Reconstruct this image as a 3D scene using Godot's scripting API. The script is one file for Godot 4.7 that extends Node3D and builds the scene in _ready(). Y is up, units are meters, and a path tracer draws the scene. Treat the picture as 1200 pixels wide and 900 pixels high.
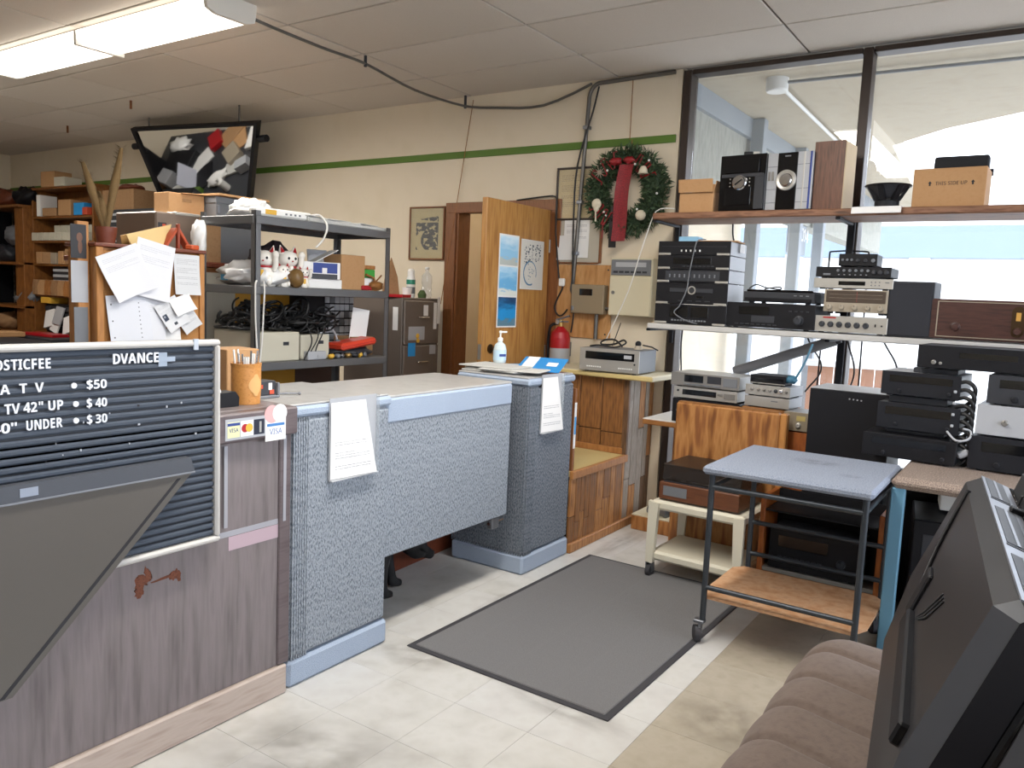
extends Node3D

# ---------------------------------------------------------------- mesh builder
class B:
	var v := PackedVector3Array()
	var n := PackedVector3Array()
	var u := PackedVector2Array()
	var ix := PackedInt32Array()
	func quad(a: Vector3, b: Vector3, c: Vector3, d: Vector3) -> B:  # counter-clockwise from outside
		var nn := (b - a).cross(d - a)
		if nn.length_squared() < 1e-14: nn = (c - b).cross(d - c)
		nn = nn.normalized()
		var k := v.size()
		v.append_array([a, b, c, d]); n.append_array([nn, nn, nn, nn])
		u.append_array([Vector2(0, 1), Vector2(1, 1), Vector2(1, 0), Vector2(0, 0)])
		ix.append_array([k, k + 2, k + 1, k, k + 3, k + 2])
		return self
	func tri(a: Vector3, b: Vector3, c: Vector3) -> B:
		var nn := (b - a).cross(c - a).normalized()
		var k := v.size()
		v.append_array([a, b, c]); n.append_array([nn, nn, nn]); u.append_array([Vector2(0, 1), Vector2(1, 1), Vector2(1, 0)])
		ix.append_array([k, k + 2, k + 1])
		return self
	func box(c: Vector3, s: Vector3, e := 0.0, bs := Basis.IDENTITY) -> B:  # chamfered box round c
		var h := s / 2.0
		e = minf(e, minf(h.x, minf(h.y, h.z)) * 0.95)
		for ax in 3:
			var a1 := (ax + 1) % 3
			var a2 := (ax + 2) % 3
			for sg in [-1.0, 1.0]:
				var pts := []
				for q in [[-1, -1], [1, -1], [1, 1], [-1, 1]]:
					var p := Vector3.ZERO
					p[ax] = sg * h[ax]; p[a1] = q[0] * (h[a1] - e); p[a2] = q[1] * (h[a2] - e)
					pts.append(c + bs * p)
				if sg > 0: quad(pts[0], pts[1], pts[2], pts[3])
				else: quad(pts[3], pts[2], pts[1], pts[0])
			if e > 0:
				for s1 in [-1.0, 1.0]:
					for s2 in [-1.0, 1.0]:
						var p0 := Vector3.ZERO; var p1 := Vector3.ZERO; var p2 := Vector3.ZERO; var p3 := Vector3.ZERO
						p0[ax] = -(h[ax] - e); p1[ax] = h[ax] - e; p2[ax] = p1[ax]; p3[ax] = p0[ax]
						p0[a1] = s1 * h[a1]; p0[a2] = s2 * (h[a2] - e); p1[a1] = p0[a1]; p1[a2] = p0[a2]
						p2[a1] = s1 * (h[a1] - e); p2[a2] = s2 * h[a2]; p3[a1] = p2[a1]; p3[a2] = p2[a2]
						if s1 * s2 > 0: quad(c + bs * p3, c + bs * p2, c + bs * p1, c + bs * p0)
						else: quad(c + bs * p0, c + bs * p1, c + bs * p2, c + bs * p3)
		if e > 0:
			for sx in [-1.0, 1.0]:
				for sy in [-1.0, 1.0]:
					for sz in [-1.0, 1.0]:
						var a := c + bs * Vector3(sx * h.x, sy * (h.y - e), sz * (h.z - e))
						var b := c + bs * Vector3(sx * (h.x - e), sy * h.y, sz * (h.z - e))
						var d := c + bs * Vector3(sx * (h.x - e), sy * (h.y - e), sz * h.z)
						if sx * sy * sz > 0: tri(a, b, d)
						else: tri(a, d, b)
		return self
	func bx(x0, x1, y0, y1, z0, z1, e := 0.0) -> B:  # box by its limits
		return box(Vector3((x0 + x1) / 2.0, (y0 + y1) / 2.0, (z0 + z1) / 2.0), Vector3(absf(x1 - x0), absf(y1 - y0), absf(z1 - z0)), e)
	func frame_of(d: Vector3) -> Basis:
		var y := d.normalized()
		var x := (Vector3.UP if absf(y.y) < 0.9 else Vector3.RIGHT).cross(y).normalized()
		return Basis(x, y, x.cross(y).normalized())
	func lathe(prof: Array, k := 16, o := Vector3.ZERO, d := Vector3.UP) -> B:  # [radius, height] pairs, bottom to top along d
		var f := frame_of(d)
		for i in prof.size() - 1:
			var r0: float = prof[i][0]; var y0: float = prof[i][1]; var r1: float = prof[i + 1][0]; var y1: float = prof[i + 1][1]
			var sl := Vector2(y1 - y0, r0 - r1).normalized()
			var b := v.size()
			for j in k + 1:
				var t := TAU * j / k
				var rad := f.x * cos(t) - f.z * sin(t)
				var nn := (rad * sl.x + f.y * sl.y).normalized()
				v.append(o + rad * r0 + f.y * y0); v.append(o + rad * r1 + f.y * y1)
				n.append(nn); n.append(nn)
				u.append(Vector2(float(j) / k, 1.0 - float(i) / (prof.size() - 1))); u.append(Vector2(float(j) / k, 1.0 - float(i + 1) / (prof.size() - 1)))
			for j in k:
				var q := b + j * 2
				ix.append_array([q, q + 1, q + 2, q + 2, q + 1, q + 3])
		return self
	func cyl(a: Vector3, b: Vector3, r: float, r2 := -1.0, k := 12) -> B:
		var l := (b - a).length()
		return lathe([[0, 0], [r, 0], [r if r2 < 0 else r2, l], [0, l]], k, a, b - a)
	func tube(p: Array, r: float, k := 6) -> B:
		var x := Vector3.ZERO
		var base := v.size()
		if p.size() >= 4 and p.size() <= 10:  # rounded bends
			var sm := []
			for i in p.size() - 1:
				var a: Vector3 = p[maxi(i - 1, 0)]; var b: Vector3 = p[i]; var c: Vector3 = p[i + 1]; var e: Vector3 = p[mini(i + 2, p.size() - 1)]
				var bend: float = minf((b - a).length(), (c - b).length()) * 0.5
				var bend2: float = minf((c - b).length(), (e - c).length()) * 0.5
				for q in 4:
					sm.append(b.bezier_interpolate(b + (c - a).normalized() * bend * 0.66, c - (e - b).normalized() * bend2 * 0.66, c, q / 4.0))
			sm.append(p[-1])
			p = sm
		for i in p.size():
			var d: Vector3 = (p[mini(i + 1, p.size() - 1)] - p[maxi(i - 1, 0)])
			d = d.normalized()
			if x == Vector3.ZERO: x = (Vector3.UP if absf(d.y) < 0.9 else Vector3.RIGHT).cross(d).normalized()
			x = (x - d * x.dot(d)).normalized()
			var y := d.cross(x)
			for j in k:
				var t := TAU * j / k
				var rad := x * cos(t) + y * sin(t)
				v.append(p[i] + rad * r); n.append(rad); u.append(Vector2(float(j) / k, float(i) / p.size()))
		for i in p.size() - 1:
			for j in k:
				var a := base + i * k + j; var b := base + i * k + (j + 1) % k
				ix.append_array([a, b + k, b, a, a + k, b + k])
		for e in [0, p.size() - 1]:
			var c := v.size()
			v.append(p[e]); n.append((p[e] - p[1 if e == 0 else e - 1]).normalized()); u.append(Vector2.ZERO)
			for j in k:
				var a: int = base + e * k + j; var b: int = base + e * k + (j + 1) % k
				ix.append_array([c, a, b] if e == 0 else [c, b, a])
		return self
	func prism(poly: PackedVector2Array, z0: float, z1: float, xf := Transform3D.IDENTITY) -> B:  # polygon in xy pulled along z
		if Geometry2D.is_polygon_clockwise(poly): poly.reverse()
		if poly.size() > 2:
			var t := Geometry2D.triangulate_polygon(poly)
			for i in t.size() / 3:
				var a := poly[t[i * 3]]; var b := poly[t[i * 3 + 1]]; var c := poly[t[i * 3 + 2]]
				if (b - a).cross(c - a) < 0:
					var s := b; b = c; c = s
				tri(xf * Vector3(a.x, a.y, z1), xf * Vector3(b.x, b.y, z1), xf * Vector3(c.x, c.y, z1))
				tri(xf * Vector3(a.x, a.y, z0), xf * Vector3(c.x, c.y, z0), xf * Vector3(b.x, b.y, z0))
		for i in poly.size():
			var a := poly[i]; var b := poly[(i + 1) % poly.size()]
			quad(xf * Vector3(a.x, a.y, z0), xf * Vector3(b.x, b.y, z0), xf * Vector3(b.x, b.y, z1), xf * Vector3(a.x, a.y, z1))
		return self
	func grid(nu: int, nv: int, f: Callable, closed_u := false) -> B:  # smooth surface f(s, t); outside where d/ds x d/dt points
		var b := v.size()
		var p := []
		for j in nv + 1:
			for i in nu + 1: p.append(f.call(float(i) / nu, float(j) / nv))
		for j in nv + 1:
			for i in nu + 1:
				var i0 := i - 1; var i1 := i + 1
				if closed_u:
					if i == 0: i0 = nu - 1
					if i == nu: i1 = 1
				var du: Vector3 = p[j * (nu + 1) + mini(i1, nu)] - p[j * (nu + 1) + maxi(i0, 0)]
				var dv: Vector3 = p[mini(j + 1, nv) * (nu + 1) + i] - p[maxi(j - 1, 0) * (nu + 1) + i]
				v.append(p[j * (nu + 1) + i]); n.append(du.cross(dv).normalized() if du.cross(dv).length_squared() > 1e-18 else Vector3.UP); u.append(Vector2(float(i) / nu, float(j) / nv))
		for j in nv:
			for i in nu:
				var q := b + j * (nu + 1) + i
				ix.append_array([q, q + nu + 2, q + 1, q, q + nu + 1, q + nu + 2])
		return self
	func blob(c: Vector3, r: Vector3, k := 10, wob := 0.0, sd := 0, bs := Basis.IDENTITY) -> B:  # wobbly ellipsoid
		var nz := FastNoiseLite.new()
		nz.seed = sd; nz.frequency = 1.3
		return grid(k * 2, k, func(s, t):
			var th: float = s * TAU; var ph: float = (t - 0.5) * PI
			var d := Vector3(cos(ph) * cos(th), sin(ph), -cos(ph) * sin(th))
			return c + bs * (d * r * (1.0 + wob * nz.get_noise_3dv(d * 1.5))), true)
	func mesh() -> ArrayMesh:
		var m := ArrayMesh.new()
		var a := []
		a.resize(Mesh.ARRAY_MAX)
		a[Mesh.ARRAY_VERTEX] = v; a[Mesh.ARRAY_NORMAL] = n; a[Mesh.ARRAY_TEX_UV] = u; a[Mesh.ARRAY_INDEX] = ix
		m.add_surface_from_arrays(Mesh.PRIMITIVE_TRIANGLES, a)
		return m

const NTH := ["first", "second", "third", "fourth", "fifth", "sixth", "seventh", "eighth", "ninth"]

# ---------------------------------------------------------------- nodes
var names := {}
var M := {}
var rng := RandomNumberGenerator.new()

func numbered(s: String) -> String:
	names[s] = names.get(s, -1) + 1
	return s if names[s] == 0 else "%s_%03d" % [s, names[s]]

func thing(called: String, label: String, cat: String, at := Vector3.ZERO, yaw := 0.0, group := "") -> Node3D:
	var o := Node3D.new()
	o.name = numbered(called); add_child(o)
	o.position = at; o.rotation.y = deg_to_rad(yaw)
	meta(o, label, cat, group)
	return o

func meta(o: Node, label: String, cat := "", group := "") -> void:
	if label: o.set_meta("label", label)
	if cat: o.set_meta("category", cat)
	if group: o.set_meta("group", group)

func part(o: Node, called: String, b, mt: Material, label := "") -> MeshInstance3D:
	var m := MeshInstance3D.new()
	m.mesh = b.mesh() if b is B else b
	m.set_surface_override_material(0, mt)
	m.name = called
	o.add_child(m, true)
	if label: m.set_meta("label", label)
	return m

func solo(called: String, label: String, cat: String, b: B, mt: Material, at := Vector3.ZERO, yaw := 0.0, group := "") -> MeshInstance3D:
	var m := part(self, numbered(called), b, mt)
	m.position = at; m.rotation.y = deg_to_rad(yaw)
	meta(m, label, cat, group)
	return m

func struct(called: String, b: B, mt: Material, parent: Node = null) -> MeshInstance3D:
	var m := part(self if parent == null else parent, called, b, mt)
	if parent == null: m.set_meta("kind", "structure")
	return m

func copy_of(o: Node3D, label: String, at: Vector3, yaw := 0.0) -> Node3D:
	var c: Node3D = o.duplicate()
	var base: String = o.name
	if base.length() > 4 and base[base.length() - 4] == "_" and base.right(3).is_valid_int(): base = base.left(-4)
	c.name = numbered(base); add_child(c)
	c.position = at; c.rotation.y = deg_to_rad(yaw)
	c.set_meta("label", label)
	return c

# ---------------------------------------------------------------- materials
func mt(col, rough := 0.6, metal := 0.0) -> StandardMaterial3D:
	var m := StandardMaterial3D.new()
	m.albedo_color = Color(col) if col is String else col
	m.roughness = rough; m.metallic = metal
	return m

func ntex(cols: Array, freq := 0.02, sd := 1, oct := 3, size := 256, kind := FastNoiseLite.TYPE_SIMPLEX_SMOOTH, contrast := 1.0) -> NoiseTexture2D:
	var nz := FastNoiseLite.new()
	nz.noise_type = kind; nz.seed = sd; nz.frequency = freq; nz.fractal_octaves = oct
	var t := NoiseTexture2D.new()
	t.width = size; t.height = size; t.seamless = true; t.noise = nz
	if cols:
		var g := Gradient.new()
		g.offsets = PackedFloat32Array(); g.colors = PackedColorArray()
		var off := []; var cc := []
		for i in cols.size():
			off.append(clampf(0.5 + (float(i) / (cols.size() - 1) - 0.5) / contrast, 0, 1)); cc.append(Color(cols[i]))
		g.offsets = PackedFloat32Array(off); g.colors = PackedColorArray(cc)
		t.color_ramp = g
	return t

func nmat(cols: Array, freq: float, sc: Vector3, rough := 0.7, sd := 1, oct := 3, kind := FastNoiseLite.TYPE_SIMPLEX_SMOOTH, contrast := 1.0, world := true) -> StandardMaterial3D:
	var m := mt(Color.WHITE, rough)
	m.albedo_texture = ntex(cols, freq, sd, oct, 256, kind, contrast)
	m.uv1_triplanar = true; m.uv1_world_triplanar = world; m.uv1_scale = sc; m.uv1_triplanar_sharpness = 4.0
	return m

func relief(m: StandardMaterial3D, freq: float, cm: float, sd := 5, oct := 3) -> StandardMaterial3D:
	m.heightmap_enabled = true; m.heightmap_texture = ntex([], freq, sd, oct); m.heightmap_scale = cm
	return m

func print_mat(im: Image, rough := 0.6) -> StandardMaterial3D:
	var m := mt(Color.WHITE, rough)
	m.albedo_texture = ImageTexture.create_from_image(im)
	m.texture_repeat = false
	return m

func lettering(o: Node, txt: String, h: float, at: Vector3, yaw := 0.0, mat: Material = null, font := "Droid Sans", depth := 0.002, called := "lettering", align := HORIZONTAL_ALIGNMENT_CENTER) -> MeshInstance3D:
	var t := TextMesh.new()
	var f := SystemFont.new()
	f.font_names = PackedStringArray([font]); f.font_weight = 700 if called == "letter" else 400
	t.font = f; t.text = txt; t.font_size = 32; t.pixel_size = h / 23.0; t.depth = depth
	t.horizontal_alignment = align; t.vertical_alignment = VERTICAL_ALIGNMENT_CENTER
	var m := MeshInstance3D.new()
	m.mesh = t; m.set_surface_override_material(0, mat); m.name = called
	m.position = at; m.rotation.y = deg_to_rad(yaw)
	o.add_child(m, true)
	return m

const XC := -2.14   # front plane of the counters
const ZW := -4.92   # back wall
const HC := 2.915   # ceiling

func make_materials() -> void:
	M.wall = nmat(["#dccfb8", "#ded1bb", "#d9ccb4"], 0.008, Vector3(1, 1, 1), 0.75, 3)
	M.ceil_a = relief(nmat(["#c9c0b6", "#cfc7bd", "#c4bab0"], 0.25, Vector3(2, 2, 2), 0.9, 4), 0.3, 0.12)
	M.ceil_b = relief(nmat(["#c3b9ae", "#cac1b6", "#beb4a8"], 0.25, Vector3(2, 2, 2), 0.9, 6), 0.3, 0.12)
	M.grid = mt("#8f8579", 0.8)
	M.green = mt("#567628", 0.6)
	M.tile_w = nmat(["#c0bebb", "#c7c5c2", "#cbcac7", "#c4c2be"], 0.02, Vector3(1.2, 1.2, 1.2), 0.34, 8, 5)
	M.tile_v = nmat(["#b8b5b0", "#c3c1bc", "#cac8c4", "#bfbdb7"], 0.018, Vector3(1.1, 1.1, 1.1), 0.36, 18, 5)
	M.tile_b = nmat(["#9f9687", "#a89f8f", "#aea596", "#a39a8a"], 0.03, Vector3(1.2, 1.2, 1.2), 0.4, 9, 5)
	M.tile_c = nmat(["#978d7d", "#a29988", "#a99f8f", "#9d9383"], 0.03, Vector3(1.2, 1.2, 1.2), 0.4, 19, 5)
	M.grime = nmat(["#8d8472", "#b9b1a2", "#a29884"], 0.03, Vector3(1, 1, 1), 0.5, 29, 4)
	M.subfloor = mt("#a8a297", 0.8)
	M.frame = mt("#3a302b", 0.45, 0.3)
	M.glass = mt(Color(0.92, 0.97, 1.0, 0.06), 0.02)
	M.glass.transparency = BaseMaterial3D.TRANSPARENCY_ALPHA
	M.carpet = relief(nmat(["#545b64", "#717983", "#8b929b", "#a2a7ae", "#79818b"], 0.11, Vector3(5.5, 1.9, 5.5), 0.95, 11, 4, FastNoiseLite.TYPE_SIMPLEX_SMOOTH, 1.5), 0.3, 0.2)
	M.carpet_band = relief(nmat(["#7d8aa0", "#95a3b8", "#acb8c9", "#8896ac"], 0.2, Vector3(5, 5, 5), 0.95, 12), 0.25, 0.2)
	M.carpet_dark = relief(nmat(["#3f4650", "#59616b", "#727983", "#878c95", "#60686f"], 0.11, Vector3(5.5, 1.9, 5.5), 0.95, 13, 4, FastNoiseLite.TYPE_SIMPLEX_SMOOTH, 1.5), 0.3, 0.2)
	M.laminate = nmat(["#a3a3a2", "#acabaa", "#9c9b9a"], 0.02, Vector3(1.5, 1.5, 1.5), 0.3, 14)
	M.walnut = nmat(["#625a5b", "#726a6a", "#7c7374", "#6b6263"], 0.02, Vector3(5, 0.45, 5), 0.4, 15, 5, FastNoiseLite.TYPE_SIMPLEX_SMOOTH, 1.0)
	M.walnut_edge = nmat(["#554a4c", "#64595b", "#5c5153"], 0.03, Vector3(5, 5, 0.6), 0.4, 16)
	M.kick = nmat(["#a39287", "#b6a79d", "#ac9d93"], 0.03, Vector3(1, 4, 0.6), 0.5, 17)
	M.mat = relief(nmat(["#5d5c5d", "#6d6c6d", "#777677", "#656465"], 0.18, Vector3(4, 4, 4), 0.95, 20, 4), 0.3, 0.25)
	M.rubber = mt("#37363a", 0.8)
	M.door = nmat(["#8a5c2c", "#a3733b", "#b4854b", "#9a6b36"], 0.02, Vector3(5, 0.5, 5), 0.4, 21, 4)
	M.jamb = nmat(["#6b4122", "#83522d", "#784a28"], 0.03, Vector3(6, 0.7, 6), 0.45, 22)
	M.ply = nmat(["#a2713e", "#b98752", "#c69663", "#b07e49"], 0.02, Vector3(3, 0.7, 3), 0.55, 23, 4)
	M.ply_red = nmat(["#70421d", "#94602f", "#ae7a45", "#a06a38", "#804e26"], 0.014, Vector3(3.4, 0.5, 3.4), 0.5, 24, 4, FastNoiseLite.TYPE_SIMPLEX_SMOOTH, 1.5)
	M.board = nmat(["#4f3425", "#755039", "#876048", "#643f2b"], 0.02, Vector3(0.7, 5, 5), 0.6, 25, 4, FastNoiseLite.TYPE_SIMPLEX_SMOOTH, 1.4)
	for i in 4:
		var cc = [["#6a4629", "#86592f", "#936238"], ["#80552f", "#a5713f", "#b37f4c"], ["#75685c", "#968b80", "#84776b"], ["#513a28", "#684c35", "#73573f"]][i]
		M["plank%d" % i] = nmat(cc, 0.03, Vector3(6, 0.8, 6), 0.5, 30 + i, 4, FastNoiseLite.TYPE_SIMPLEX_SMOOTH, 1.4)
	M.gap = mt("#1a120c", 0.9)
	M.smudge = mt(Color.WHITE, 0.7)
	M.smudge.albedo_texture = ImageTexture.create_from_image(smudge()); M.smudge.transparency = BaseMaterial3D.TRANSPARENCY_ALPHA
	M.bench_yellow = mt("#c4b07c", 0.45)
	M.cream = mt("#cfc6ab", 0.5)
	M.cream_edge = mt("#c3ae77", 0.5)
	M.oak = nmat(["#8d5b2f", "#a56f3d", "#b17c48"], 0.03, Vector3(4, 1, 4), 0.5, 35)
	M.shelf_wood = nmat(["#7a4d26", "#91602f", "#9f6c39"], 0.03, Vector3(1, 4, 4), 0.6, 36)
	M.carton = nmat(["#ad8358", "#b38a60", "#b0865b"], 0.05, Vector3(2, 2, 2), 0.8, 37)
	M.carton2 = nmat(["#94704c", "#a17c57", "#9b7651"], 0.05, Vector3(2, 2, 2), 0.8, 38)
	M.black = mt("#17171b", 0.5)
	M.black.metallic_specular = 0.35
	M.black_gloss = mt("#0b0b0e", 0.12)
	M.black_metal = mt("#1f2025", 0.55, 0.1)
	M.black_metal.metallic_specular = 0.35
	M.charcoal = mt("#2b2d33", 0.5)
	M.grey = mt("#6f7277", 0.5)
	M.lightgrey = mt("#a9abb0", 0.45)
	M.silver = mt("#b7b4ae", 0.36, 0.55)
	M.silver_dark = mt("#8d8a86", 0.38, 0.5)
	M.steel = mt("#83868c", 0.34, 0.8)
	M.chrome = mt("#d8d8da", 0.15, 1.0)
	M.white = mt("#e6e5e2", 0.55)
	M.plastic_white = mt("#e9e8e4", 0.3)
	M.paper = mt("#e4e3e2", 0.8)
	M.gold = mt("#9c9180", 0.4)
	M.red = mt("#a3161f", 0.4)
	M.brick_red = mt("#c04a2c", 0.5)
	M.blue = mt("#2c8fd0", 0.4)
	M.navy = mt("#2a3f86", 0.6)
	M.yellow = mt("#d8a93c", 0.6)
	M.brass = mt("#b39459", 0.35, 0.7)
	M.rack = mt("#6b6c6e", 0.4, 0.4)
	M.rack_deck = mt("#4a4845", 0.6, 0.1)
	M.ink = mt("#2a2a2e", 0.8)
	M.screen_dark = mt("#0c0d10", 0.08)
	M.cable = mt("#1b1b1c", 0.5)
	M.cable_white = mt("#d6d4cf", 0.5)
	M.conduit = mt("#6c6a67", 0.4, 0.6)
	M.dusty = nmat(["#2a2a2c", "#47474a", "#38383a"], 0.05, Vector3(3, 3, 3), 0.8, 77)
	M.bronze = mt("#4a3826", 0.35, 0.7)
	M.bag = mt("#f0f0ef", 0.35)
	M.newsprint = nmat(["#8e8e8e", "#b9b8b5", "#c7c6c2", "#a5a4a2"], 0.12, Vector3(6, 6, 6), 0.85, 63)
	M.cream_box = mt("#bfbaa9", 0.6)
	M.porcelain = mt("#e6e2da", 0.25)
	M.fur = nmat(["#0d0d0f", "#17171a", "#101013"], 0.2, Vector3(8, 8, 8), 0.7, 64)
	M.burl = nmat(["#a56a2c", "#c68a48", "#b97b3a"], 0.05, Vector3(5, 5, 5), 0.5, 65)
	M.felt = mt("#3f4753", 0.8)
	M.board_frame = mt("#b9b6b2", 0.45)
	M.panel_glass = mt("#5b5753", 0.3)
	M.mirror = mt("#d9dbdc", 0.03, 1.0)
	M.cork = nmat(["#93622f", "#a9743f", "#b5814a", "#9c6a36"], 0.15, Vector3(5, 5, 5), 0.85, 66)
	M.pinewood = nmat(["#a06a34", "#b47c42", "#aa733b"], 0.03, Vector3(5, 0.8, 5), 0.5, 67)
	M.bookwood = nmat(["#6a3f16", "#7f4f20", "#8b5926"], 0.03, Vector3(3, 1, 3), 0.5, 68)
	M.dryleaf = nmat(["#3a2c1c", "#84693f", "#5b452a"], 0.12, Vector3(6, 14, 6), 0.8, 78, 2)
	M.page_faint = print_mat(text_page(160, 180, 11, 2, "#dcdde2", "#c3c4ca"), 0.8)
	M.page_grey = print_mat(text_page(120, 160, 12, 4, "#cfd0d2", "#a3a4a8"), 0.8)
	M.page_photo = print_mat(photo_page(), 0.7)
	M.page_holes = print_mat(holes_page(), 0.8)
	M.dial = mt("#4b4038", 0.25)
	M.glassy = mt(Color(0.85, 0.88, 0.9, 0.25), 0.05)
	M.glassy.transparency = BaseMaterial3D.TRANSPARENCY_ALPHA
	M.redwood = nmat(["#5d2c1a", "#743a24", "#66331f"], 0.03, Vector3(4, 1, 4), 0.5, 58)
	M.plinth = nmat(["#4e2c19", "#6a3f25", "#5c3520"], 0.03, Vector3(0.8, 5, 5), 0.4, 59)
	M.tvback = mt("#201f22", 0.42)
	M.tvend = mt("#4a4c52", 0.4)
	M.tvtop = mt("#7d818b", 0.3, 0.4)
	M.brickwood = mt("#a5785f", 0.7)
	M.sheet_text = print_mat(text_page(160, 200, 3), 0.7)

func _ready() -> void:
	rng.seed = 77
	# camera
	var cam := Camera3D.new()
	cam.name = "camera"
	cam.fov = rad_to_deg(2.0 * atan(450.0 / 931.8)); cam.near = 0.05; cam.far = 300.0
	cam.position = Vector3(0, 1.44, 0)
	cam.basis = Basis(Vector3.UP, deg_to_rad(33.745)) * Basis(Vector3.RIGHT, deg_to_rad(-6.346)) * Basis(Vector3.BACK, deg_to_rad(2.462))
	add_child(cam); cam.current = true
	# sky: bright high overcast
	var env := Environment.new()
	var sky := Sky.new()
	var sm := ProceduralSkyMaterial.new()
	sm.sky_top_color = Color(0.86, 0.9, 0.96); sm.sky_horizon_color = Color(0.95, 0.97, 1.0); sm.sky_curve = 0.2
	sm.ground_bottom_color = Color(0.55, 0.56, 0.57); sm.ground_horizon_color = Color(0.75, 0.77, 0.8)
	sm.sky_energy_multiplier = 1.0
	sky.sky_material = sm
	env.background_mode = Environment.BG_SKY; env.sky = sky
	env.background_energy_multiplier = 6.3
	env.tonemap_mode = Environment.TONE_MAPPER_LINEAR
	env.tonemap_exposure = 1.1
	env.sdfgi_enabled = true; env.ssao_enabled = true; env.ssil_enabled = true
	var we := WorldEnvironment.new()
	we.name = "surroundings"; we.environment = env; add_child(we)
	make_materials()
	build_room()
	build_lamps()
	build_outside()
	build_counters()
	build_floor_things()
	build_window_shelves()
	build_wall_things()
	build_metal_shelf()
	build_left_back()
	build_counter_things()
	build_details()

func build_room() -> void:
	# floor: slab with joints, tiles laid on it
	var fl := struct("floor", B.new().bx(-11.0, 1.2, -0.15, -0.006, ZW - 0.15, 2.6), M.subfloor)
	var tiles := [B.new().bx(-0.1521, 0.1521, -0.006, 0, -0.1521, 0.1521, 0.0005).mesh()]
	for i in range(-8, 5):
		for j in range(-16, 1):
			var x := -1.0 + 0.1525 + i * 0.305
			var z := -0.153 + j * 0.305
			if x > 1.2 or z < ZW + 0.1: continue
			var r := rng.randf()
			var m = (M.tile_b if r < 0.5 else M.tile_c) if i >= 0 else (M.tile_w if r < 0.55 else M.tile_v)
			if i == -2 and z < -0.8 and z > -2.2 and r > 0.4: m = M.tile_v
			part(fl, "floor_tile", tiles[0], m).position = Vector3(x, 0, z)
	var rest := B.new()
	rest.bx(-11, -1.0 - 8 * 0.305, -0.006, 0, ZW, 2.6); rest.bx(-1.0 - 8 * 0.305, 1.2, -0.006, 0, 0.0, 2.6)
	rest.bx(-1.0 - 8 * 0.305, 1.2, -0.006, 0, ZW, -0.153 - 15.5 * 0.305 - 0.001)
	part(fl, "floor_covering", rest, M.tile_w)
	for q in [[-1.95, -2.35, 0.45, 0.3, 0.3], [-1.3, -2.35, 0.7, 0.22, -0.1], [-2.02, -2.85, 0.1, 0.7, 0.1], [-0.8, -2.6, 0.4, 0.5, 0.7], [-1.8, -1.6, 0.9, 0.5, 0.5], [-2.0, -4.2, 0.16, 0.8, 0.0]]:
		var st := part(fl, "floor_stain", B.new().quad(Vector3(-q[2] / 2, 0, q[3] / 2), Vector3(q[2] / 2, 0, q[3] / 2), Vector3(q[2] / 2, 0, -q[3] / 2), Vector3(-q[2] / 2, 0, -q[3] / 2)), M.smudge, "brown grey worn smudge")
		st.position = Vector3(q[0], 0.0012, q[1]); st.rotation.y = q[4]
	# ceiling: slab, grid bars and tiles
	var ce := struct("ceiling", B.new().bx(-11.1, 1.35, HC + 0.012, HC + 0.2, ZW - 0.15, 2.75), M.grid)
	var tl := B.new().bx(-0.6055, 0.6055, -0.006, 0.006, -0.2955, 0.2955, 0.003).mesh()
	for i in range(-8, 3):
		for j in range(-3, 10):
			var x := -1.307 + 0.6125 + i * 1.225
			var z := -3.17 + 0.3025 + j * 0.605
			if z > 2.6: continue
			var t := part(ce, "ceiling_tile", tl, M.ceil_a if rng.randf() < 0.5 else M.ceil_b)
			t.position = Vector3(x, HC + 0.006 - rng.randf() * 0.002, z)
			if z < ZW + 0.3: t.scale.z = 0.9; t.position.z += 0.03
	# walls
	var w := B.new()
	w.bx(-11.0, -3.87, 0, HC + 0.02, ZW - 0.14, ZW); w.bx(-3.87, -3.0, 2.09, HC + 0.02, ZW - 0.14, ZW); w.bx(-3.0, -2.08, 0, HC + 0.02, ZW - 0.14, ZW)
	w.bx(-2.08, 1.35, 0, 0.12, ZW - 0.14, ZW)
	struct("wall_back", w, M.wall)
	struct("wall_left", B.new().bx(-11.15, -11.0, 0, HC + 0.02, ZW - 0.14, 2.75), M.wall)
	struct("wall_front", B.new().bx(-11.15, 1.35, 0, HC + 0.02, 2.6, 2.75), M.wall)
	var wr := B.new()
	wr.bx(1.2, 1.35, 0, 0.35, ZW - 0.14, 2.6); wr.bx(1.2, 1.35, 2.8, HC + 0.02, ZW - 0.14, 2.6); wr.bx(1.2, 1.35, 0.35, 2.8, 1.9, 2.6)
	struct("wall_right", wr, M.wall)
	struct("trim_1", B.new().bx(-11.0, -2.1, 2.462, 2.512, ZW, ZW + 0.012, 0.003), M.green)
	# window wall at the back: frames and panes
	var xs := [-2.04, -0.98, 0.1, 1.17]
	for i in 3:
		var wn := Node3D.new()
		wn.name = "window_%d" % (i + 1); add_child(wn); wn.set_meta("kind", "structure")
		struct("pane", B.new().bx(xs[i] + 0.028, xs[i + 1] - 0.028, 0.17, 2.86, ZW - 0.075, ZW - 0.069), M.glass, wn)
		var f := B.new()
		f.bx(xs[i] - 0.026, xs[i] + 0.026, 0.12, 2.9, ZW - 0.1, ZW + 0.02, 0.004)
		f.bx(xs[i] + 0.03, xs[i + 1] - 0.03, 2.87, 2.9, ZW - 0.09, ZW + 0.02, 0.004)
		f.bx(xs[i] + 0.03, xs[i + 1] - 0.03, 0.12, 0.17, ZW - 0.12, ZW + 0.02, 0.004)
		if i == 2: f.bx(xs[3] - 0.03, xs[3] + 0.03, 0.12, 2.9, ZW - 0.12, ZW + 0.02, 0.004)
		struct("frame", f, M.frame, wn)
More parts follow.
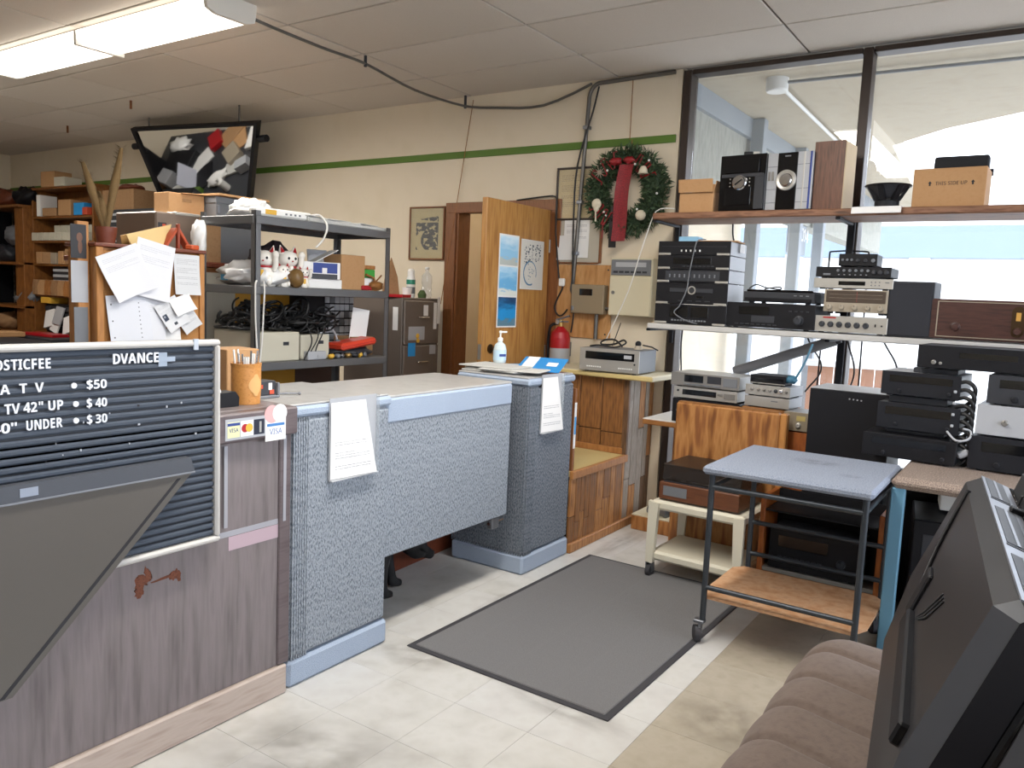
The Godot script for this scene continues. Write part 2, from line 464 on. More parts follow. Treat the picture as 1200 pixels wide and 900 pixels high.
	# storefront window at the right, beside the sofa
	for i in 5:
		var z0 := ZW + 0.06 + i * 1.36
		var wn := Node3D.new()
		wn.name = "window_%d" % (i + 4); add_child(wn); wn.set_meta("kind", "structure")
		struct("pane", B.new().bx(1.272, 1.278, 0.4, 2.76, z0 + 0.03, z0 + 1.33), M.glass, wn)
		var f := B.new()
		f.bx(1.22, 1.33, 0.35, 2.8, z0 - 0.03, z0 + 0.03, 0.004); f.bx(1.22, 1.33, 2.76, 2.8, z0 + 0.03, z0 + 1.33, 0.004); f.bx(1.22, 1.33, 0.35, 0.4, z0 + 0.03, z0 + 1.33, 0.004)
		if i == 4: f.bx(1.22, 1.33, 0.35, 2.8, z0 + 1.33, z0 + 1.39, 0.004)
		struct("frame", f, M.frame, wn)
	# back room seen through the doorway
	struct("wall_backroom", B.new().bx(-4.6, -2.2, 0, 2.6, -6.62, -6.5), M.wall)
	struct("wall_backroom_side", B.new().bx(-4.72, -4.6, 0, 2.6, -6.62, ZW - 0.14).bx(-2.32, -2.2, 0, 2.6, -6.5, ZW - 0.14), M.wall)
	struct("ceiling_backroom", B.new().bx(-4.72, -2.2, 2.6, 2.72, -6.62, ZW - 0.14), M.ceil_b)
	struct("floor_backroom", B.new().bx(-4.72, -2.2, -0.12, 0, -6.62, ZW - 0.15), M.tile_b)
	var tr := B.new()
	tr.bx(-3.96, -3.86, 0, 2.1, ZW, ZW + 0.02, 0.004); tr.bx(-3.0, -2.92, 0, 2.1, ZW, ZW + 0.02, 0.004); tr.bx(-3.96, -2.92, 2.05, 2.13, ZW, ZW + 0.022, 0.004)
	tr.bx(-3.88, -3.84, 0, 2.09, ZW - 0.14, ZW + 0.005); tr.bx(-3.02, -2.98, 0, 2.09, ZW - 0.14, ZW + 0.005); tr.bx(-3.84, -3.02, 2.06, 2.09, ZW - 0.14, ZW + 0.005)
	struct("trim_2", tr, M.jamb)

func build_lamps() -> void:
	M.tube_glow = mt("#ffffff", 0.5)
	M.tube_glow.emission_enabled = true; M.tube_glow.emission = Color(1.0, 0.98, 0.94); M.tube_glow.emission_energy_multiplier = 2.2
	M.lamp_white = mt("#dcd8d0", 0.4)
	fluorescent("white fluorescent ceiling fixture running above the letter board, two lens covers in view", Vector3(-4.92, HC - 0.002, -2.72), 0, 2.5, 6.0)
	fluorescent("white fluorescent ceiling fixture whose end shows at the top edge, before the window wall", Vector3(-1.40, HC - 0.002, -2.2), 90, 2.5, 7.0)
	fluorescent("white fluorescent ceiling fixture deep in the left back of the shop", Vector3(-8.2, HC - 0.002, -2.72), 0, 2.5, 4.0)
	var bl := thing("added_bulb", "added unseen bulb lighting the room behind the wooden door", "bulb", Vector3(-3.6, 2.6, -5.8))  # unseen bulb added to brighten the back room
	part(bl, "socket", B.new().cyl(Vector3(0, -0.04, 0), Vector3.ZERO, 0.03), M.white)
	part(bl, "added_bulb_glass", B.new().blob(Vector3(0, -0.075, 0), Vector3(0.04, 0.045, 0.04), 8), M.tube_glow)
	var om := OmniLight3D.new()
	om.name = "added_bulb_light"; om.position = Vector3(0, -0.075, 0); om.light_energy = 0.35; om.omni_range = 12; om.omni_attenuation = 2.0; om.light_size = 0.03; om.shadow_enabled = true; om.light_color = Color(1, 0.93, 0.82)
	bl.add_child(om)

func fluorescent(label: String, at: Vector3, yaw: float, l: float, e: float) -> void:
	var o := thing("fluorescent_fixture", label, "lamp", at, yaw)
	var h := l / 2.0
	var b := B.new()
	b.bx(-h, h, -0.035, 0, -0.1, 0.1, 0.004)
	part(o, "housing", b, M.lamp_white)
	var sec := PackedVector2Array([Vector2(-0.15, -0.035), Vector2(-0.14, -0.09), Vector2(-0.09, -0.108), Vector2(0.09, -0.108), Vector2(0.14, -0.09), Vector2(0.15, -0.035)])
	var lens := B.new().prism(sec, -h / 2.0 + 0.012, h / 2.0 - 0.006, Transform3D(Basis(Vector3.UP, PI / 2), Vector3.ZERO)).mesh()
	for s in [-1, 1]:
		part(o, "lens_cover", lens, M.tube_glow).position.x = s * h / 2.0
		var cap := PackedVector2Array([Vector2(-0.155, 0), Vector2(-0.155, -0.04), Vector2(-0.145, -0.094), Vector2(-0.092, -0.113), Vector2(0.092, -0.113), Vector2(0.145, -0.094), Vector2(0.155, -0.04), Vector2(0.155, 0)])
		part(o, "end_cap", B.new().prism(cap, -0.012, 0.012, Transform3D(Basis(Vector3.UP, PI / 2), Vector3(s * h, 0, 0))), M.lamp_white)
	part(o, "lens_clip", B.new().bx(-0.012, 0.012, -0.114, -0.03, -0.15, 0.15, 0.002), M.lamp_white)
	var a := AreaLight3D.new()
	a.name = "tube_light"; a.area_size = Vector2(l - 0.1, 0.24); a.light_energy = e; a.light_color = Color(1.0, 0.98, 0.945)
	a.position = Vector3(0, -0.118, 0); a.rotation.x = -PI / 2; a.shadow_enabled = true
	a.area_range = 20.0; a.area_attenuation = 2.0
	o.add_child(a)

func text_page(w: int, h: int, sd: int, blocks := 3, bg := "#e8e7e6", ink := "#8f9094") -> Image:  # a printed page: lines of small type
	var im := Image.create_empty(w, h, false, Image.FORMAT_RGB8)
	im.fill(Color(bg))
	var r := RandomNumberGenerator.new()
	r.seed = sd
	var y := int(h * 0.12)
	for b in blocks:
		for l in r.randi_range(2, 4):
			var x := int(w * 0.1)
			var end := int(w * (0.9 if l % 3 != 2 else 0.55))
			while x < end:
				var ww := r.randi_range(int(w * 0.03), int(w * 0.1))
				im.fill_rect(Rect2i(x, y, mini(ww, end - x), maxi(1, h / 70)), Color(ink).lerp(Color(bg), r.randf() * 0.4))
				x += ww + maxi(2, w / 60)
			y += maxi(3, h / 26)
			if y > h * 0.92: return im
		y += h / 14
	return im

func photo_page() -> Image:
	var im := text_page(96, 112, 21, 3, "#d5d6d8", "#a5a6aa")
	im.fill_rect(Rect2i(8, 44, 20, 24), Color("#2b3446"))
	im.fill_rect(Rect2i(36, 88, 14, 10), Color("#3a3f48"))
	im.fill_rect(Rect2i(12, 48, 8, 8), Color("#8b8f98"))
	return im

func holes_page() -> Image:
	var im := text_page(160, 180, 22, 1, "#d9dbe2", "#c5c7cf")
	for y in 9: im.fill_rect(Rect2i(118, 30 + y * 16, 4, 4), Color("#6a6d74"))
	for y in 3: im.fill_rect(Rect2i(14, 30 + y * 60, 5, 5), Color("#4a4a4c"))
	return im

func smudge() -> Image:  # soft edged wear: brown where thick, clear at the rim
	var im := Image.create_empty(128, 128, false, Image.FORMAT_RGBA8)
	var nz := FastNoiseLite.new()
	nz.seed = 5; nz.frequency = 0.03; nz.fractal_octaves = 4
	for y in 128:
		for x in 128:
			var d := Vector2(x - 63.5, y - 63.5).length() / 63.5
			var a: float = clampf(1.0 - d, 0, 1) * clampf(0.6 + nz.get_noise_2d(x, y) * 0.9, 0, 1)
			im.set_pixel(x, y, Color(0.33, 0.28, 0.22, a * 0.34))
	return im

func build_outside() -> void:
	M.concrete = nmat(["#b9b7b2", "#c6c4bf", "#b2b0ab"], 0.02, Vector3(0.3, 0.3, 0.3), 0.8, 41)
	M.soffit = nmat(["#a89d8a", "#aca18e", "#a49884"], 0.02, Vector3(0.8, 0.8, 0.8), 0.85, 42)
	M.stucco = relief(nmat(["#83837b", "#93938b", "#9e9d94"], 0.04, Vector3(2, 0.6, 2), 0.9, 43), 0.2, 0.3)
	M.bluegrey = mt("#868c92", 0.6)
	M.paleblue = mt("#77879b", 0.6)
	M.offwhite = mt("#dcdcda", 0.7)
	struct("floor_outside", B.new().bx(-40, 40, -0.2, -0.03, -60, 30), M.concrete)
	var poly := PackedVector2Array([Vector2(-2.1, 5.07), Vector2(1.0, 5.07), Vector2(1.0, 6.1), Vector2(-0.25, 6.85), Vector2(-0.82, 7.27), Vector2(-1.3, 7.84), Vector2(-1.62, 12.5), Vector2(-2.1, 12.5)])
	struct("ceiling_outside", B.new().prism(poly, 2.9, 3.12, Transform3D(Basis(Vector3(1, 0, 0), Vector3(0, 0, -1), Vector3(0, 1, 0)), Vector3.ZERO)), M.soffit)
	var wing := Node3D.new()
	wing.name = "wall_wing"; add_child(wing); wing.set_meta("kind", "structure")
	struct("stucco_band", B.new().bx(-2.3, -2.12, 2.26, 2.9, -12.5, -5.06), M.stucco, wing)
	struct("top_band", B.new().bx(-2.12, -2.085, 2.75, 2.9, -12.5, -5.06), M.bluegrey, wing)
	var i := 0
	for z in [-6.42, -7.70, -8.58]:
		var p := B.new()
		p.bx(-2.09, -1.99, -0.03, 2.9, z - 0.05, z + 0.05, 0.005)
		p.bx(-2.12, -1.96, -0.03, 0.06, z - 0.09, z + 0.09)
		solo("canopy_post", ["pale blue grey post outside the window, behind the tall black stack", "pale blue grey post outside, left of the numbered white door", "pale blue grey post outside, right of the numbered white door"][i], "post", p, M.bluegrey, Vector3.ZERO, 0, "")
		i += 1
	var jb := thing("junction_box", "round white junction box with conduits under the canopy soffit outside", "junction box", Vector3(-1.6, 2.9, -5.32))
	part(jb, "box", B.new().lathe([[0, -0.085], [0.062, -0.085], [0.07, -0.075], [0.07, 0.0]], 20), M.offwhite)
	part(jb, "conduit", B.new().tube([Vector3(0.06, -0.03, 0), Vector3(1.5, -0.03, -0.04)], 0.011), M.grey)
	part(jb, "conduit", B.new().tube([Vector3(0, -0.03, -0.06), Vector3(-0.09, -0.03, -3.2)], 0.013), M.offwhite)
	var dr := thing("office_door", "white door with house numbers above it outside, between two pale posts", "door", Vector3(-2.16, -0.03, -8.2), 90)
	part(dr, "leaf", B.new().bx(-0.24, 0.24, 0, 1.98, -0.03, 0.03, 0.004), M.offwhite)
	part(dr, "number_panel", B.new().bx(-0.24, 0.24, 2.0, 2.35, -0.03, 0.03), M.bluegrey)
	lettering(dr, "0014", 0.12, Vector3(0.13, 2.19, 0.034), 0, M.plastic_white, "Droid Sans", 0.004)
	part(dr, "knob", B.new().blob(Vector3(0.18, 1.0, 0.06), Vector3(0.03, 0.03, 0.03), 6), M.chrome)
	var bd := thing("far_building", "long white building with a pale blue band, far outside the window", "building", Vector3(2, -0.03, -19))
	part(bd, "wall", B.new().bx(-14, 14, 0, 4.6, -3, 0), M.offwhite)
	part(bd, "blue_band", B.new().bx(-14, 14, 2.62, 3.3, 0, 0.12, 0.01), M.paleblue)
	for k in 5: part(bd, "pillar", B.new().bx(-9.0 + k * 4.4, -8.6 + k * 4.4, 0, 2.62, 0, 0.16, 0.01), M.offwhite)
	var fe := thing("plank_fence", "low orange wooden fence with a pale rail outside, seen beneath the lower shelf", "fence", Vector3(-1.9, -0.03, -8.0), 14)
	for k in 7: part(fe, "plank", B.new().bx(k * 0.12, k * 0.12 + 0.112, 0.05, 0.92, -0.012, 0.012, 0.003), M.brickwood if M.has("brickwood") else M.shelf_wood)
	part(fe, "rail", B.new().bx(-0.02, 0.86, 0.92, 0.98, -0.04, 0.04, 0.004), M.offwhite)

# ---------------------------------------------------------------- counters, pillars and the gate
func build_counters() -> void:
	# left counter clad in walnut laminate
	var c := thing("service_counter", "service counter faced in worn dark walnut laminate, the letter board on its front", "counter", Vector3(XC, 0, -0.7))
	part(c, "front_panel", B.new().bx(-0.03, 0.0, 0.11, 0.94, -1.12, 1.6), M.walnut)
	part(c, "body", B.new().bx(-0.6, -0.03, 0.0, 0.985, -1.12, 1.6), M.walnut_edge)
	part(c, "kick_board", B.new().bx(-0.03, 0.016, 0.0, 0.108, -1.12, 1.6, 0.006), M.kick)
	part(c, "top_edge", B.new().bx(-0.03, 0.03, 0.935, 1.03, -1.145, 1.6, 0.006), M.walnut_edge)
	part(c, "worktop", B.new().bx(-0.62, -0.03, 0.985, 1.03, -1.145, 1.6, 0.004), M.walnut)
	part(c, "corner_strip", B.new().bx(-0.02, 0.008, 0.11, 0.937, -1.135, -1.085, 0.004), M.walnut_edge)
	M.tapegrey = mt("#9b9ba2", 0.5)
	for t in [[0.657, 0.924, -0.875, -0.862], [0.63, 0.935, -1.112, -1.1]]:
		part(c, "tape_strip", B.new().bx(0.0085, 0.0095, t[0], t[1], t[2], t[3]), M.tapegrey, "vertical strip of grey tape")
	part(c, "tape_strip", B.new().box(Vector3(0.0005, 0.632, -0.97), Vector3(0.0012, 0.018, 0.29)), M.tapegrey, "horizontal strip of grey tape")
	part(c, "tape_strip", B.new().box(Vector3(0.001, 0.598, -0.985), Vector3(0.0012, 0.046, 0.2)), mt("#b09aa3", 0.5), "pinkish tape label")
	M.rust = nmat(["#5f3523", "#74422d", "#4f2d20"], 0.1, Vector3(4, 4, 4), 0.8, 44)
	for s in [[0.575, -0.605, 0.022, 0.01, 0.3], [0.56, -0.59, 0.02, 0.014, 0.9], [0.545, -0.58, 0.024, 0.013, 0.2], [0.525, -0.578, 0.016, 0.012, 0.0], [0.548, -0.655, 0.004, 0.035, 0.1], [0.547, -0.69, 0.014, 0.016, 0.3], [0.545, -0.705, 0.018, 0.008, 0.2]]:
		part(c, "chipped_patch", B.new().blob(Vector3(0.0, s[0], s[1]), Vector3(0.0015, s[2], s[3]), 8, 0.9, int(s[0] * 1000), Basis(Vector3.RIGHT, s[4])), M.rust)
	# pillars in ribbed carpet
	for k in 2:
		var z0: float = [-1.84, -3.365][k]
		var z1: float = [-2.346, -3.83][k]
		var l: float = z0 - z1
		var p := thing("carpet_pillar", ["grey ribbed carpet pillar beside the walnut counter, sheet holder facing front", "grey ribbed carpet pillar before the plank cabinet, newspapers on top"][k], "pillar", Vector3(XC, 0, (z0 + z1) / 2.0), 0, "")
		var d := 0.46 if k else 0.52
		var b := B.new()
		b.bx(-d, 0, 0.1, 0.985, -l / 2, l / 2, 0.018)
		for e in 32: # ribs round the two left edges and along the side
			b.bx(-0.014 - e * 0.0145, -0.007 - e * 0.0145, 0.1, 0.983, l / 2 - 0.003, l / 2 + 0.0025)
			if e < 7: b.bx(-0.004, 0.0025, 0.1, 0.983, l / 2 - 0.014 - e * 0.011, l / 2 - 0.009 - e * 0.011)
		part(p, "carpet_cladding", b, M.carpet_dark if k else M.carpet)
		part(p, "base_band", B.new().bx(-d - 0.004, 0.005, 0.0, 0.1, -l / 2 - 0.004, l / 2 + 0.005, 0.012), M.carpet_band)
		part(p, "top_band", B.new().bx(-d - 0.004, 0.004, 0.985, 1.022, -l / 2 - 0.004, l / 2 + 0.004, 0.01), M.carpet_band)
		part(p, "top", B.new().bx(-d, -0.012, 1.022, 1.03, -l / 2 + 0.004, l / 2 - 0.004, 0.003), M.laminate)
		# acrylic holder with its sheet
		var h := thing("sheet_holder", ["clear holder with a curling printed sheet on the nearer carpet pillar", "clear holder with a printed sheet on the farther carpet pillar"][k], "sign holder", Vector3(XC + 0.006, 0.735, [-2.13, -3.57][k]))
		var w := 0.242 if k == 0 else 0.2
		part(h, "back_plate", B.new().bx(0.0, 0.002, 0.0, 0.305, -w / 2, w / 2), M.lightgrey)
		part(h, "lip", B.new().bx(0.0, 0.022, -0.002, 0.002, -w / 2, w / 2), M.lightgrey)
		part(h, "side_edge", B.new().bx(0.0, 0.02, 0.0, 0.305, -w / 2, -w / 2 + 0.002), M.glassy)
		var sh := B.new().grid(10, 12, func(s, t): return Vector3(0.006 + 0.02 * pow(1.0 - t, 2.0) * s + 0.012 * sin(t * 3.0) * s, 0.004 + t * 0.285, w / 2 - 0.004 - s * (w * 0.72 + 0.05 * pow(1.0 - t, 1.5))))
		part(h, "printed_sheet", sh, M.sheet_text)
	# the lifting gate
	var g := thing("counter_gate", "grey carpet fronted lifting gate panel with a laminate top, between the two carpet pillars", "gate", Vector3(XC - 0.03, 0, -2.35))
	part(g, "carpet_panel", B.new().bx(-0.05, 0, 0.345, 0.915, -0.9, 0.0, 0.006), M.carpet)
	part(g, "top_band", B.new().bx(-0.05, 0.005, 0.905, 1.008, -0.9, 0.0, 0.008), M.carpet_band)
	part(g, "flap_top", B.new().bx(-0.5, -0.002, 1.006, 1.018, -0.905, 0.0, 0.004), M.laminate)
	part(g, "back_rail", B.new().bx(-0.5, -0.46, 0.93, 1.006, -0.9, 0.0), M.walnut)
	var lt := part(g, "latch", B.new().bx(-0.045, -0.008, 0.285, 0.345, -0.85, -0.79, 0.006), M.steel)
	part(lt, "latch_bolt", B.new().cyl(Vector3(-0.025, 0.315, -0.9), Vector3(-0.025, 0.315, -0.78), 0.008), M.chrome)
	# brown cupboard back seen under the gate
	var lc := thing("low_cupboard", "low reddish brown cupboard behind the gate, seen beneath it behind the dog", "cupboard", Vector3(-2.815, 0, -2.95), 3.5)
	part(lc, "panel", B.new().bx(-0.15, 0.15, 0.0, 0.6, -0.85, 0.6, 0.004), M.redwood)
	part(lc, "top", B.new().bx(-0.17, 0.17, 0.6, 0.625, -0.87, 0.62, 0.004), M.walnut)
	# plank cabinet: low bench and the taller block behind it
	var pc := thing("plank_cabinet", "plank clad cabinet with a low yellow bench and tall block, receiver on its top", "cabinet", Vector3(XC, 0, -4.2))
	part(pc, "bench_carcass", B.new().bx(-0.68, -0.012, 0.0, 0.435, -0.32, 0.36), M.gap)
	part(pc, "bench_top", B.new().bx(-0.68, -0.01, 0.44, 0.47, -0.32, 0.36, 0.003), M.bench_yellow)
	part(pc, "bench_edge", B.new().bx(-0.012, 0.014, 0.425, 0.472, -0.34, 0.36, 0.004), M.oak)
	part(pc, "niche_rail", B.new().bx(-0.68, -0.02, 0.47, 0.51, -0.33, -0.315, 0.003), M.oak)
	part(pc, "block_carcass", B.new().bx(-0.68, -0.012, 0.0, 0.945, -0.705, -0.335), M.gap)
	part(pc, "plinth", B.new().bx(-0.01, 0.018, 0.0, 0.055, -0.71, 0.36, 0.004), M.plank1)
	var z := 0.36
	while z > -0.32:  # planks of the bench front, with a short row at the foot of some
		var w2 := 0.05 + rng.randf() * 0.06
		if z - w2 < -0.32: w2 = z + 0.325
		var cut := 0.16 + rng.randf() * 0.1 if rng.randf() < 0.45 else 0.0
		if cut > 0: part(pc, "plank", B.new().bx(-0.016, 0.0, 0.055, cut - 0.005, z - w2 + 0.004, z - 0.001, 0.002), M["plank%d" % rng.randi_range(0, 3)])
		part(pc, "plank", B.new().bx(-0.016, 0.0 + rng.randf() * 0.003, maxf(0.055, cut), 0.425, z - w2 + 0.004, z - 0.001, 0.002), M["plank%d" % (rng.randi() % 2)])
		z -= w2
	z = -0.325
	while z > -0.7:  # grey planks at the window end
		var w3 := 0.05 + rng.randf() * 0.05
		if z - w3 < -0.7: w3 = z + 0.706
		var cut := 0.25 + rng.randf() * 0.4
		part(pc, "plank", B.new().bx(-0.016, 0.0, 0.055, cut - 0.005, z - w3 + 0.004, z - 0.001, 0.002), M["plank%d" % [2, 2, 1, 3][rng.randi() % 4]])
		part(pc, "plank", B.new().bx(-0.016, rng.randf() * 0.003, cut, 0.945, z - w3 + 0.004, z - 0.001, 0.002), M["plank%d" % [2, 1, 2, 0][rng.randi() % 4]])
		z -= w3
	var xx := -0.68
	for w4 in [0.14, 0.2, 0.16, 0.18]:  # planks at the back of the niche
		var cut := 0.6 + rng.randf() * 0.03
		var mm = M["plank%d" % (0 if w4 > 0.15 else 1)]
		part(pc, "plank", B.new().bx(xx + 0.001, xx + w4 - 0.005, 0.51, cut - 0.005, -0.34, -0.322, 0.002), M.plank0)
		part(pc, "plank", B.new().bx(xx + 0.001, xx + w4 - 0.005, cut, 0.945, -0.34, -0.322, 0.002), mm)
		xx += w4
	part(pc, "corner_post", B.new().bx(-0.03, 0.006, 0.435, 0.945, -0.345, -0.318, 0.003), M.plank3)
	var ct := thing("wall_worktop", "cream laminate worktop with rounded yellow edge on the plank cabinet", "worktop", Vector3(-2.3, 0.95, -4.69))
	part(ct, "slab", B.new().bx(-0.5, 0.34, 0.0, 0.034, -0.22, 0.22, 0.008), M.cream)
	part(ct, "front_edge", B.new().bx(-0.5, 0.34, 0.002, 0.032, 0.215, 0.232, 0.006), M.cream_edge)
	# side board with a pinned leaflet left of the niche
	var sb := thing("side_board", "narrow wooden upright at the niche, a white and blue leaflet pinned on it", "upright", Vector3(XC - 0.02, 0, -3.86))
	part(sb, "upright", B.new().bx(-0.05, 0.012, 0.47, 0.94, -0.02, 0.0, 0.002), M.jamb)
	part(sb, "leaflet", B.new().bx(0.012, 0.014, 0.60, 0.86, -0.018, 0.004), M.paper)
	part(sb, "leaflet_picture", B.new().bx(0.014, 0.015, 0.68, 0.78, -0.016, 0.002), M.blue)

# ---------------------------------------------------------------- mat, carts, sofa, screens
func build_floor_things() -> void:
	var mt_ := thing("floor_mat", "large charcoal entrance mat on the floor before the gate", "mat", Vector3(-1.575, 0, -3.13), -0.6)
	part(mt_, "pile", B.new().bx(-0.435, 0.435, 0.0, 0.009, -0.74, 0.74, 0.003), M.mat)
	part(mt_, "rubber_edge", B.new().bx(-0.462, 0.462, 0.0, 0.005, -0.765, 0.765, 0.002), M.rubber)
	# black tube cart with blue carpet top
	var cart := thing("tube_cart", "black steel tube cart with a worn blue grey carpet top and a tan lower shelf", "cart", Vector3(-0.805, 0, -3.495))
	M.carpet_blue = relief(nmat(["#626979", "#7f8797", "#969dab", "#737b8b"], 0.11, Vector3(5, 5, 5), 0.95, 50), 0.3, 0.3)
	M.stain = nmat(["#807e80", "#7a787a", "#86858a"], 0.1, Vector3(4, 4, 4), 0.95, 51)
	part(cart, "carpet_top", B.new().bx(-0.335, 0.33, 0.735, 0.772, -0.335, 0.335, 0.012), M.carpet_blue)
	for q in [[0.02, -0.1, 0.26, 0.16], [0.2, 0.1, 0.12, 0.08]]:
		part(cart, "stain", B.new().quad(Vector3(q[0] - q[2] / 2, 0.7725, q[1] + q[3] / 2), Vector3(q[0] + q[2] / 2, 0.7725, q[1] + q[3] / 2), Vector3(q[0] + q[2] / 2, 0.7725, q[1] - q[3] / 2), Vector3(q[0] - q[2] / 2, 0.7725, q[1] - q[3] / 2)), M.smudge, "soft brown stain")
	M.tube_steel = mt("#3d4248", 0.4, 0.5)
	for sx in [-1, 1]:
		for sz in [-1, 1]:
			part(cart, "leg", B.new().tube([Vector3(sx * 0.3, 0.095, sz * 0.3), Vector3(sx * 0.3, 0.74, sz * 0.3)], 0.0125, 10), M.tube_steel)
			var ca := part(cart, "castor", B.new().cyl(Vector3(sx * 0.3 - 0.03, 0.036, sz * 0.3 + 0.012), Vector3(sx * 0.3 - 0.008, 0.036, sz * 0.3 - 0.002), 0.036, -1, 16), M.rubber)
			part(ca, "castor_fork", B.new().bx(sx * 0.3 - 0.012, sx * 0.3 - 0.002, 0.03, 0.1, sz * 0.3 - 0.016, sz * 0.3 + 0.018, 0.003).bx(sx * 0.3 - 0.035, sx * 0.3 + 0.012, 0.085, 0.1, sz * 0.3 - 0.018, sz * 0.3 + 0.02, 0.003), M.steel)
	for q in [[0.68, 1], [0.245, 1], [0.68, -1], [0.4, -1], [0.245, -1]]:
		part(cart, "cross_bar", B.new().tube([Vector3(-0.3, q[0], q[1] * 0.3), Vector3(0.3, q[0], q[1] * 0.3)], 0.0115, 8), M.tube_steel)
	for sx in [-1, 1]:
		part(cart, "cross_bar", B.new().tube([Vector3(sx * 0.3, 0.68, -0.3), Vector3(sx * 0.3, 0.68, 0.3)], 0.01, 8), M.tube_steel)
	M.tan = nmat(["#a8764f", "#b98a63", "#c49a76", "#ad8362"], 0.02, Vector3(2.5, 2.5, 2.5), 0.6, 52, 4)
	var sp := PackedVector2Array([Vector2(-0.33, -0.16), Vector2(-0.29, -0.25), Vector2(0.29, -0.25), Vector2(0.33, -0.16), Vector2(0.33, 0.2), Vector2(0.29, 0.25), Vector2(-0.29, 0.25), Vector2(-0.33, 0.2)])
	part(cart, "lower_shelf", B.new().prism(sp, 0.19, 0.202, Transform3D(Basis(Vector3(1, 0, 0), Vector3(0, 0, -1), Vector3(0, 1, 0)), Vector3(0, 0, 0.04))), M.tan)
	# cream cart
	var cc := thing("plastic_cart", "cream moulded plastic cart with black castors, the wooden turntable on it", "cart", Vector3(-1.38, 0, -3.99), -2)
	M.cartcream = mt("#d3cdba", 0.5)
	for y in [0.412, 0.14]:
		part(cc, "tray", B.new().bx(-0.25, 0.25, y - 0.05, y, -0.19, 0.19, 0.012), M.cartcream)
	for sx in [-1, 1]:
		for sz in [-1, 1]:
			var lp := PackedVector2Array([Vector2(sx * 0.255, 0.08), Vector2(sx * 0.215, 0.08), Vector2(sx * 0.2, 0.40), Vector2(sx * 0.255, 0.408)])
			part(cc, "leg", B.new().prism(lp, sz * 0.195 - 0.014, sz * 0.195 + 0.014), M.cartcream)
			var ca := part(cc, "castor", B.new().cyl(Vector3(sx * 0.235 - 0.012, 0.034, sz * 0.19), Vector3(sx * 0.235 + 0.012, 0.034, sz * 0.19), 0.034, -1, 14), M.rubber)
			part(ca, "castor_fork", B.new().bx(sx * 0.235 - 0.019, sx * 0.235 - 0.014, 0.03, 0.088, sz * 0.19 - 0.015, sz * 0.19 + 0.015).bx(sx * 0.235 + 0.014, sx * 0.235 + 0.019, 0.03, 0.088, sz * 0.19 - 0.015, sz * 0.19 + 0.015), M.steel)
	# turntable in a wooden plinth under a smoked lid
	var tt := thing("record_player", "record player in a walnut plinth under a smoked lid, on the cream cart", "record player", Vector3(-1.385, 0.413, -3.99), -2)
	M.smoke = mt(Color(0.2, 0.17, 0.15, 0.62), 0.3)
	M.smoke.transparency = BaseMaterial3D.TRANSPARENCY_ALPHA
	part(tt, "plinth", B.new().bx(-0.215, 0.215, 0.008, 0.098, -0.17, 0.17, 0.004), M.plinth)
	part(tt, "deck_plate", B.new().bx(-0.2, 0.2, 0.098, 0.102, -0.155, 0.155), M.charcoal)
	var pl := part(tt, "platter", B.new().cyl(Vector3(-0.05, 0.102, 0), Vector3(-0.05, 0.118, 0), 0.14, -1, 32), M.black)
	part(pl, "spindle", B.new().cyl(Vector3(-0.05, 0.118, 0), Vector3(-0.05, 0.13, 0), 0.003), M.chrome)
	part(tt, "tonearm", B.new().tube([Vector3(0.15, 0.13, -0.1), Vector3(0.15, 0.132, 0.05), Vector3(0.11, 0.128, 0.1)], 0.005), M.chrome)
	part(tt, "brand_plate", B.new().bx(-0.19, -0.06, 0.03, 0.08, 0.1705, 0.172), M.grey)
	var lid := B.new()
	lid.bx(-0.21, 0.21, 0.185, 0.189, -0.165, 0.14); lid.bx(-0.21, 0.21, 0.105, 0.185, -0.165, -0.161)
	lid.bx(-0.21, -0.206, 0.105, 0.185, -0.165, 0.14); lid.bx(0.206, 0.21, 0.105, 0.185, -0.165, 0.14); lid.bx(-0.21, 0.21, 0.105, 0.185, 0.136, 0.14)
	part(tt, "dust_cover", lid, M.smoke)
	for s in [-1, 1]: part(tt, "foot", B.new().bx(s * 0.17 - 0.02, s * 0.17 + 0.02, 0, 0.008, -0.1, 0.1), M.rubber)
	# tall plywood box
	var pb := thing("plywood_box", "tall reddish plywood cabinet turned with its blank side out, under the silver decks", "cabinet", Vector3(-1.39, 0, -4.385))
	part(pb, "blank_side", B.new().bx(-0.30, 0.272, 0.02, 0.89, 0.13, 0.19, 0.012), M.ply_red)
	part(pb, "pale_edge", B.new().bx(-0.29, 0.265, 0.889, 0.893, 0.136, 0.184), M.shelf_wood)
	part(pb, "edge_strip", B.new().bx(0.274, 0.31, 0.02, 0.886, 0.13, 0.185, 0.006), M.pinewood)
	for x in [-0.2, 0.2]: part(pb, "foot", B.new().bx(x - 0.03, x + 0.03, 0.0, 0.03, 0.07, 0.185, 0.003), M.pinewood)
	# open orange cabinet behind the tube cart, black amplifier inside
	var oc := thing("open_cabinet", "open orange brown wooden cabinet on the floor behind the tube cart", "cabinet", Vector3(-0.7, 0, -3.985))
	M.orange_wood = nmat(["#7d3f16", "#9a5422", "#a7602b"], 0.03, Vector3(4, 1, 4), 0.45, 54)
	part(oc, "side_panel", B.new().bx(-0.385, -0.36, 0.0, 0.52, -0.12, 0.12, 0.003), M.orange_wood)
	part(oc, "side_panel", B.new().bx(0.15, 0.175, 0.0, 0.52, -0.12, 0.12, 0.003), M.orange_wood)
	part(oc, "bottom_panel", B.new().bx(-0.36, 0.15, 0.08, 0.12, -0.12, 0.12, 0.003), M.orange_wood)
	part(oc, "top_panel", B.new().bx(-0.36, 0.15, 0.45, 0.46, -0.12, 0.12, 0.003), M.black)  # coloured black to stand for the shaded gap under the cart top
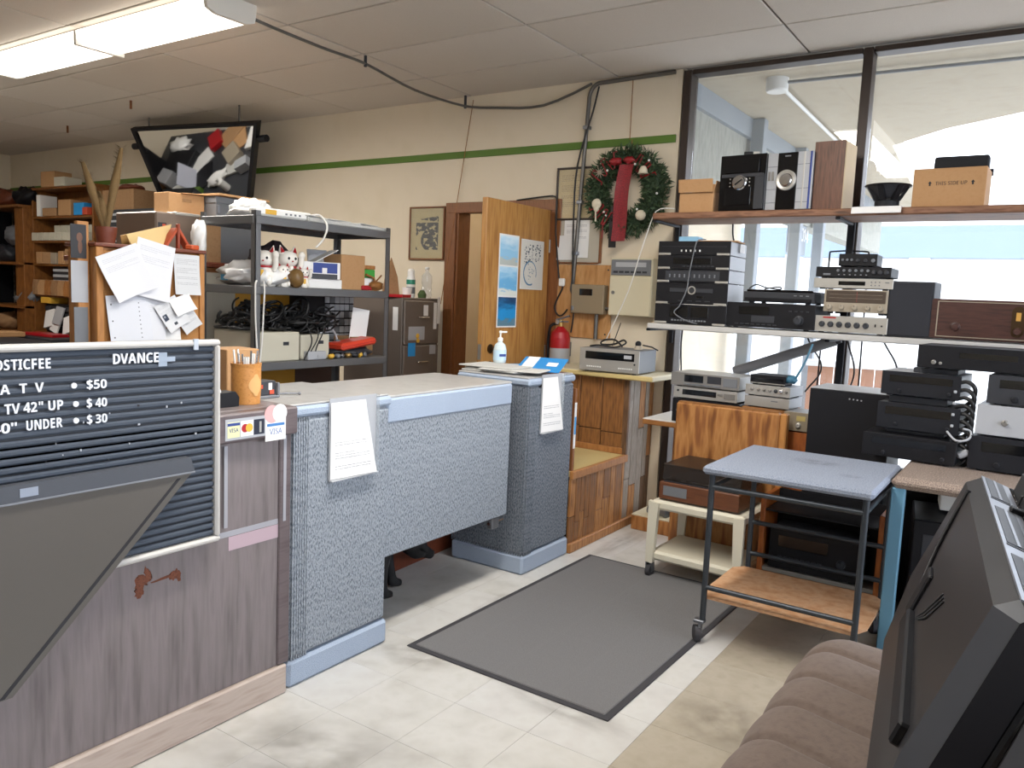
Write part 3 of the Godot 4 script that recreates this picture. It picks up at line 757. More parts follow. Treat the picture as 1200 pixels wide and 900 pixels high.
	part(oc, "back_panel", B.new().bx(-0.36, 0.15, 0.12, 0.52, -0.12, -0.112), M.black)
	part(oc, "inner_board", B.new().bx(-0.36, 0.15, 0.145, 0.165, -0.11, 0.1), mt("#8b8780", 0.6))
	# table with blue legs and tweed top
	var bt := thing("tweed_table", "table on blue steel legs with a padded brown tweed top, black receivers on it", "table", Vector3(0.13, 0, -4.0))
	M.tweed = relief(nmat(["#40352f", "#85746a", "#b09e90", "#6a5a50"], 0.1, Vector3(7, 7, 7), 0.95, 55, 2, FastNoiseLite.TYPE_CELLULAR), 0.2, 0.4)
	M.blue_steel = mt("#5d8aa3", 0.5, 0.1)
	part(bt, "tweed_top", B.new().bx(-0.6, 0.95, 0.728, 0.778, -0.5, 0.5, 0.02), M.tweed)
	for sx in [-0.572, 0.9]:
		for sz in [-0.46, 0.465]:
			part(bt, "leg", B.new().bx(sx - 0.026, sx + 0.026, 0.0, 0.73, sz - 0.02, sz + 0.02, 0.004), M.blue_steel)
		part(bt, "floor_bar", B.new().bx(sx - 0.022, sx + 0.022, 0.0, 0.04, -0.44, 0.445, 0.003), M.blue_steel)
	part(bt, "floor_rail", B.new().bx(-0.546, 0.87, 0.0, 0.035, 0.45, 0.48, 0.003), M.blue_steel)
	part(bt, "upper_rail", B.new().bx(-0.546, 0.87, 0.68, 0.728, -0.475, -0.45, 0.003), M.blue_steel)
	# subwoofer under the table
	var sw := thing("subwoofer", "big plain black subwoofer box standing under the tweed table", "speaker", Vector3(-0.19, 0, -3.98), 8)
	part(sw, "cabinet", B.new().bx(-0.24, 0.24, 0.012, 0.56, -0.2, 0.2, 0.006), M.black)
	part(sw, "foot", B.new().bx(-0.2, 0.2, 0, 0.012, -0.16, 0.16), M.rubber)
	part(sw, "rear_plate", B.new().bx(-0.2, 0.2, 0.06, 0.5, 0.2, 0.203, 0.001), M.charcoal)
	var kc := thing("dark_filler_box", "added black box blocking window light under the tweed table, behind the subwoofer", "cabinet", Vector3(-0.1, 0, -4.34))  # added filler: closes the bright gap so the space under the table reads dark
	part(kc, "cabinet", B.new().bx(-0.45, 0.5, 0.02, 0.66, -0.06, 0.05, 0.004), M.black)
	part(kc, "plinth", B.new().bx(-0.43, 0.48, 0.0, 0.02, -0.05, 0.04), M.charcoal)
	build_sofa()

func build_sofa() -> void:
	M.sofa = relief(nmat(["#594c46", "#64564f", "#6a5c54", "#5e5049"], 0.04, Vector3(2.5, 2.5, 2.5), 0.95, 56, 4), 0.35, 0.08)
	M.sofa.rim_enabled = true; M.sofa.rim = 0.25
	var s := thing("sofa", "worn brown quilted sofa, screens leaning on its seat", "sofa", Vector3(0.0, 0, -1.5))
	# seat cushion: rounded front edge (towards -x) and end, seams across
	var seat := B.new().grid(30, 240, func(a, t):
		var z: float = -1.2 + 2.4 * t
		var g: float = 1.0
		for e in [-1.2, 1.2]:
			var q: float = clampf(1.0 - absf(z - e) / 0.2, 0, 1)
			g = minf(g, sqrt(maxf(0.0, 1.0 - q * q)))
		var x: float; var y: float
		if a < 0.5:
			var th: float = a / 0.5 * PI * 0.5
			x = -0.42 - 0.13 * cos(th) ; y = 0.28 + 0.14 * sin(th)
		else:
			x = -0.42 + (a - 0.5) / 0.5 * 0.72; y = 0.42 - 0.03 * (a - 0.5)
		var seam := 0.0
		for k in 12:
			var zz: float = -0.98 + k * 0.2 + 0.25 * (x + 0.5)
			seam = maxf(seam, exp(-pow((z - zz) / 0.011, 2.0)))
		var puff: float = 0.007 * sin(fposmod((z + 0.98 - 0.25 * (x + 0.5)) / 0.2, 1.0) * PI)
		y += puff - seam * 0.014
		if a < 0.5: x -= (puff - seam * 0.014) * cos(a * PI)
		return Vector3(lerpf(-0.1, x, 0.75 + 0.25 * g), 0.14 + (y - 0.14) * (0.62 + 0.38 * g), z))
	part(s, "seat_cushion", seat, M.sofa)
	part(s, "base", B.new().bx(-0.5, 0.42, 0.05, 0.3, -1.13, 1.15, 0.03), M.sofa)
	part(s, "backrest", B.new().box(Vector3(0.4, 0.55, 0), Vector3(0.2, 0.66, 2.3), 0.06, Basis(Vector3.BACK, -0.18)), M.sofa)
	for q in [[-0.46, -1.05], [-0.46, 1.05], [0.4, -1.05], [0.4, 1.05]]:
		part(s, "leg", B.new().cyl(Vector3(q[0], 0, q[1]), Vector3(q[0], 0.06, q[1]), 0.02, 0.025), M.jamb)
	# flat screens leaning on the seat, backs to the room
	for k in 2:
		var tv := thing("flat_television", ["black flat television leaning on the sofa seat, back cover and vents showing", "second black flat television behind the first, only its edge in view"][k], "television", [Vector3(-0.245, 0.43, -1.86), Vector3(-0.105, 0.428, -1.86)][k])
		tv.rotation = Vector3(0, deg_to_rad([6.4, 6.0][k]), deg_to_rad([-20.0, -17.0][k]))
		# local: back faces -x, length along z, up y
		var h: float = [0.625, 0.66][k]
		var l: float = [0.53, 0.55][k]
		var fr := B.new().bx(0.045, 0.085, 0.0, h, -l, l, 0.008)
		part(tv, "front_frame", fr, M.black_gloss)
		part(tv, "screen", B.new().bx(0.085, 0.0865, 0.05, h - 0.04, -l + 0.045, l - 0.045), M.screen_dark)
		var bc := [Vector2(0.045, 0.03), Vector2(0.045, h - 0.002), Vector2(-0.02, h - 0.004), Vector2(-0.045, h - 0.03), Vector2(-0.05, 0.3), Vector2(-0.03, 0.1), Vector2(0.0, 0.03)]
		part(tv, "back_cover", B.new().prism(PackedVector2Array(bc), -l + 0.03, l - 0.03), M.tvback)
		for e in [-1, 1]:  # sloping ends of the cover
			var sl := B.new()
			for q in 7:
				var p0: Vector2 = bc[q]; var p1: Vector2 = bc[(q + 1) % 7]
				var a := Vector3(p0.x, p0.y, e * (l - 0.03)); var b := Vector3(p1.x, p1.y, e * (l - 0.03))
				var c := Vector3(lerpf(0.045, p1.x, 0.6), p1.y, e * (l - 0.006)); var d := Vector3(lerpf(0.045, p0.x, 0.6), p0.y, e * (l - 0.006))
				if e > 0: sl.quad(a, d, c, b)
				else: sl.quad(a, b, c, d)
			part(tv, "cover_end", sl, M.tvend)
			var cp: Array = bc.map(func(q): return Vector2(lerpf(0.045, q.x, 0.6), q.y))
			part(tv, "side_panel", B.new().prism(PackedVector2Array(cp), e * (l - 0.03), e * (l - 0.005)), M.black)
		part(tv, "stand_bar", B.new().bx(-0.066, -0.04, 0.29, 0.335, -0.12, 0.46, 0.005), M.black)
		part(tv, "terminal_recess", B.new().bx(-0.058, -0.045, 0.3, 0.42, -0.22, -0.14, 0.004), M.black)
		for e in 3: part(tv, "moulded_rib", B.new().tube([Vector3(-0.05, 0.34 + e * 0.006, -0.06 + e * 0.02), Vector3(-0.0515, 0.39, 0.02 + e * 0.022), Vector3(-0.049, 0.46, 0.09 + e * 0.024)], 0.0022, 5), M.charcoal)
		part(tv, "cable_groove", B.new().tube([Vector3(-0.046, 0.6, -0.36), Vector3(-0.052, 0.45, -0.3), Vector3(-0.053, 0.34, -0.18), Vector3(-0.053, 0.3, -0.13)], 0.006, 6), M.black)
		part(tv, "top_trim", B.new().bx(-0.02, 0.046, h - 0.003, h + 0.001, -l + 0.02, l - 0.02), M.tvtop)
		for e in [[-0.5, -0.26], [-0.16, 0.16], [0.24, 0.5]]:
			var vt := part(tv, "vent", B.new().bx(-0.012, 0.03, h + 0.001, h + 0.0022, e[0], e[1]), M.charcoal)
			part(vt, "vent_rib", B.new().bx(0.006, 0.012, h + 0.0022, h + 0.0034, e[0], e[1]), M.tvtop)
			part(tv, "vent_slot", B.new().bx(-0.014, 0.034, h + 0.001, h + 0.0018, e[1] + 0.008, e[1] + 0.02), M.black)
		part(tv, "cable_clip", B.new().bx(0.02, 0.05, h, h + 0.012, -0.2, -0.17, 0.003), M.black)

# ---------------------------------------------------------------- hi-fi boxes: at = middle of the front edge's foot, front towards +z
func gear(called: String, label: String, cat: String, at: Vector3, w: float, h: float, d: float, body: Material, face: Material, feats: Array, group := "", yaw := 0.0, foot := 0.008) -> Node3D:
	var o := thing(called, label, cat, at, yaw, group)
	var f0 := foot
	part(o, "case", B.new().bx(-w / 2, w / 2, f0, h, -d, -0.008, 0.003), body)
	part(o, "front_panel", B.new().bx(-w / 2 - 0.001, w / 2 + 0.001, f0 - 0.001, h + 0.001, -0.009, 0.0, 0.002), face)
	if foot > 0:
		for sx in [-1, 1]:
			for sz in [-0.03, -d + 0.03]: part(o, "foot", B.new().cyl(Vector3(sx * w * 0.4, 0, sz), Vector3(sx * w * 0.4, f0, sz), 0.014, -1, 10), M.rubber)
	for f in feats:
		var c := func(u, v): return Vector3((u - 0.5) * w, f0 + v * (h - f0), 0.0)
		match f[0]:
			"k":
				var p: Vector3 = c.call(f[1], f[2])
				var r: float = f[3]
				var kb := part(o, "knob", B.new().lathe([[0, 0], [r * 1.15, 0], [r * 1.15, 0.002], [r, 0.003], [r * 0.92, r * 1.1], [r * 0.7, r * 1.2], [0, r * 1.2]], 16, p, Vector3.BACK), f[4])
				if r > 0.008: part(kb, "pointer", B.new().bx(p.x - r * 0.08, p.x + r * 0.08, p.y + r * 0.25, p.y + r * 0.85, r * 1.19, r * 1.24), M.black)
			"b":
				var p0: Vector3 = c.call(f[1], f[3]); var p1: Vector3 = c.call(f[2], f[3])
				for i in f[4]:
					var x: float = lerpf(p0.x, p1.x, (i + 0.5) / f[4])
					part(o, "button", B.new().box(Vector3(x, p0.y, 0.002), Vector3(f[5], f[6], 0.006), 0.001), f[7])
			"r":
				var p0: Vector3 = c.call(f[2], f[3]); var p1: Vector3 = c.call(f[4], f[5])
				part(o, f[1], B.new().bx(p0.x, p1.x, p0.y, p1.y, -0.002, f[7], minf(0.0012, f[7] * 0.4)), f[6])
			"t":
				lettering(o, f[1], f[4], c.call(f[2], f[3]) + Vector3(0, 0, 0.0008), 0, f[5], "Droid Sans", 0.001)
	return o

func build_window_shelves() -> void:
	# the two boards across the window
	var s1 := thing("wooden_shelf", "rough brown wooden shelf board across the upper window", "shelf", Vector3(-0.4, 1.932, -4.68))
	part(s1, "board", B.new().bx(-1.64, 1.5, 0, 0.038, -0.185, 0.185, 0.006), M.board)
	var s2 := thing("white_shelf", "pale grey shelf board across the window, carrying the black stack and the old radios", "shelf", Vector3(-0.4, 1.278, -4.68))
	part(s2, "board", B.new().bx(-1.63, 1.5, 0, 0.032, -0.185, 0.19, 0.005), mt("#b9b7b4", 0.5))
	for x in [-2.035, -0.985, 0.1]:
		for o in [s1, s2]:
			var y: float = o.position.y
			part(o, "bracket", B.new().bx(x + 0.4 - 0.012, x + 0.4 + 0.012, -0.016, 0, -0.2, 0.16, 0.002).bx(x + 0.4 - 0.012, x + 0.4 + 0.012, -0.1, 0, -0.22, -0.2, 0.002), M.black_metal)
	var ps := thing("shelf_standard", "black slotted shelf standard on the middle window mullion, over the small amplifier", "bracket rail", Vector3(-0.985, 0.9, -4.88))
	var pb := B.new().bx(-0.02, 0.02, 0, 1.05, -0.018, 0.008, 0.003)
	part(ps, "rail", pb, M.black_metal)
	for k in 2:
		var sx: float = [-1.0, 1.0][k]
		part(ps, "rod", B.new().tube([Vector3(sx * 0.02, 0.875, 0), Vector3(sx * 0.1, 0.87, 0.0), Vector3(sx * 0.105, 0.86, 0.0), Vector3(sx * 0.115, -0.05, 0.0)], 0.005), M.black_metal)
	# --- upper shelf
	var y1 := 1.970
	var cb := thing("open_carton", "small open cardboard carton at the left end of the upper shelf", "box", Vector3(-1.795, y1, -4.64))
	part(cb, "carton_wall", B.new().bx(-0.105, 0.105, 0, 0.12, -0.085, 0.085, 0.003), M.carton)
	for f in [[0.088, 0.16], [-0.088, -0.12]]:
		part(cb, "flap", B.new().box(Vector3(0, 0.155, f[0] + f[1] * 0.12), Vector3(0.21, 0.075, 0.004), 0.001, Basis(Vector3.RIGHT, f[1])), M.carton)
	part(cb, "flap", B.new().box(Vector3(0.108, 0.15, 0.0), Vector3(0.004, 0.07, 0.16), 0.001, Basis(Vector3.BACK, -0.25)), M.carton)
	var bb := gear("mini_stereo", "black mini stereo with a round chrome volume dial, on the upper shelf", "stereo", Vector3(-1.525, y1, -4.55), 0.27, 0.318, 0.3, M.black, M.black_gloss, [
		["r", "display", 0.12, 0.68, 0.86, 0.92, M.screen_dark, 0.012], ["r", "lower_grille", 0.14, 0.1, 0.7, 0.42, M.screen_dark, 0.004],
		["r", "side_column", 0.78, 0.02, 0.98, 0.64, M.charcoal, 0.006],
		["r", "display_band", 0.05, 0.6, 0.95, 0.66, M.charcoal, 0.01], ["b", 0.18, 0.24, 0.62, 1, 0.01, 0.01, M.silver]], "", -5)
	var vd := part(bb, "volume_dial", B.new().lathe([[0, 0], [0.043, 0], [0.043, 0.008], [0.036, 0.012], [0.034, 0.02], [0, 0.021]], 28, Vector3(-0.014, 0.165, 0), Vector3.BACK), M.chrome)
	part(vd, "dial_groove", B.new().box(Vector3(-0.014, 0.165, 0.0215), Vector3(0.05, 0.008, 0.002), 0, Basis(Vector3.BACK, 0.6)), M.black)
	for s in [-1, 1]:
		for k in 3: part(bb, "button", B.new().cyl(Vector3(-0.014 + s * 0.058, 0.145 + k * 0.02, 0), Vector3(-0.014 + s * 0.058, 0.145 + k * 0.02, 0.004), 0.0035, -1, 8), M.silver)
	var ns := thing("headphone_plug", "small black and silver adapter lying on the black mini stereo", "adapter", Vector3(-1.50, y1 + 0.319, -4.60), 20)
	part(ns, "body", B.new().bx(-0.04, 0.01, 0, 0.022, -0.015, 0.015, 0.004), M.black)
	part(ns, "label", B.new().bx(0.01, 0.045, 0.004, 0.022, -0.014, 0.014, 0.002), M.silver)
	var sv := gear("silver_stereo", "silver mini stereo with black centre and large ringed dial, beside the black one", "stereo", Vector3(-1.268, y1, -4.55), 0.262, 0.315, 0.3, M.charcoal, M.lightgrey, [
		["r", "centre_panel", 0.26, 0.0, 0.68, 1.0, M.black_gloss, 0.006], ["r", "side_strip", 0.80, 0.0, 0.83, 1.0, M.silver, 0.003], ["r", "blue_edge", 0.93, 0.0, 0.97, 1.0, M.navy, 0.003],
		["r", "seam", 0.0, 0.36, 0.26, 0.37, M.grey, 0.001], ["r", "seam", 0.0, 0.76, 0.26, 0.77, M.grey, 0.001], ["r", "seam", 0.68, 0.36, 0.95, 0.37, M.grey, 0.001], ["r", "seam", 0.0, 0.12, 0.26, 0.13, M.grey, 0.001], ["r", "seam", 0.68, 0.12, 0.95, 0.13, M.grey, 0.001],
		["r", "seam", 0.68, 0.78, 0.95, 0.79, M.grey, 0.001], ["b", 0.05, 0.2, 0.6, 2, 0.012, 0.05, M.silver_dark], ["b", 0.28, 0.5, 0.05, 3, 0.006, 0.006, M.silver]], "", -5)
	var rg := part(sv, "dial_ring", B.new().lathe([[0.037, 0], [0.056, 0], [0.056, 0.012], [0.05, 0.016], [0.037, 0.012], [0.037, 0.0]], 30, Vector3(-0.008, 0.165, 0.006), Vector3.BACK), M.silver)
	part(sv, "volume_dial", B.new().lathe([[0, 0], [0.034, 0], [0.034, 0.014], [0.028, 0.02], [0, 0.021]], 24, Vector3(-0.008, 0.165, 0.006), Vector3.BACK), M.chrome)
	part(sv, "badge", B.new().bx(-0.024, 0.008, 0.293, 0.3, 0.006, 0.0075), M.grey)
	var ws := thing("wood_speaker", "tall brown wood veneer speaker turned to show its pale back, on the upper shelf", "speaker", Vector3(-1.06, y1, -4.66), -4)
	M.veneer = nmat(["#44291c", "#5b3827", "#6a4431", "#50311f"], 0.03, Vector3(7, 0.7, 7), 0.45, 61)
	part(ws, "veneer_case", B.new().bx(-0.075, 0.085, 0, 0.365, -0.1, 0.1, 0.002), M.veneer)
	part(ws, "pale_side", B.new().bx(0.085, 0.089, 0.004, 0.361, -0.096, 0.096), mt("#c2ab88", 0.7))
	var wf := thing("woofer", "bare black woofer driver lying magnet down on a white card, upper shelf", "loudspeaker", Vector3(-0.765, y1 + 0.006, -4.60))
	part(wf, "magnet", B.new().lathe([[0, 0], [0.058, 0], [0.06, 0.004], [0.06, 0.034], [0.056, 0.038], [0, 0.038]], 28), M.black_metal)
	for k in 6:
		var a := TAU * k / 6.0 + 0.3
		var q := Basis(Vector3.UP, a)
		part(wf, "basket_arm", B.new().prism(PackedVector2Array([Vector2(0.04, 0.038), Vector2(0.062, 0.038), Vector2(0.104, 0.112), Vector2(0.09, 0.112)]), -0.014, 0.014, Transform3D(q, Vector3.ZERO)), M.black)
	part(wf, "cone", B.new().lathe([[0.035, 0.05], [0.04, 0.05], [0.098, 0.113]], 28), M.charcoal)
	part(wf, "rim", B.new().lathe([[0.096, 0.11], [0.112, 0.11], [0.114, 0.114], [0.112, 0.118], [0.098, 0.119], [0.096, 0.11]], 32), M.black)
	var pc := thing("white_card", "bent white card under the bare woofer on the upper shelf", "card", Vector3(-0.79, y1, -4.56), -3)
	part(pc, "sheet", B.new().bx(-0.12, 0.12, 0, 0.005, -0.13, 0.075, 0.002), M.paper)
	part(pc, "folded_edge", B.new().box(Vector3(0, -0.013, 0.08), Vector3(0.24, 0.035, 0.004), 0.001, Basis(Vector3.RIGHT, -0.2)), M.paper)
	var c2 := thing("carton", "cardboard carton printed THIS SIDE UP on the upper shelf", "box", Vector3(-0.478, y1, -4.655), -2)
	part(c2, "box", B.new().bx(-0.162, 0.162, 0, 0.194, -0.1, 0.1, 0.003), M.carton)
	lettering(c2, "THIS SIDE UP", 0.017, Vector3(0.01, 0.118, 0.1005), 0, M.ink, "Droid Sans", 0.001)
	for sx in [-0.085, 0.105]:
		part(c2, "arrow_mark", B.new().prism(PackedVector2Array([Vector2(sx, 0.131), Vector2(sx - 0.009, 0.12), Vector2(sx - 0.004, 0.12), Vector2(sx - 0.004, 0.108), Vector2(sx + 0.004, 0.108), Vector2(sx + 0.004, 0.12), Vector2(sx + 0.009, 0.12)]), 0.1, 0.1008), M.ink)
	var db := thing("black_case", "black box standing behind the THIS SIDE UP carton", "case", Vector3(-0.455, y1, -4.805))
	part(db, "case", B.new().bx(-0.125, 0.125, 0, 0.285, -0.045, 0.045, 0.008), M.black_metal)
	part(db, "knob", B.new().cyl(Vector3(0.125, 0.2, 0), Vector3(0.145, 0.2, 0), 0.018, -1, 12), M.black)
	# --- lower shelf: the black stack of separates, silver feet between
	var y2 := 1.312
	var hs := [0.118, 0.128, 0.078, 0.082, 0.082]
	var nm := [["cassette_deck", "black twin cassette deck, bottom unit of the tall black stack", "cassette deck"], ["cd_player", "black player with round chrome dial, second from bottom of the tall black stack", "player"],
		["graphic_equalizer", "black graphic equalizer with a row of sliders, middle of the tall black stack", "equalizer"], ["tuner", "black tuner with dark window, second from top of the tall black stack", "tuner"], ["amplifier", "black amplifier with a row of white lamps, top unit of the tall black stack", "amplifier"]]
	var ft := [
		[["r", "cassette_door", 0.22, 0.35, 0.48, 0.9, M.screen_dark, 0.004], ["r", "cassette_door", 0.52, 0.35, 0.76, 0.9, M.screen_dark, 0.004], ["b", 0.24, 0.74, 0.18, 12, 0.012, 0.01, M.grey]],
		[["r", "disc_drawer", 0.2, 0.55, 0.8, 0.75, M.charcoal, 0.003], ["r", "display", 0.58, 0.3, 0.68, 0.4, M.screen_dark, 0.002], ["b", 0.3, 0.8, 0.15, 4, 0.03, 0.006, M.charcoal]],
		[["b", 0.15, 0.85, 0.5, 10, 0.008, 0.02, M.grey], ["r", "slider_panel", 0.12, 0.12, 0.88, 0.9, M.charcoal, 0.0008]],
		[["r", "display", 0.22, 0.35, 0.75, 0.8, M.screen_dark, 0.002], ["b", 0.35, 0.8, 0.2, 8, 0.016, 0.008, M.charcoal]],
		[["b", 0.3, 0.62, 0.3, 5, 0.008, 0.012, M.white], ["r", "label_strip", 0.05, 0.6, 0.95, 0.63, M.charcoal, 0.001]]]
	var y := y2
	for i in 5:
		var o := gear(nm[i][0], nm[i][1], nm[i][2], Vector3(-1.785 + i * 0.0, y, -4.545), 0.44, hs[i], 0.315, M.lightgrey if i else M.lightgrey, M.black, ft[i], "units of the tall black stack", 1.5, 0.003)  # light grey cases put the window reflection on the black sides into the colour
		for s in [-1, 1]: part(o, "front_foot", B.new().bx(s * 0.18 - 0.038, s * 0.18 + 0.038, 0.001, 0.014, -0.006, 0.004, 0.002), M.silver)
		if i == 1: part(o, "round_dial", B.new().lathe([[0.018, 0], [0.025, 0], [0.025, 0.006], [0.018, 0.006], [0.018, 0]], 24, Vector3(0.005, 0.085, 0), Vector3.BACK), M.silver)
		y += hs[i] + 0.001
	var bx1 := solo("tissue_box", "small white and blue box on top of the tall black stack", "box", B.new().bx(-0.06, 0.06, 0, 0.035, -0.045, 0.045, 0.002), mt("#8fc0de", 0.6), Vector3(-1.86, y, -4.68))
	var en := solo("brown_envelope", "brown paper envelope lying on the tall black stack", "envelope", B.new().bx(-0.12, 0.12, 0, 0.008, -0.1, 0.08, 0.002), M.carton, Vector3(-1.67, y, -4.68), 6)
	var tg := solo("wire_tag", "small white label hanging at the side of the tall black stack", "tag", B.new().bx(-0.002, 0.0, -0.05, 0.0, -0.04, 0.04), M.paper, Vector3(-1.555, y - 0.006, -4.74))
	var dk := gear("receiver_deck", "wide black receiver on the pale shelf under the black turntable unit", "receiver", Vector3(-1.315, y2, -4.55), 0.505, 0.145, 0.3, M.black, M.black, [
		["r", "display", 0.15, 0.52, 0.5, 0.85, M.screen_dark, 0.002], ["r", "cassette_door", 0.3, 0.2, 0.56, 0.48, M.charcoal, 0.002], ["k", 0.83, 0.36, 0.024, M.charcoal], ["b", 0.1, 0.6, 0.12, 8, 0.02, 0.007, M.charcoal], ["b", 0.7, 0.95, 0.72, 4, 0.014, 0.007, M.charcoal]], "", -3)
	var td := gear("turntable_unit", "low black record deck with sloping front, on the wide black receiver", "record player", Vector3(-1.285, y2 + 0.146, -4.59), 0.4, 0.064, 0.26, M.black, M.charcoal, [["r", "front_bar", 0.03, 0.1, 0.97, 0.4, M.black, 0.01], ["b", 0.7, 0.95, 0.7, 3, 0.016, 0.006, M.grey]], "", -3)
	part(td, "lid", B.new().bx(-0.19, 0.19, 0.064, 0.078, -0.25, -0.01, 0.006), M.black_gloss)
	# old receivers
	gear("valve_amplifier", "silver amplifier with six dark knobs in a row, lowest of the middle stack", "amplifier", Vector3(-0.885, y2, -4.545), 0.372, 0.092, 0.25, M.silver_dark, M.silver, [
		["k", 0.12, 0.47, 0.014, M.charcoal], ["k", 0.24, 0.47, 0.014, M.charcoal], ["k", 0.36, 0.47, 0.014, M.charcoal], ["k", 0.48, 0.47, 0.014, M.charcoal], ["k", 0.6, 0.47, 0.014, M.charcoal], ["k", 0.72, 0.47, 0.014, M.charcoal],
		["r", "red_badge", 0.13, 0.85, 0.31, 0.94, M.red, 0.001], ["r", "switch", 0.84, 0.42, 0.855, 0.6, M.black, 0.008], ["k", 0.93, 0.5, 0.004, M.charcoal]], "", -1)
	gear("dial_tuner", "old tuner with wide dark dial and brass knobs, in the middle stack", "tuner", Vector3(-0.868, y2 + 0.105, -4.555), 0.318, 0.13, 0.22, M.veneer, M.gold, [
		["r", "dial_glass", 0.03, 0.42, 0.97, 0.95, M.dial, 0.002], ["r", "dial_needle", 0.52, 0.46, 0.524, 0.92, M.red, 0.003], ["r", "dial_scale", 0.08, 0.62, 0.92, 0.63, M.gold, 0.0026], ["r", "dial_scale", 0.08, 0.78, 0.92, 0.79, M.gold, 0.0026],
		["k", 0.09, 0.2, 0.015, M.gold], ["k", 0.29, 0.2, 0.013, M.gold], ["k", 0.5, 0.2, 0.014, M.gold], ["k", 0.7, 0.2, 0.013, M.gold], ["k", 0.9, 0.2, 0.015, M.gold]], "", -1, 0.012)
	gear("disc_player", "slim silver disc player with black display, on the old dial tuner", "player", Vector3(-0.888, y2 + 0.236, -4.55), 0.396, 0.058, 0.24, M.silver_dark, M.silver, [["r", "display", 0.32, 0.3, 0.66, 0.72, M.screen_dark, 0.002], ["b", 0.71, 0.86, 0.68, 3, 0.006, 0.006, M.grey], ["b", 0.71, 0.86, 0.34, 3, 0.006, 0.006, M.grey], ["b", 0.9, 0.96, 0.65, 1, 0.02, 0.004, M.grey]], "", -1)
	gear("mixer", "black mixer with two rows of small knobs, on the silver disc player", "mixer", Vector3(-0.892, y2 + 0.295, -4.55), 0.375, 0.06, 0.22, M.black, M.black, [
		["k", 0.3, 0.65, 0.007, M.grey], ["k", 0.38, 0.65, 0.007, M.grey], ["k", 0.46, 0.65, 0.007, M.grey], ["k", 0.54, 0.65, 0.007, M.grey], ["k", 0.62, 0.65, 0.007, M.grey], ["k", 0.7, 0.65, 0.007, M.grey], ["k", 0.78, 0.5, 0.011, M.charcoal], ["k", 0.86, 0.5, 0.011, M.charcoal], ["k", 0.94, 0.5, 0.011, M.charcoal], ["b", 0.28, 0.72, 0.22, 6, 0.008, 0.004, M.lightgrey], ["r", "label", 0.1, 0.15, 0.2, 0.35, M.grey, 0.001]], "", -1)
	gear("small_amplifier", "small black amplifier with a row of knobs, topmost of the middle stack", "amplifier", Vector3(-0.878, y2 + 0.356, -4.58), 0.19, 0.07, 0.16, M.black, M.black, [["k", 0.1, 0.5, 0.006, M.grey], ["k", 0.22, 0.5, 0.006, M.grey], ["k", 0.34, 0.5, 0.006, M.grey], ["k", 0.5, 0.45, 0.009, M.charcoal], ["k", 0.7, 0.45, 0.009, M.charcoal], ["k", 0.9, 0.45, 0.009, M.grey]])
	var sp := thing("black_speaker", "plain black speaker between the middle stack and the brown table radio", "speaker", Vector3(-0.60, y2, -4.67), -2)
	part(sp, "cabinet", B.new().bx(-0.108, 0.108, 0, 0.287, -0.1, 0.11, 0.003), mt("#303136", 0.6))
	part(sp, "grille_cloth", B.new().bx(-0.1, 0.1, 0.008, 0.279, 0.11, 0.118, 0.003), mt("#2a2b31", 0.9))
	var tr := thing("table_radio", "long dark brown table radio with an oblong brass dial plate, at the shelf's right", "radio", Vector3(-0.17, y2 + 0.004, -4.66), -1)
	M.radio_wood = nmat(["#2f1a17", "#40251f", "#4a2c25", "#381f1b"], 0.03, Vector3(0.8, 6, 6), 0.4, 62)
	part(tr, "case", B.new().bx(-0.335, 0.36, 0, 0.2, -0.13, 0.11, 0.006), M.radio_wood)
	part(tr, "front_panel", B.new().bx(-0.3, 0.35, 0.012, 0.188, 0.11, 0.114), M.radio_wood)
	var ed := B.new()
	for q in [[-0.3, 0.35, 0.186, 0.19], [-0.3, 0.35, 0.011, 0.015], [-0.303, -0.298, 0.011, 0.19]]: ed.bx(q[0], q[1], q[2], q[3], 0.112, 0.1155)
	part(tr, "inlay_line", ed, M.gold)
	part(tr, "knob", B.new().lathe([[0, 0], [0.024, 0], [0.024, 0.004], [0.017, 0.006], [0.015, 0.02], [0, 0.021]], 20, Vector3(-0.217, 0.062, 0.114), Vector3.BACK), M.radio_wood)
	var dp := PackedVector2Array()
	for k in 16:
		var a := TAU * k / 16.0
		dp.append(Vector2(0.048 + 0.029 * cos(a), 0.1 + 0.03 * sin(a) + (0.045 if sin(a) >= 0 else -0.045)))
	var pl := part(tr, "dial_plate", B.new().prism(dp, 0.113, 0.118), M.bronze)
	part(pl, "dial_window", B.new().bx(0.038, 0.058, 0.105, 0.145, 0.118, 0.1195), mt("#c9984a", 0.3))
	part(pl, "tuning_knob", B.new().cyl(Vector3(0.048, 0.055, 0.118), Vector3(0.048, 0.055, 0.135), 0.018, 0.015, 18), M.radio_wood)
	# --- low sill shelf with video decks
	var ls := thing("sill_shelf", "short white topped wooden shelf below the window, silver decks stand near", "shelf", Vector3(-1.55, 0.70, -4.62))
	part(ls, "board", B.new().bx(-0.44, 0.8, 0.0, 0.03, -0.24, 0.2, 0.004), M.shelf_wood)
	part(ls, "white_top", B.new().bx(-0.44, 0.8, 0.03, 0.036, -0.24, 0.198, 0.002), M.plastic_white)
	for x in [-0.36, 0.7]: part(ls, "post", B.new().bx(x - 0.02, x + 0.02, -0.7, 0, -0.2, -0.16), M.oak)
	gear("black_deck", "black deck peeking from behind the plywood cabinet, under the silver decks", "deck", Vector3(-1.6, 0.736, -4.41), 0.40, 0.145, 0.28, M.black, M.black, [["b", 0.05, 0.2, 0.5, 3, 0.01, 0.01, M.grey]], "", -1)
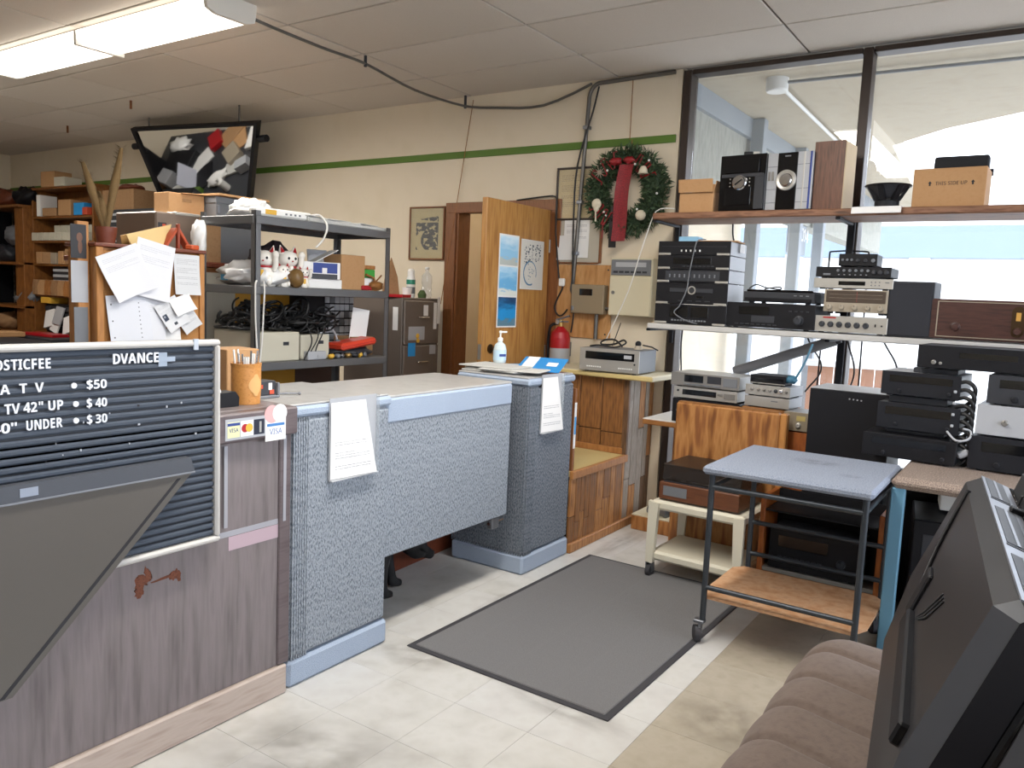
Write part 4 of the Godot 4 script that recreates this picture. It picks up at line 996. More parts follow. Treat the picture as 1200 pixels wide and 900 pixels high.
	gear("video_recorder", "silver video recorder with dark window, lower of the two on the sill stack", "video recorder", Vector3(-1.605, 0.882, -4.405), 0.38, 0.07, 0.28, M.silver_dark, M.silver, [["r", "display", 0.14, 0.3, 0.68, 0.8, M.screen_dark, 0.002], ["r", "button_panel", 0.8, 0.25, 0.97, 0.75, M.silver_dark, 0.003], ["b", 0.69, 0.79, 0.6, 1, 0.03, 0.012, M.silver_dark], ["b", 0.04, 0.1, 0.65, 1, 0.012, 0.012, M.black]], "", -1)
	gear("tape_deck", "grey cassette deck with wide dark window, upper of the two on the sill stack", "cassette deck", Vector3(-1.61, 0.953, -4.40), 0.41, 0.082, 0.28, M.silver_dark, M.silver_dark, [["r", "window", 0.2, 0.32, 0.48, 0.88, M.screen_dark, 0.002], ["r", "meter_window", 0.54, 0.34, 0.74, 0.9, M.charcoal, 0.002], ["b", 0.2, 0.74, 0.14, 14, 0.014, 0.008, M.grey], ["r", "button_panel", 0.77, 0.2, 0.97, 0.85, M.grey, 0.003]], "", -1)
	gear("silver_amplifier", "silver amplifier with small knobs, upper of two under the little black deck", "amplifier", Vector3(-1.238, 0.948, -4.36), 0.245, 0.062, 0.22, M.lightgrey, M.silver, [["k", 0.15, 0.55, 0.008, M.silver_dark], ["k", 0.3, 0.55, 0.008, M.silver_dark], ["k", 0.43, 0.55, 0.008, M.silver_dark], ["k", 0.56, 0.55, 0.008, M.silver_dark], ["k", 0.69, 0.55, 0.009, M.charcoal], ["k", 0.81, 0.55, 0.009, M.chrome], ["k", 0.92, 0.55, 0.007, M.silver_dark]], "", -4)
	gear("silver_tuner", "plain silver tuner box, lower of two under the little black deck", "tuner", Vector3(-1.238, 0.885, -4.36), 0.245, 0.062, 0.22, M.lightgrey, M.silver, [["r", "label", 0.6, 0.6, 0.75, 0.7, M.grey, 0.001]], "", -4)
	solo("wood_block", "wooden block carrying the two silver amplifiers behind the plywood cabinet", "block", B.new().bx(-0.13, 0.13, 0, 0.148, -0.11, 0.11, 0.003), M.shelf_wood, Vector3(-1.24, 0.737, -4.47))
	gear("disc_drive", "little black disc deck on the silver amplifiers by the window", "disc deck", Vector3(-1.24, 1.011, -4.36), 0.19, 0.055, 0.17, M.black_metal, M.black, [["r", "drawer", 0.05, 0.35, 0.95, 0.7, M.screen_dark, 0.002], ["r", "silver_edge", 0.0, 0.02, 1.0, 0.12, M.silver, 0.002]], "", -2)
	solo("cable_bundle", "blue tied wire end on the little black disc deck", "cable", B.new().blob(Vector3.ZERO, Vector3(0.035, 0.02, 0.03), 6, 0.8, 4).tube([Vector3(0.02, 0.0, 0), Vector3(0.05, 0.06, 0.0), Vector3(0.07, 0.12, -0.02), Vector3(0.09, 0.2, -0.04)], 0.006), mt("#3b6d86", 0.5), Vector3(-1.13, 1.05, -4.4))
	gear("two_way_radio", "brass faced radio with a small lit meter window, between plywood cabinet and black speaker", "radio", Vector3(-1.045, 0.785, -4.30), 0.155, 0.105, 0.2, M.silver_dark, mt("#958a78", 0.4, 0.3), [["r", "meter", 0.42, 0.55, 0.72, 0.82, mt("#b9a76a", 0.3), 0.002], ["r", "meter", 0.02, 0.6, 0.2, 0.85, mt("#b9a76a", 0.3), 0.002], ["k", 0.5, 0.3, 0.013, M.silver], ["k", 0.12, 0.32, 0.01, M.silver], ["k", 0.86, 0.42, 0.006, M.black], ["k", 0.86, 0.18, 0.006, M.black]])
	solo("radio_stand", "orange wooden pedestal under the brass faced radio", "block", B.new().bx(-0.05, 0.075, 0, 0.785, -0.18, 0, 0.002), M.orange_wood, Vector3(-1.045, 0.0, -4.305))
	# grey tube and cables in the window
	var gt := thing("cardboard_tube", "thick grey tube leaning across the window under the pale shelf", "tube", Vector3(-1.26, 1.16, -4.80))
	part(gt, "tube", B.new().cyl(Vector3(-0.31, -0.125, 0), Vector3(0.26, 0.105, 0.0), 0.031, -1, 18), mt("#77777a", 0.6))
	part(gt, "end_cap", B.new().cyl(Vector3(0.26, 0.105, 0), Vector3(0.285, 0.115, 0), 0.024, -1, 14), M.black)
	# --- big black speaker and the receivers on the tweed table
	var yt := 0.779
	var bs := thing("centre_speaker", "tall black floor speaker with four pale dots near its upper edge, left of the receivers", "speaker", Vector3(-0.765, 0.0, -4.27), -2)
	part(bs, "cabinet", B.new().bx(-0.19, 0.19, 0, 1.046, -0.16, 0.15, 0.004), M.black)
	part(bs, "pale_top", B.new().bx(-0.188, 0.188, 1.046, 1.049, -0.158, 0.148), M.lightgrey)
	for k in 4: part(bs, "indicator_dot", B.new().cyl(Vector3(0.0 + k * 0.018, 1.009 - 0.001 * k, 0.15), Vector3(0.0 + k * 0.018, 1.009 - 0.001 * k, 0.152), 0.004, -1, 8), M.lightgrey)
	var rf := func(r): return [["k", 0.24, 0.18, r, M.black_metal], ["k", 0.87, 0.2, r, M.black_metal], ["r", "display", 0.1, 0.55, 0.9, 0.85, M.screen_dark, 0.001]]
	gear("receiver", "black receiver at the foot of the left stack on the tweed table", "receiver", Vector3(-0.47, yt, -3.9), 0.38, 0.11, 0.3, M.black, M.black, rf.call(0.009), "black receivers on the tweed table", -4)
	gear("receiver", "black receiver in the middle of the left stack, cables beside it", "receiver", Vector3(-0.45, 0.905, -3.95), 0.335, 0.125, 0.3, M.black, M.black_metal, rf.call(0.008), "black receivers on the tweed table", -4)
	gear("receiver", "black receiver topmost of the left stack, its pale top showing", "receiver", Vector3(-0.452, 1.06, -3.96), 0.32, 0.112, 0.3, M.lightgrey, M.black_metal, rf.call(0.008), "black receivers on the tweed table", -4)
	for q in [[0.889, 0.016], [1.03, 0.03]]:
		solo("spacer_block", "thin dark spacer under a receiver of the left stack, %s" % ("upper one" if q[0] > 0.9 else "lower one"), "block", B.new().bx(-0.12, 0.12, 0, q[1], -0.2, 0, 0.002), M.charcoal, Vector3(-0.46, q[0], -4.0), -4, "spacers in the receiver stack")
	gear("receiver", "dark receiver at the foot of the right stack on the tweed table", "receiver", Vector3(-0.01, yt, -3.9), 0.45, 0.148, 0.3, M.black, M.black_metal, rf.call(0.012), "black receivers on the tweed table", -3)
	gear("silver_receiver", "silver receiver in the right stack on the tweed table", "receiver", Vector3(-0.0, 0.928, -3.92), 0.44, 0.135, 0.3, M.silver_dark, M.lightgrey, [["k", 0.24, 0.45, 0.012, M.silver_dark], ["k", 0.8, 0.5, 0.02, M.silver]], "", -3)
	gear("receiver", "dark grey receiver topmost of the right stack, above the silver one", "receiver", Vector3(0.02, 1.065, -3.92), 0.42, 0.128, 0.3, M.black, M.charcoal, rf.call(0.012), "black receivers on the tweed table", -3)
	gear("disc_changer", "wide black player lying across the tops of the receiver stacks", "player", Vector3(-0.2, 1.196, -3.93), 0.54, 0.105, 0.32, M.black, M.black, [["k", 0.12, 0.25, 0.009, M.silver_dark], ["k", 0.17, 0.22, 0.006, M.silver_dark], ["r", "drawer", 0.3, 0.5, 0.7, 0.75, M.screen_dark, 0.001]], "", -2)
	solo("receiver_riser", "dark block lifting the wide black player over the left stack", "block", B.new().bx(-0.09, 0.09, 0, 0.022, -0.2, 0, 0.002), M.charcoal, Vector3(-0.4, 1.173, -4.0), -4)
	var cl := B.new()
	for k in 9:
		var p0 := Vector3(0, -0.14 + k * 0.035, 0)
		cl.tube([p0 + Vector3(-0.02, 0, -0.02), p0 + Vector3(0.01, 0.012, 0.0), p0 + Vector3(0.035, 0.004, 0.012), p0 + Vector3(0.05, -0.02, 0.01), p0 + Vector3(0.045, -0.06, -0.01), p0 + Vector3(0.02, -0.09, -0.02)], 0.009)
	var cs := thing("speaker_cables", "tangle of black and pale cables hanging between the two receiver stacks", "cables", Vector3(-0.285, 1.0, -3.95))
	part(cs, "black_cable", cl, M.cable)
	part(cs, "grey_cable", B.new().tube([Vector3(-0.04, -0.07, 0.02), Vector3(0.0, -0.1, 0.06), Vector3(0.045, -0.09, 0.05), Vector3(0.05, -0.06, 0.02), Vector3(0.02, -0.05, 0.03)], 0.005), M.lightgrey)
	part(cs, "pale_plug", B.new().box(Vector3(0.03, -0.16, 0.02), Vector3(0.05, 0.03, 0.03), 0.008, Basis(Vector3.BACK, 0.5)), M.lightgrey)
	for k in 4: part(cs, "connector", B.new().bx(-0.03, -0.018, 0.1 - k * 0.05, 0.112 - k * 0.05, 0.016, 0.022, 0.002), M.lightgrey)
	gear("floor_amplifier", "dusty black amplifier inside the open orange cabinet behind the tube cart", "amplifier", Vector3(-0.825, 0.166, -3.885), 0.42, 0.20, 0.2, M.dusty, M.black, [["k", 0.8, 0.4, 0.02, M.charcoal], ["b", 0.1, 0.6, 0.3, 8, 0.02, 0.008, M.charcoal], ["r", "display", 0.1, 0.55, 0.65, 0.85, M.screen_dark, 0.002]], "", 0)

# ---------------------------------------------------------------- on and before the counter
func build_counter_things() -> void:
	# letter board
	var lb := thing("letter_board", "black grooved letter board with white price letters in a pale frame, hung before the counter", "letter board", Vector3(XC + 0.012, 0.0, 0.0))
	# local x is depth; z runs along the counter
	var z0 := -1.52; var z1 := -0.1; var yb := 0.636; var yt := 1.268
	part(lb, "backing", B.new().bx(0.0, 0.018, yb, yt, z0, z1), M.charcoal)
	var gr := B.new()
	var n := 27
	for i in n:
		var y0: float = yb + 0.018 + i * (yt - yb - 0.036) / n
		var dy: float = (yt - yb - 0.036) / n
		gr.bx(0.018, 0.029, y0 + dy * 0.16, y0 + dy * 0.92, z0 + 0.015, z1 - 0.015, 0.005)
	part(lb, "grooved_felt", gr, M.felt)
	var fr := B.new()
	fr.bx(0.0, 0.04, yt - 0.018, yt, z0, z1, 0.006); fr.bx(0.0, 0.04, yb, yb + 0.018, z0, z1, 0.006)
	fr.bx(0.0, 0.04, yb + 0.016, yt - 0.016, z0, z0 + 0.018, 0.006); fr.bx(0.0, 0.04, yb + 0.016, yt - 0.016, z1 - 0.018, z1, 0.006)
	part(lb, "frame", fr, M.board_frame)
	M.letter = mt("#dfe2ea", 0.45)
	# rows: text, right end z, middle y, cap height
	for q in [["OSTICFEE", -1.021, 1.218, 0.026, 0.131], ["DVANCE", -1.318, 1.2215, 0.028, 0.134], ["MA", -0.922, 1.158, 0.024, 0.05], ["T  V", -1.003, 1.158, 0.024, 0.058], ["$50", -1.166, 1.156, 0.024, 0.054], ["TV 42\" UP", -1.05, 1.109, 0.025, 0.14], ["$ 40", -1.166, 1.106, 0.024, 0.055],
		["40\"", -0.938, 1.062, 0.025, 0.058], ["UNDER", -1.046, 1.063, 0.025, 0.088], ["$ 30", -1.166, 1.062, 0.024, 0.055]]:
		var m := lettering(lb, q[0], q[3] * 1.0, Vector3(0.0295, q[2], 0), 90, M.letter, "Droid Sans", 0.003, "letter")
		var w: float = m.mesh.get_aabb().size.x
		m.scale.x = q[4] / w
		m.position.z = q[1] + q[4] / 2.0
	for q in [[-1.078, 1.157], [-1.082, 1.108], [-1.082, 1.064]]: part(lb, "bullet", B.new().cyl(Vector3(0.029, q[1], q[0]), Vector3(0.033, q[1], q[0]), 0.0075, -1, 12), M.letter)
	part(lb, "clear_tape", B.new().bx(0.029, 0.0302, 1.195, 1.235, -1.345, -1.318).bx(0.0302, 0.0309, 1.208, 1.222, -1.37, -1.318), mt("#8f9bab", 0.3))
	part(lb, "clear_tape", B.new().bx(0.036, 0.0412, 1.24, 1.272, -1.44, -1.425), mt("#aab2bd", 0.3))
	M.specks = mt("#a9adb5", 0.6)
	for k in 16: part(lb, "letter_remnant", B.new().box(Vector3(0.0296, lerpf(0.94, 1.1, rng.randf()), -1.0 - rng.randf() * 0.45), Vector3(0.002, 0.003 + rng.randf() * 0.004, 0.002 + rng.randf() * 0.006)), M.specks if k % 3 else M.ink)
	# trapezoid panel leaning on it
	var tp := thing("trapezoid_panel", "dark brown grey trapezoid glass panel hung on the letter board's lower half", "panel", Vector3(XC + 0.056, 0, 0), 90)
	# local x = -z, z = depth
	part(tp, "panel", B.new().prism(PackedVector2Array([Vector2(1.405, 0.883), Vector2(-0.3, 0.883), Vector2(0.3, 0.385), Vector2(0.895, 0.385)]), 0.0, 0.022), M.panel_glass)
	part(tp, "black_line", B.new().prism(PackedVector2Array([Vector2(1.352, 0.868), Vector2(1.364, 0.868), Vector2(0.876, 0.388), Vector2(0.862, 0.388)]), 0.0222, 0.0232), M.ink)
	part(tp, "top_strip", B.new().prism(PackedVector2Array([Vector2(1.393, 0.926), Vector2(-0.28, 0.926), Vector2(-0.3, 0.882), Vector2(1.408, 0.882)]), 0.0, 0.026), mt("#4a4d54", 0.5))
	part(tp, "strip_lip", B.new().bx(-0.3, 1.406, 0.879, 0.883, 0.02, 0.03), mt("#7c7f86", 0.4))
	part(tp, "tape_piece", B.new().bx(0.922, 0.965, 0.893, 0.915, 0.026, 0.0275), mt("#8f97a6", 0.4))
	# card stickers on the counter edge
	var s1 := thing("card_sticker", "metallic sticker of three small payment card marks on the counter's edge", "sticker", Vector3(XC + 0.031, 0.98, -1.627), 90)
	part(s1, "plate", B.new().bx(-0.078, 0.078, -0.034, 0.034, 0, 0.001), M.lightgrey)
	part(s1, "card_mark", B.new().bx(-0.07, -0.024, -0.026, 0.024, 0.001, 0.0016), mt("#d9d9a8", 0.5))
	part(s1, "blue_bar", B.new().bx(-0.07, -0.024, 0.012, 0.021, 0.0016, 0.002), M.navy)
	lettering(s1, "VISA", 0.012, Vector3(-0.047, -0.003, 0.002), 0, M.navy, "Droid Sans", 0.0005)
	part(s1, "card_mark", B.new().bx(-0.02, 0.028, -0.026, 0.024, 0.001, 0.0016), M.paper)
	part(s1, "red_disc", B.new().cyl(Vector3(-0.004, 0, 0.0016), Vector3(-0.004, 0, 0.002), 0.014, -1, 18), M.red)
	part(s1, "yellow_disc", B.new().cyl(Vector3(0.012, 0, 0.0016), Vector3(0.012, 0, 0.0021), 0.014, -1, 18), M.yellow)
	part(s1, "card_mark", B.new().bx(0.03, 0.072, -0.026, 0.024, 0.001, 0.0016), mt("#1d2233", 0.4))
	part(s1, "silver_mark", B.new().bx(0.052, 0.06, -0.02, 0.016, 0.0016, 0.002), M.silver)
	var s2 := thing("payment_sticker", "white sticker with pink and pale discs over VISA on the counter's edge", "sticker", Vector3(XC + 0.031, 0.98, -1.746), 90)
	part(s2, "card", B.new().bx(-0.042, 0.042, -0.055, 0.025, 0, 0.0012), M.paper)
	part(s2, "pink_disc", B.new().cyl(Vector3(-0.016, 0.035, 0.0), Vector3(-0.016, 0.035, 0.0018), 0.03, -1, 22), mt("#dba6a6", 0.5))
	part(s2, "pale_disc", B.new().cyl(Vector3(0.016, 0.036, 0.0), Vector3(0.016, 0.036, 0.0022), 0.03, -1, 22), M.paper)
	part(s2, "blue_bar", B.new().bx(-0.036, 0.036, -0.006, 0.003, 0.0012, 0.0018), mt("#3f79b8", 0.5))
	lettering(s2, "VISA", 0.018, Vector3(0, -0.025, 0.0014), 0, mt("#5b74a8", 0.5), "Droid Sans", 0.0006)
	# pen pot, tape dispenser, card box
	var yc := 1.031
	var pp := thing("pen_pot", "bark edged wooden pot full of silver pens on the counter corner", "pen pot", Vector3(-2.275, yc, -1.755))
	part(pp, "pot", B.new().lathe([[0, 0.0], [0.047, 0.0], [0.05, 0.05], [0.05, 0.125], [0.052, 0.14], [0.045, 0.14], [0.043, 0.02], [0, 0.02]], 22), M.burl)
	part(pp, "pale_patch", B.new().grid(8, 8, func(s, t):
		var a: float = 0.05 + (s - 0.5) * 1.1 * sin(PI * clampf(t, 0.06, 0.94))
		return Vector3(0.0508 * cos(a), 0.03 + t * 0.075, -0.0508 * sin(a))), mt("#d3a468", 0.6))
	for k in 14:
		var a := TAU * k / 14.0 * 2.6; var r := 0.01 + 0.026 * (k % 3) / 2.0
		part(pp, "pen", B.new().cyl(Vector3(cos(a) * r * 0.7, 0.03, sin(a) * r * 0.7), Vector3(cos(a) * r * 1.15, 0.16 + 0.012 * (k % 3), sin(a) * r * 1.15), 0.004, 0.0035, 7), M.chrome if k % 2 else M.white)
	var td := thing("tape_dispenser", "black tape dispenser with a white tape roll, beside the pen pot", "tape dispenser", Vector3(-2.26, yc, -1.625), 90)
	part(td, "body", B.new().prism(PackedVector2Array([Vector2(-0.07, 0), Vector2(0.068, 0), Vector2(0.07, 0.03), Vector2(0.055, 0.05), Vector2(0.0, 0.048), Vector2(-0.05, 0.042), Vector2(-0.075, 0.02)]), -0.028, 0.028), M.black)
	part(td, "tape_roll", B.new().lathe([[0.02, -0.012], [0.036, -0.012], [0.036, 0.012], [0.02, 0.012], [0.02, -0.012]], 24, Vector3(-0.025, 0.045, 0), Vector3.BACK), M.white)
	var cb := thing("card_box", "small box of dark printed cards behind the pen pot", "box", Vector3(-2.36, yc, -1.88), 90)
	part(cb, "holder", B.new().bx(-0.055, 0.06, 0, 0.01, -0.04, 0.04, 0.002).bx(0.05, 0.06, 0.01, 0.055, -0.04, 0.04, 0.002), M.grey)
	part(cb, "card_stack", B.new().bx(-0.055, 0.048, 0.01, 0.062, -0.035, 0.03, 0.002), M.charcoal)
	part(cb, "card_print", B.new().bx(-0.045, -0.01, 0.036, 0.05, 0.03, 0.031).bx(0.02, 0.04, 0.014, 0.03, 0.03, 0.031), M.brick_red)
	part(cb, "card_print", B.new().bx(-0.04, -0.02, 0.028, 0.034, 0.031, 0.032).bx(0.015, 0.03, 0.03, 0.055, 0.03, 0.0315), M.white)
	var cy := solo("chain_wires", "two thin bent wires lying on the nearer pillar behind the card box", "wires", B.new().tube([Vector3(0, 0.005, 0), Vector3(0.02, 0.006, -0.06), Vector3(0.05, 0.006, -0.09)], 0.003).tube([Vector3(-0.01, 0.004, 0), Vector3(0.0, 0.004, -0.07), Vector3(0.04, 0.005, -0.1)], 0.003).blob(Vector3(0.05, 0.006, -0.09), Vector3(0.006, 0.006, 0.006), 5), M.steel, Vector3(-2.38, yc, -1.95))
	var sbx := solo("small_carton", "small brown carton on the desk behind the counter, left of the pen pot", "box", B.new().bx(-0.07, 0.07, 0, 0.16, -0.07, 0.07, 0.003), M.carton, Vector3(-2.62, yc, -1.96), 85)
	# farther pillar: newspapers, leaflets, sanitizer
	var yp := 1.031
	for k in 4: solo("newspaper", ["bottom newspaper of the pile on the farther carpet pillar", "second newspaper of the pile on the farther carpet pillar", "folded newspaper towards the front of the farther carpet pillar", "topmost newspaper of the pile on the farther carpet pillar"][k], "newspaper", B.new().bx(-0.17, 0.17, 0, 0.007, -0.13, 0.13, 0.002), M.newsprint, Vector3([-2.46, -2.43, -2.34, -2.47][k], yp + 0.0075 * k, [-3.56, -3.55, -3.54, -3.55][k]), [8, -4, 14, 2][k], "newspapers on the farther pillar")
	var ev := thing("blue_mailer", "blue and white printed mailer lying at the right of the farther carpet pillar", "leaflet", Vector3(-2.28, yp + 0.012, -3.70), 14)
	part(ev, "mailer", B.new().box(Vector3(0, 0.028, 0), Vector3(0.25, 0.006, 0.19), 0.002, Basis(Vector3.RIGHT, 0.32)), mt("#2a86c9", 0.35))
	part(ev, "white_panel", B.new().box(Vector3(-0.07, 0.0285, 0), Vector3(0.07, 0.007, 0.191), 0.002, Basis(Vector3.RIGHT, 0.32)), M.paper)
	part(ev, "printed_bird", B.new().box(Vector3(0.06, 0.032, 0.0), Vector3(0.06, 0.001, 0.05), 0.0, Basis(Vector3.RIGHT, 0.32)), M.paper)
	solo("blue_leaflet", "second blue leaflet peeking from behind the white and blue mailer", "leaflet", B.new().box(Vector3(0, 0.012, 0), Vector3(0.2, 0.005, 0.14), 0.002, Basis(Vector3.BACK, 0.05)), mt("#3f9bd6", 0.4), Vector3(-2.45, yp + 0.008, -3.76), 20)
	var sn := thing("sanitizer_bottle", "clear pump bottle of hand sanitizer with a pale blue label on the farther pillar", "bottle", Vector3(-2.55, yp + 0.031, -3.68), 60)
	part(sn, "bottle", B.new().lathe([[0, 0], [0.034, 0], [0.037, 0.01], [0.037, 0.075], [0.03, 0.1], [0.013, 0.115], [0.013, 0.122], [0, 0.122]], 20), mt("#c9d6da", 0.1))
	part(sn, "label", B.new().lathe([[0.0375, 0.015], [0.0378, 0.015], [0.0378, 0.07], [0.0375, 0.07]], 20), mt("#b9d3e6", 0.5))
	part(sn, "label_text", B.new().bx(-0.02, 0.02, 0.036, 0.05, 0.0378, 0.0384), M.navy)
	var pm := part(sn, "pump", B.new().lathe([[0, 0.12], [0.015, 0.12], [0.015, 0.138], [0.005, 0.142], [0.005, 0.165], [0.009, 0.166], [0.009, 0.178], [0, 0.18]], 14), M.plastic_white)
	part(pm, "pump_spout", B.new().bx(-0.006, 0.04, 0.167, 0.177, -0.006, 0.006, 0.003), M.plastic_white)
	# cable along the ceiling
	var cc := thing("ceiling_cable", "grey cable strung along the ceiling on hooks to the corner above the conduit", "cable", Vector3.ZERO)
	part(cc, "cable", B.new().tube([Vector3(-3.70, 2.9, -2.55), Vector3(-3.71, 2.86, -2.9), Vector3(-3.74, 2.855, -3.4), Vector3(-3.765, 2.865, -3.8), Vector3(-3.785, 2.82, -4.3), Vector3(-3.79, 2.835, -4.86), Vector3(-3.5, 2.80, -4.89), Vector3(-3.1, 2.78, -4.89), Vector3(-2.72, 2.885, -4.885)], 0.009), M.conduit)
	for q in [Vector3(-3.765, 2.9, -3.8), Vector3(-3.79, 2.875, -4.88)]: part(cc, "hook", B.new().bx(q.x - 0.008, q.x + 0.008, q.y - 0.055, HC, q.z - 0.008, q.z + 0.008, 0.002), M.charcoal)
	for q in [[-6.5, -3.85], [-8.2, -4.2], [-9.3, -3.9]]: solo("ceiling_hook", ["hook in the ceiling above the tilted mirror", "hook in the ceiling left of the tilted mirror", "leftmost hook in the ceiling, over the bookcase"][int(-q[0] - 6.0) / 1 if q[0] > -7 else (1 if q[0] > -9 else 2)], "hook", B.new().bx(-0.008, 0.008, -0.07, 0, -0.008, 0.008, 0.002), M.jamb, Vector3(q[0], HC, q[1]))

# ---------------------------------------------------------------- dog behind the gate, odds and ends
func build_details() -> void:
	build_dog()
	# hanging cables in the window
	var wc := [[-1.62, 1.93, 1.42, "black cable hanging in the window under the upper shelf", 0.04], [-1.12, 1.27, 0.95, "black cable dangling below the pale shelf by the tube", 0.05], [-0.92, 1.27, 0.9, "dark cable hanging beside the mullion under the pale shelf", 0.03], [-0.72, 1.27, 0.92, "black cable right of the mullion under the pale shelf", 0.05], [-1.93, 1.27, 0.8, "pair of dark cables at the left end under the pale shelf", 0.01]]
	for q in wc:
		var p := []
		for i in 9:
			var t := i / 8.0
			p.append(Vector3(q[0] + q[4] * sin(t * 5.0 + q[0]), lerpf(q[1], q[2], t), -4.84 + 0.02 * sin(t * 3.0)))
		solo("hanging_cable", q[3], "cable", B.new().tube(p, 0.005), M.cable)
	solo("turntable_lead", "thin black lead looping on the record deck before the window", "cable", B.new().tube([Vector3(-0.06, 0.005, 0.0), Vector3(-0.02, 0.03, 0.0), Vector3(0.05, 0.012, 0.02), Vector3(0.12, 0.006, 0.0), Vector3(0.1, 0.02, -0.04), Vector3(0.02, 0.006, -0.03)], 0.004), M.cable, Vector3(-1.42, 1.535, -4.68))
	solo("stack_cable", "grey lead running down the front of the tall black stack", "cable", B.new().tube([Vector3(-1.72, 1.815, -4.56), Vector3(-1.76, 1.8, -4.52), Vector3(-1.79, 1.62, -4.515), Vector3(-1.80, 1.52, -4.515), Vector3(-1.84, 1.42, -4.515), Vector3(-1.87, 1.38, -4.515), Vector3(-1.8, 1.34, -4.51), Vector3(-1.72, 1.32, -4.51)], 0.0035), M.grey)
	# odds on the floor near the plank cabinet
	var fb := thing("floor_board", "short wooden board with metal fittings on the floor between plank and plywood cabinets", "board", Vector3(-1.86, 0, -4.66))
	part(fb, "board", B.new().bx(-0.22, 0.25, 0.0, 0.09, -0.15, 0.12, 0.004), M.ply_red)
	part(fb, "pale_top", B.new().bx(-0.22, 0.25, 0.09, 0.1, -0.15, 0.12, 0.003), M.cream)
	solo("metal_fitting", "small chrome pipe fitting lying on the short floor board", "fitting", B.new().cyl(Vector3(-0.07, 0.025, 0), Vector3(0.05, 0.025, 0.02), 0.024, -1, 14).cyl(Vector3(0.05, 0.025, 0.02), Vector3(0.07, 0.025, 0.024), 0.03, -1, 14), M.steel, Vector3(-1.93, 0.101, -4.62))
	solo("black_fitting", "black coupling beside the chrome pipe fitting", "fitting", B.new().cyl(Vector3(-0.04, 0.025, 0), Vector3(0.05, 0.025, 0), 0.025, -1, 14), M.black, Vector3(-1.79, 0.101, -4.64))
	var up := thing("window_board", "narrow patterned pink white board standing by the window behind the plywood cabinet", "board", Vector3(-1.74, 0.101, -4.60))
	part(up, "board", B.new().bx(-0.05, 0.05, 0, 0.58, -0.006, 0.006, 0.002), nmat(["#d9b9bb", "#e6dcdc", "#c98d92"], 0.08, Vector3(4, 2, 4), 0.6, 75))
	# cloth behind tweed top
	solo("pale_carton", "pale low box under the back of the tweed table", "box", B.new().bx(-0.22, 0.2, 0, 0.09, -0.1, 0.1, 0.004), M.plastic_white, Vector3(-0.12, 0.573, -4.08), 8)

func build_dog() -> void:
	# small black dog walking behind the gate, head lowered to the right; one continuous body
	var o := thing("dog", "black dog standing behind the gate, foreleg and lowered muzzle seen below the carpet panel", "dog", Vector3.ZERO)
	var J := {}
	# z decreases to the right in the picture; the dog faces -z
	var bones := [
		[Vector3(-2.50, 0.44, -2.30), 0.095, Vector3(-2.51, 0.40, -2.66), 0.115], # trunk
		[Vector3(-2.51, 0.40, -2.66), 0.105, Vector3(-2.515, 0.38, -2.74), 0.085],  # chest
		[Vector3(-2.515, 0.38, -2.74), 0.07, Vector3(-2.52, 0.22, -2.92), 0.055],  # neck lowered
		[Vector3(-2.52, 0.195, -2.94), 0.062, Vector3(-2.525, 0.16, -2.98), 0.055], # skull
		[Vector3(-2.525, 0.15, -3.0), 0.04, Vector3(-2.53, 0.10, -3.09), 0.026], # muzzle
		[Vector3(-2.53, 0.36, -2.74), 0.05, Vector3(-2.535, 0.20, -2.77), 0.032], [Vector3(-2.535, 0.20, -2.77), 0.028, Vector3(-2.52, 0.045, -2.80), 0.02], [Vector3(-2.52, 0.035, -2.80), 0.023, Vector3(-2.515, 0.022, -2.84), 0.02], # near foreleg
		[Vector3(-2.46, 0.36, -2.70), 0.05, Vector3(-2.455, 0.20, -2.66), 0.032], [Vector3(-2.455, 0.20, -2.66), 0.028, Vector3(-2.45, 0.045, -2.66), 0.02], [Vector3(-2.45, 0.03, -2.665), 0.023, Vector3(-2.445, 0.022, -2.70), 0.019],
		[Vector3(-2.55, 0.42, -2.32), 0.08, Vector3(-2.555, 0.25, -2.36), 0.045], [Vector3(-2.555, 0.25, -2.36), 0.04, Vector3(-2.55, 0.14, -2.24), 0.024], [Vector3(-2.55, 0.14, -2.24), 0.022, Vector3(-2.55, 0.035, -2.27), 0.02], [Vector3(-2.55, 0.025, -2.27), 0.022, Vector3(-2.55, 0.02, -2.31), 0.018],
		[Vector3(-2.45, 0.42, -2.32), 0.08, Vector3(-2.445, 0.25, -2.34), 0.045], [Vector3(-2.445, 0.25, -2.34), 0.04, Vector3(-2.45, 0.14, -2.2), 0.024], [Vector3(-2.45, 0.14, -2.2), 0.022, Vector3(-2.45, 0.035, -2.23), 0.02], [Vector3(-2.45, 0.025, -2.23), 0.022, Vector3(-2.45, 0.02, -2.27), 0.018],
		[Vector3(-2.5, 0.47, -2.24), 0.03, Vector3(-2.5, 0.55, -2.12), 0.02], [Vector3(-2.5, 0.55, -2.12), 0.02, Vector3(-2.5, 0.66, -2.08), 0.01], # tail
		[Vector3(-2.575, 0.23, -2.93), 0.022, Vector3(-2.60, 0.165, -2.96), 0.012], [Vector3(-2.465, 0.23, -2.93), 0.022, Vector3(-2.44, 0.165, -2.96), 0.012]] # ears hanging
	part(o, "body", nets(bones, 0.011, 0.02), M.fur)
	part(o, "nose", B.new().blob(Vector3(-2.531, 0.103, -3.115), Vector3(0.014, 0.011, 0.008), 6), M.black_gloss)
	for s in [-1, 1]: part(o, "eye", B.new().blob(Vector3(-2.525 + s * 0.035, 0.19, -3.0), Vector3(0.008, 0.008, 0.008), 6), M.black_gloss)

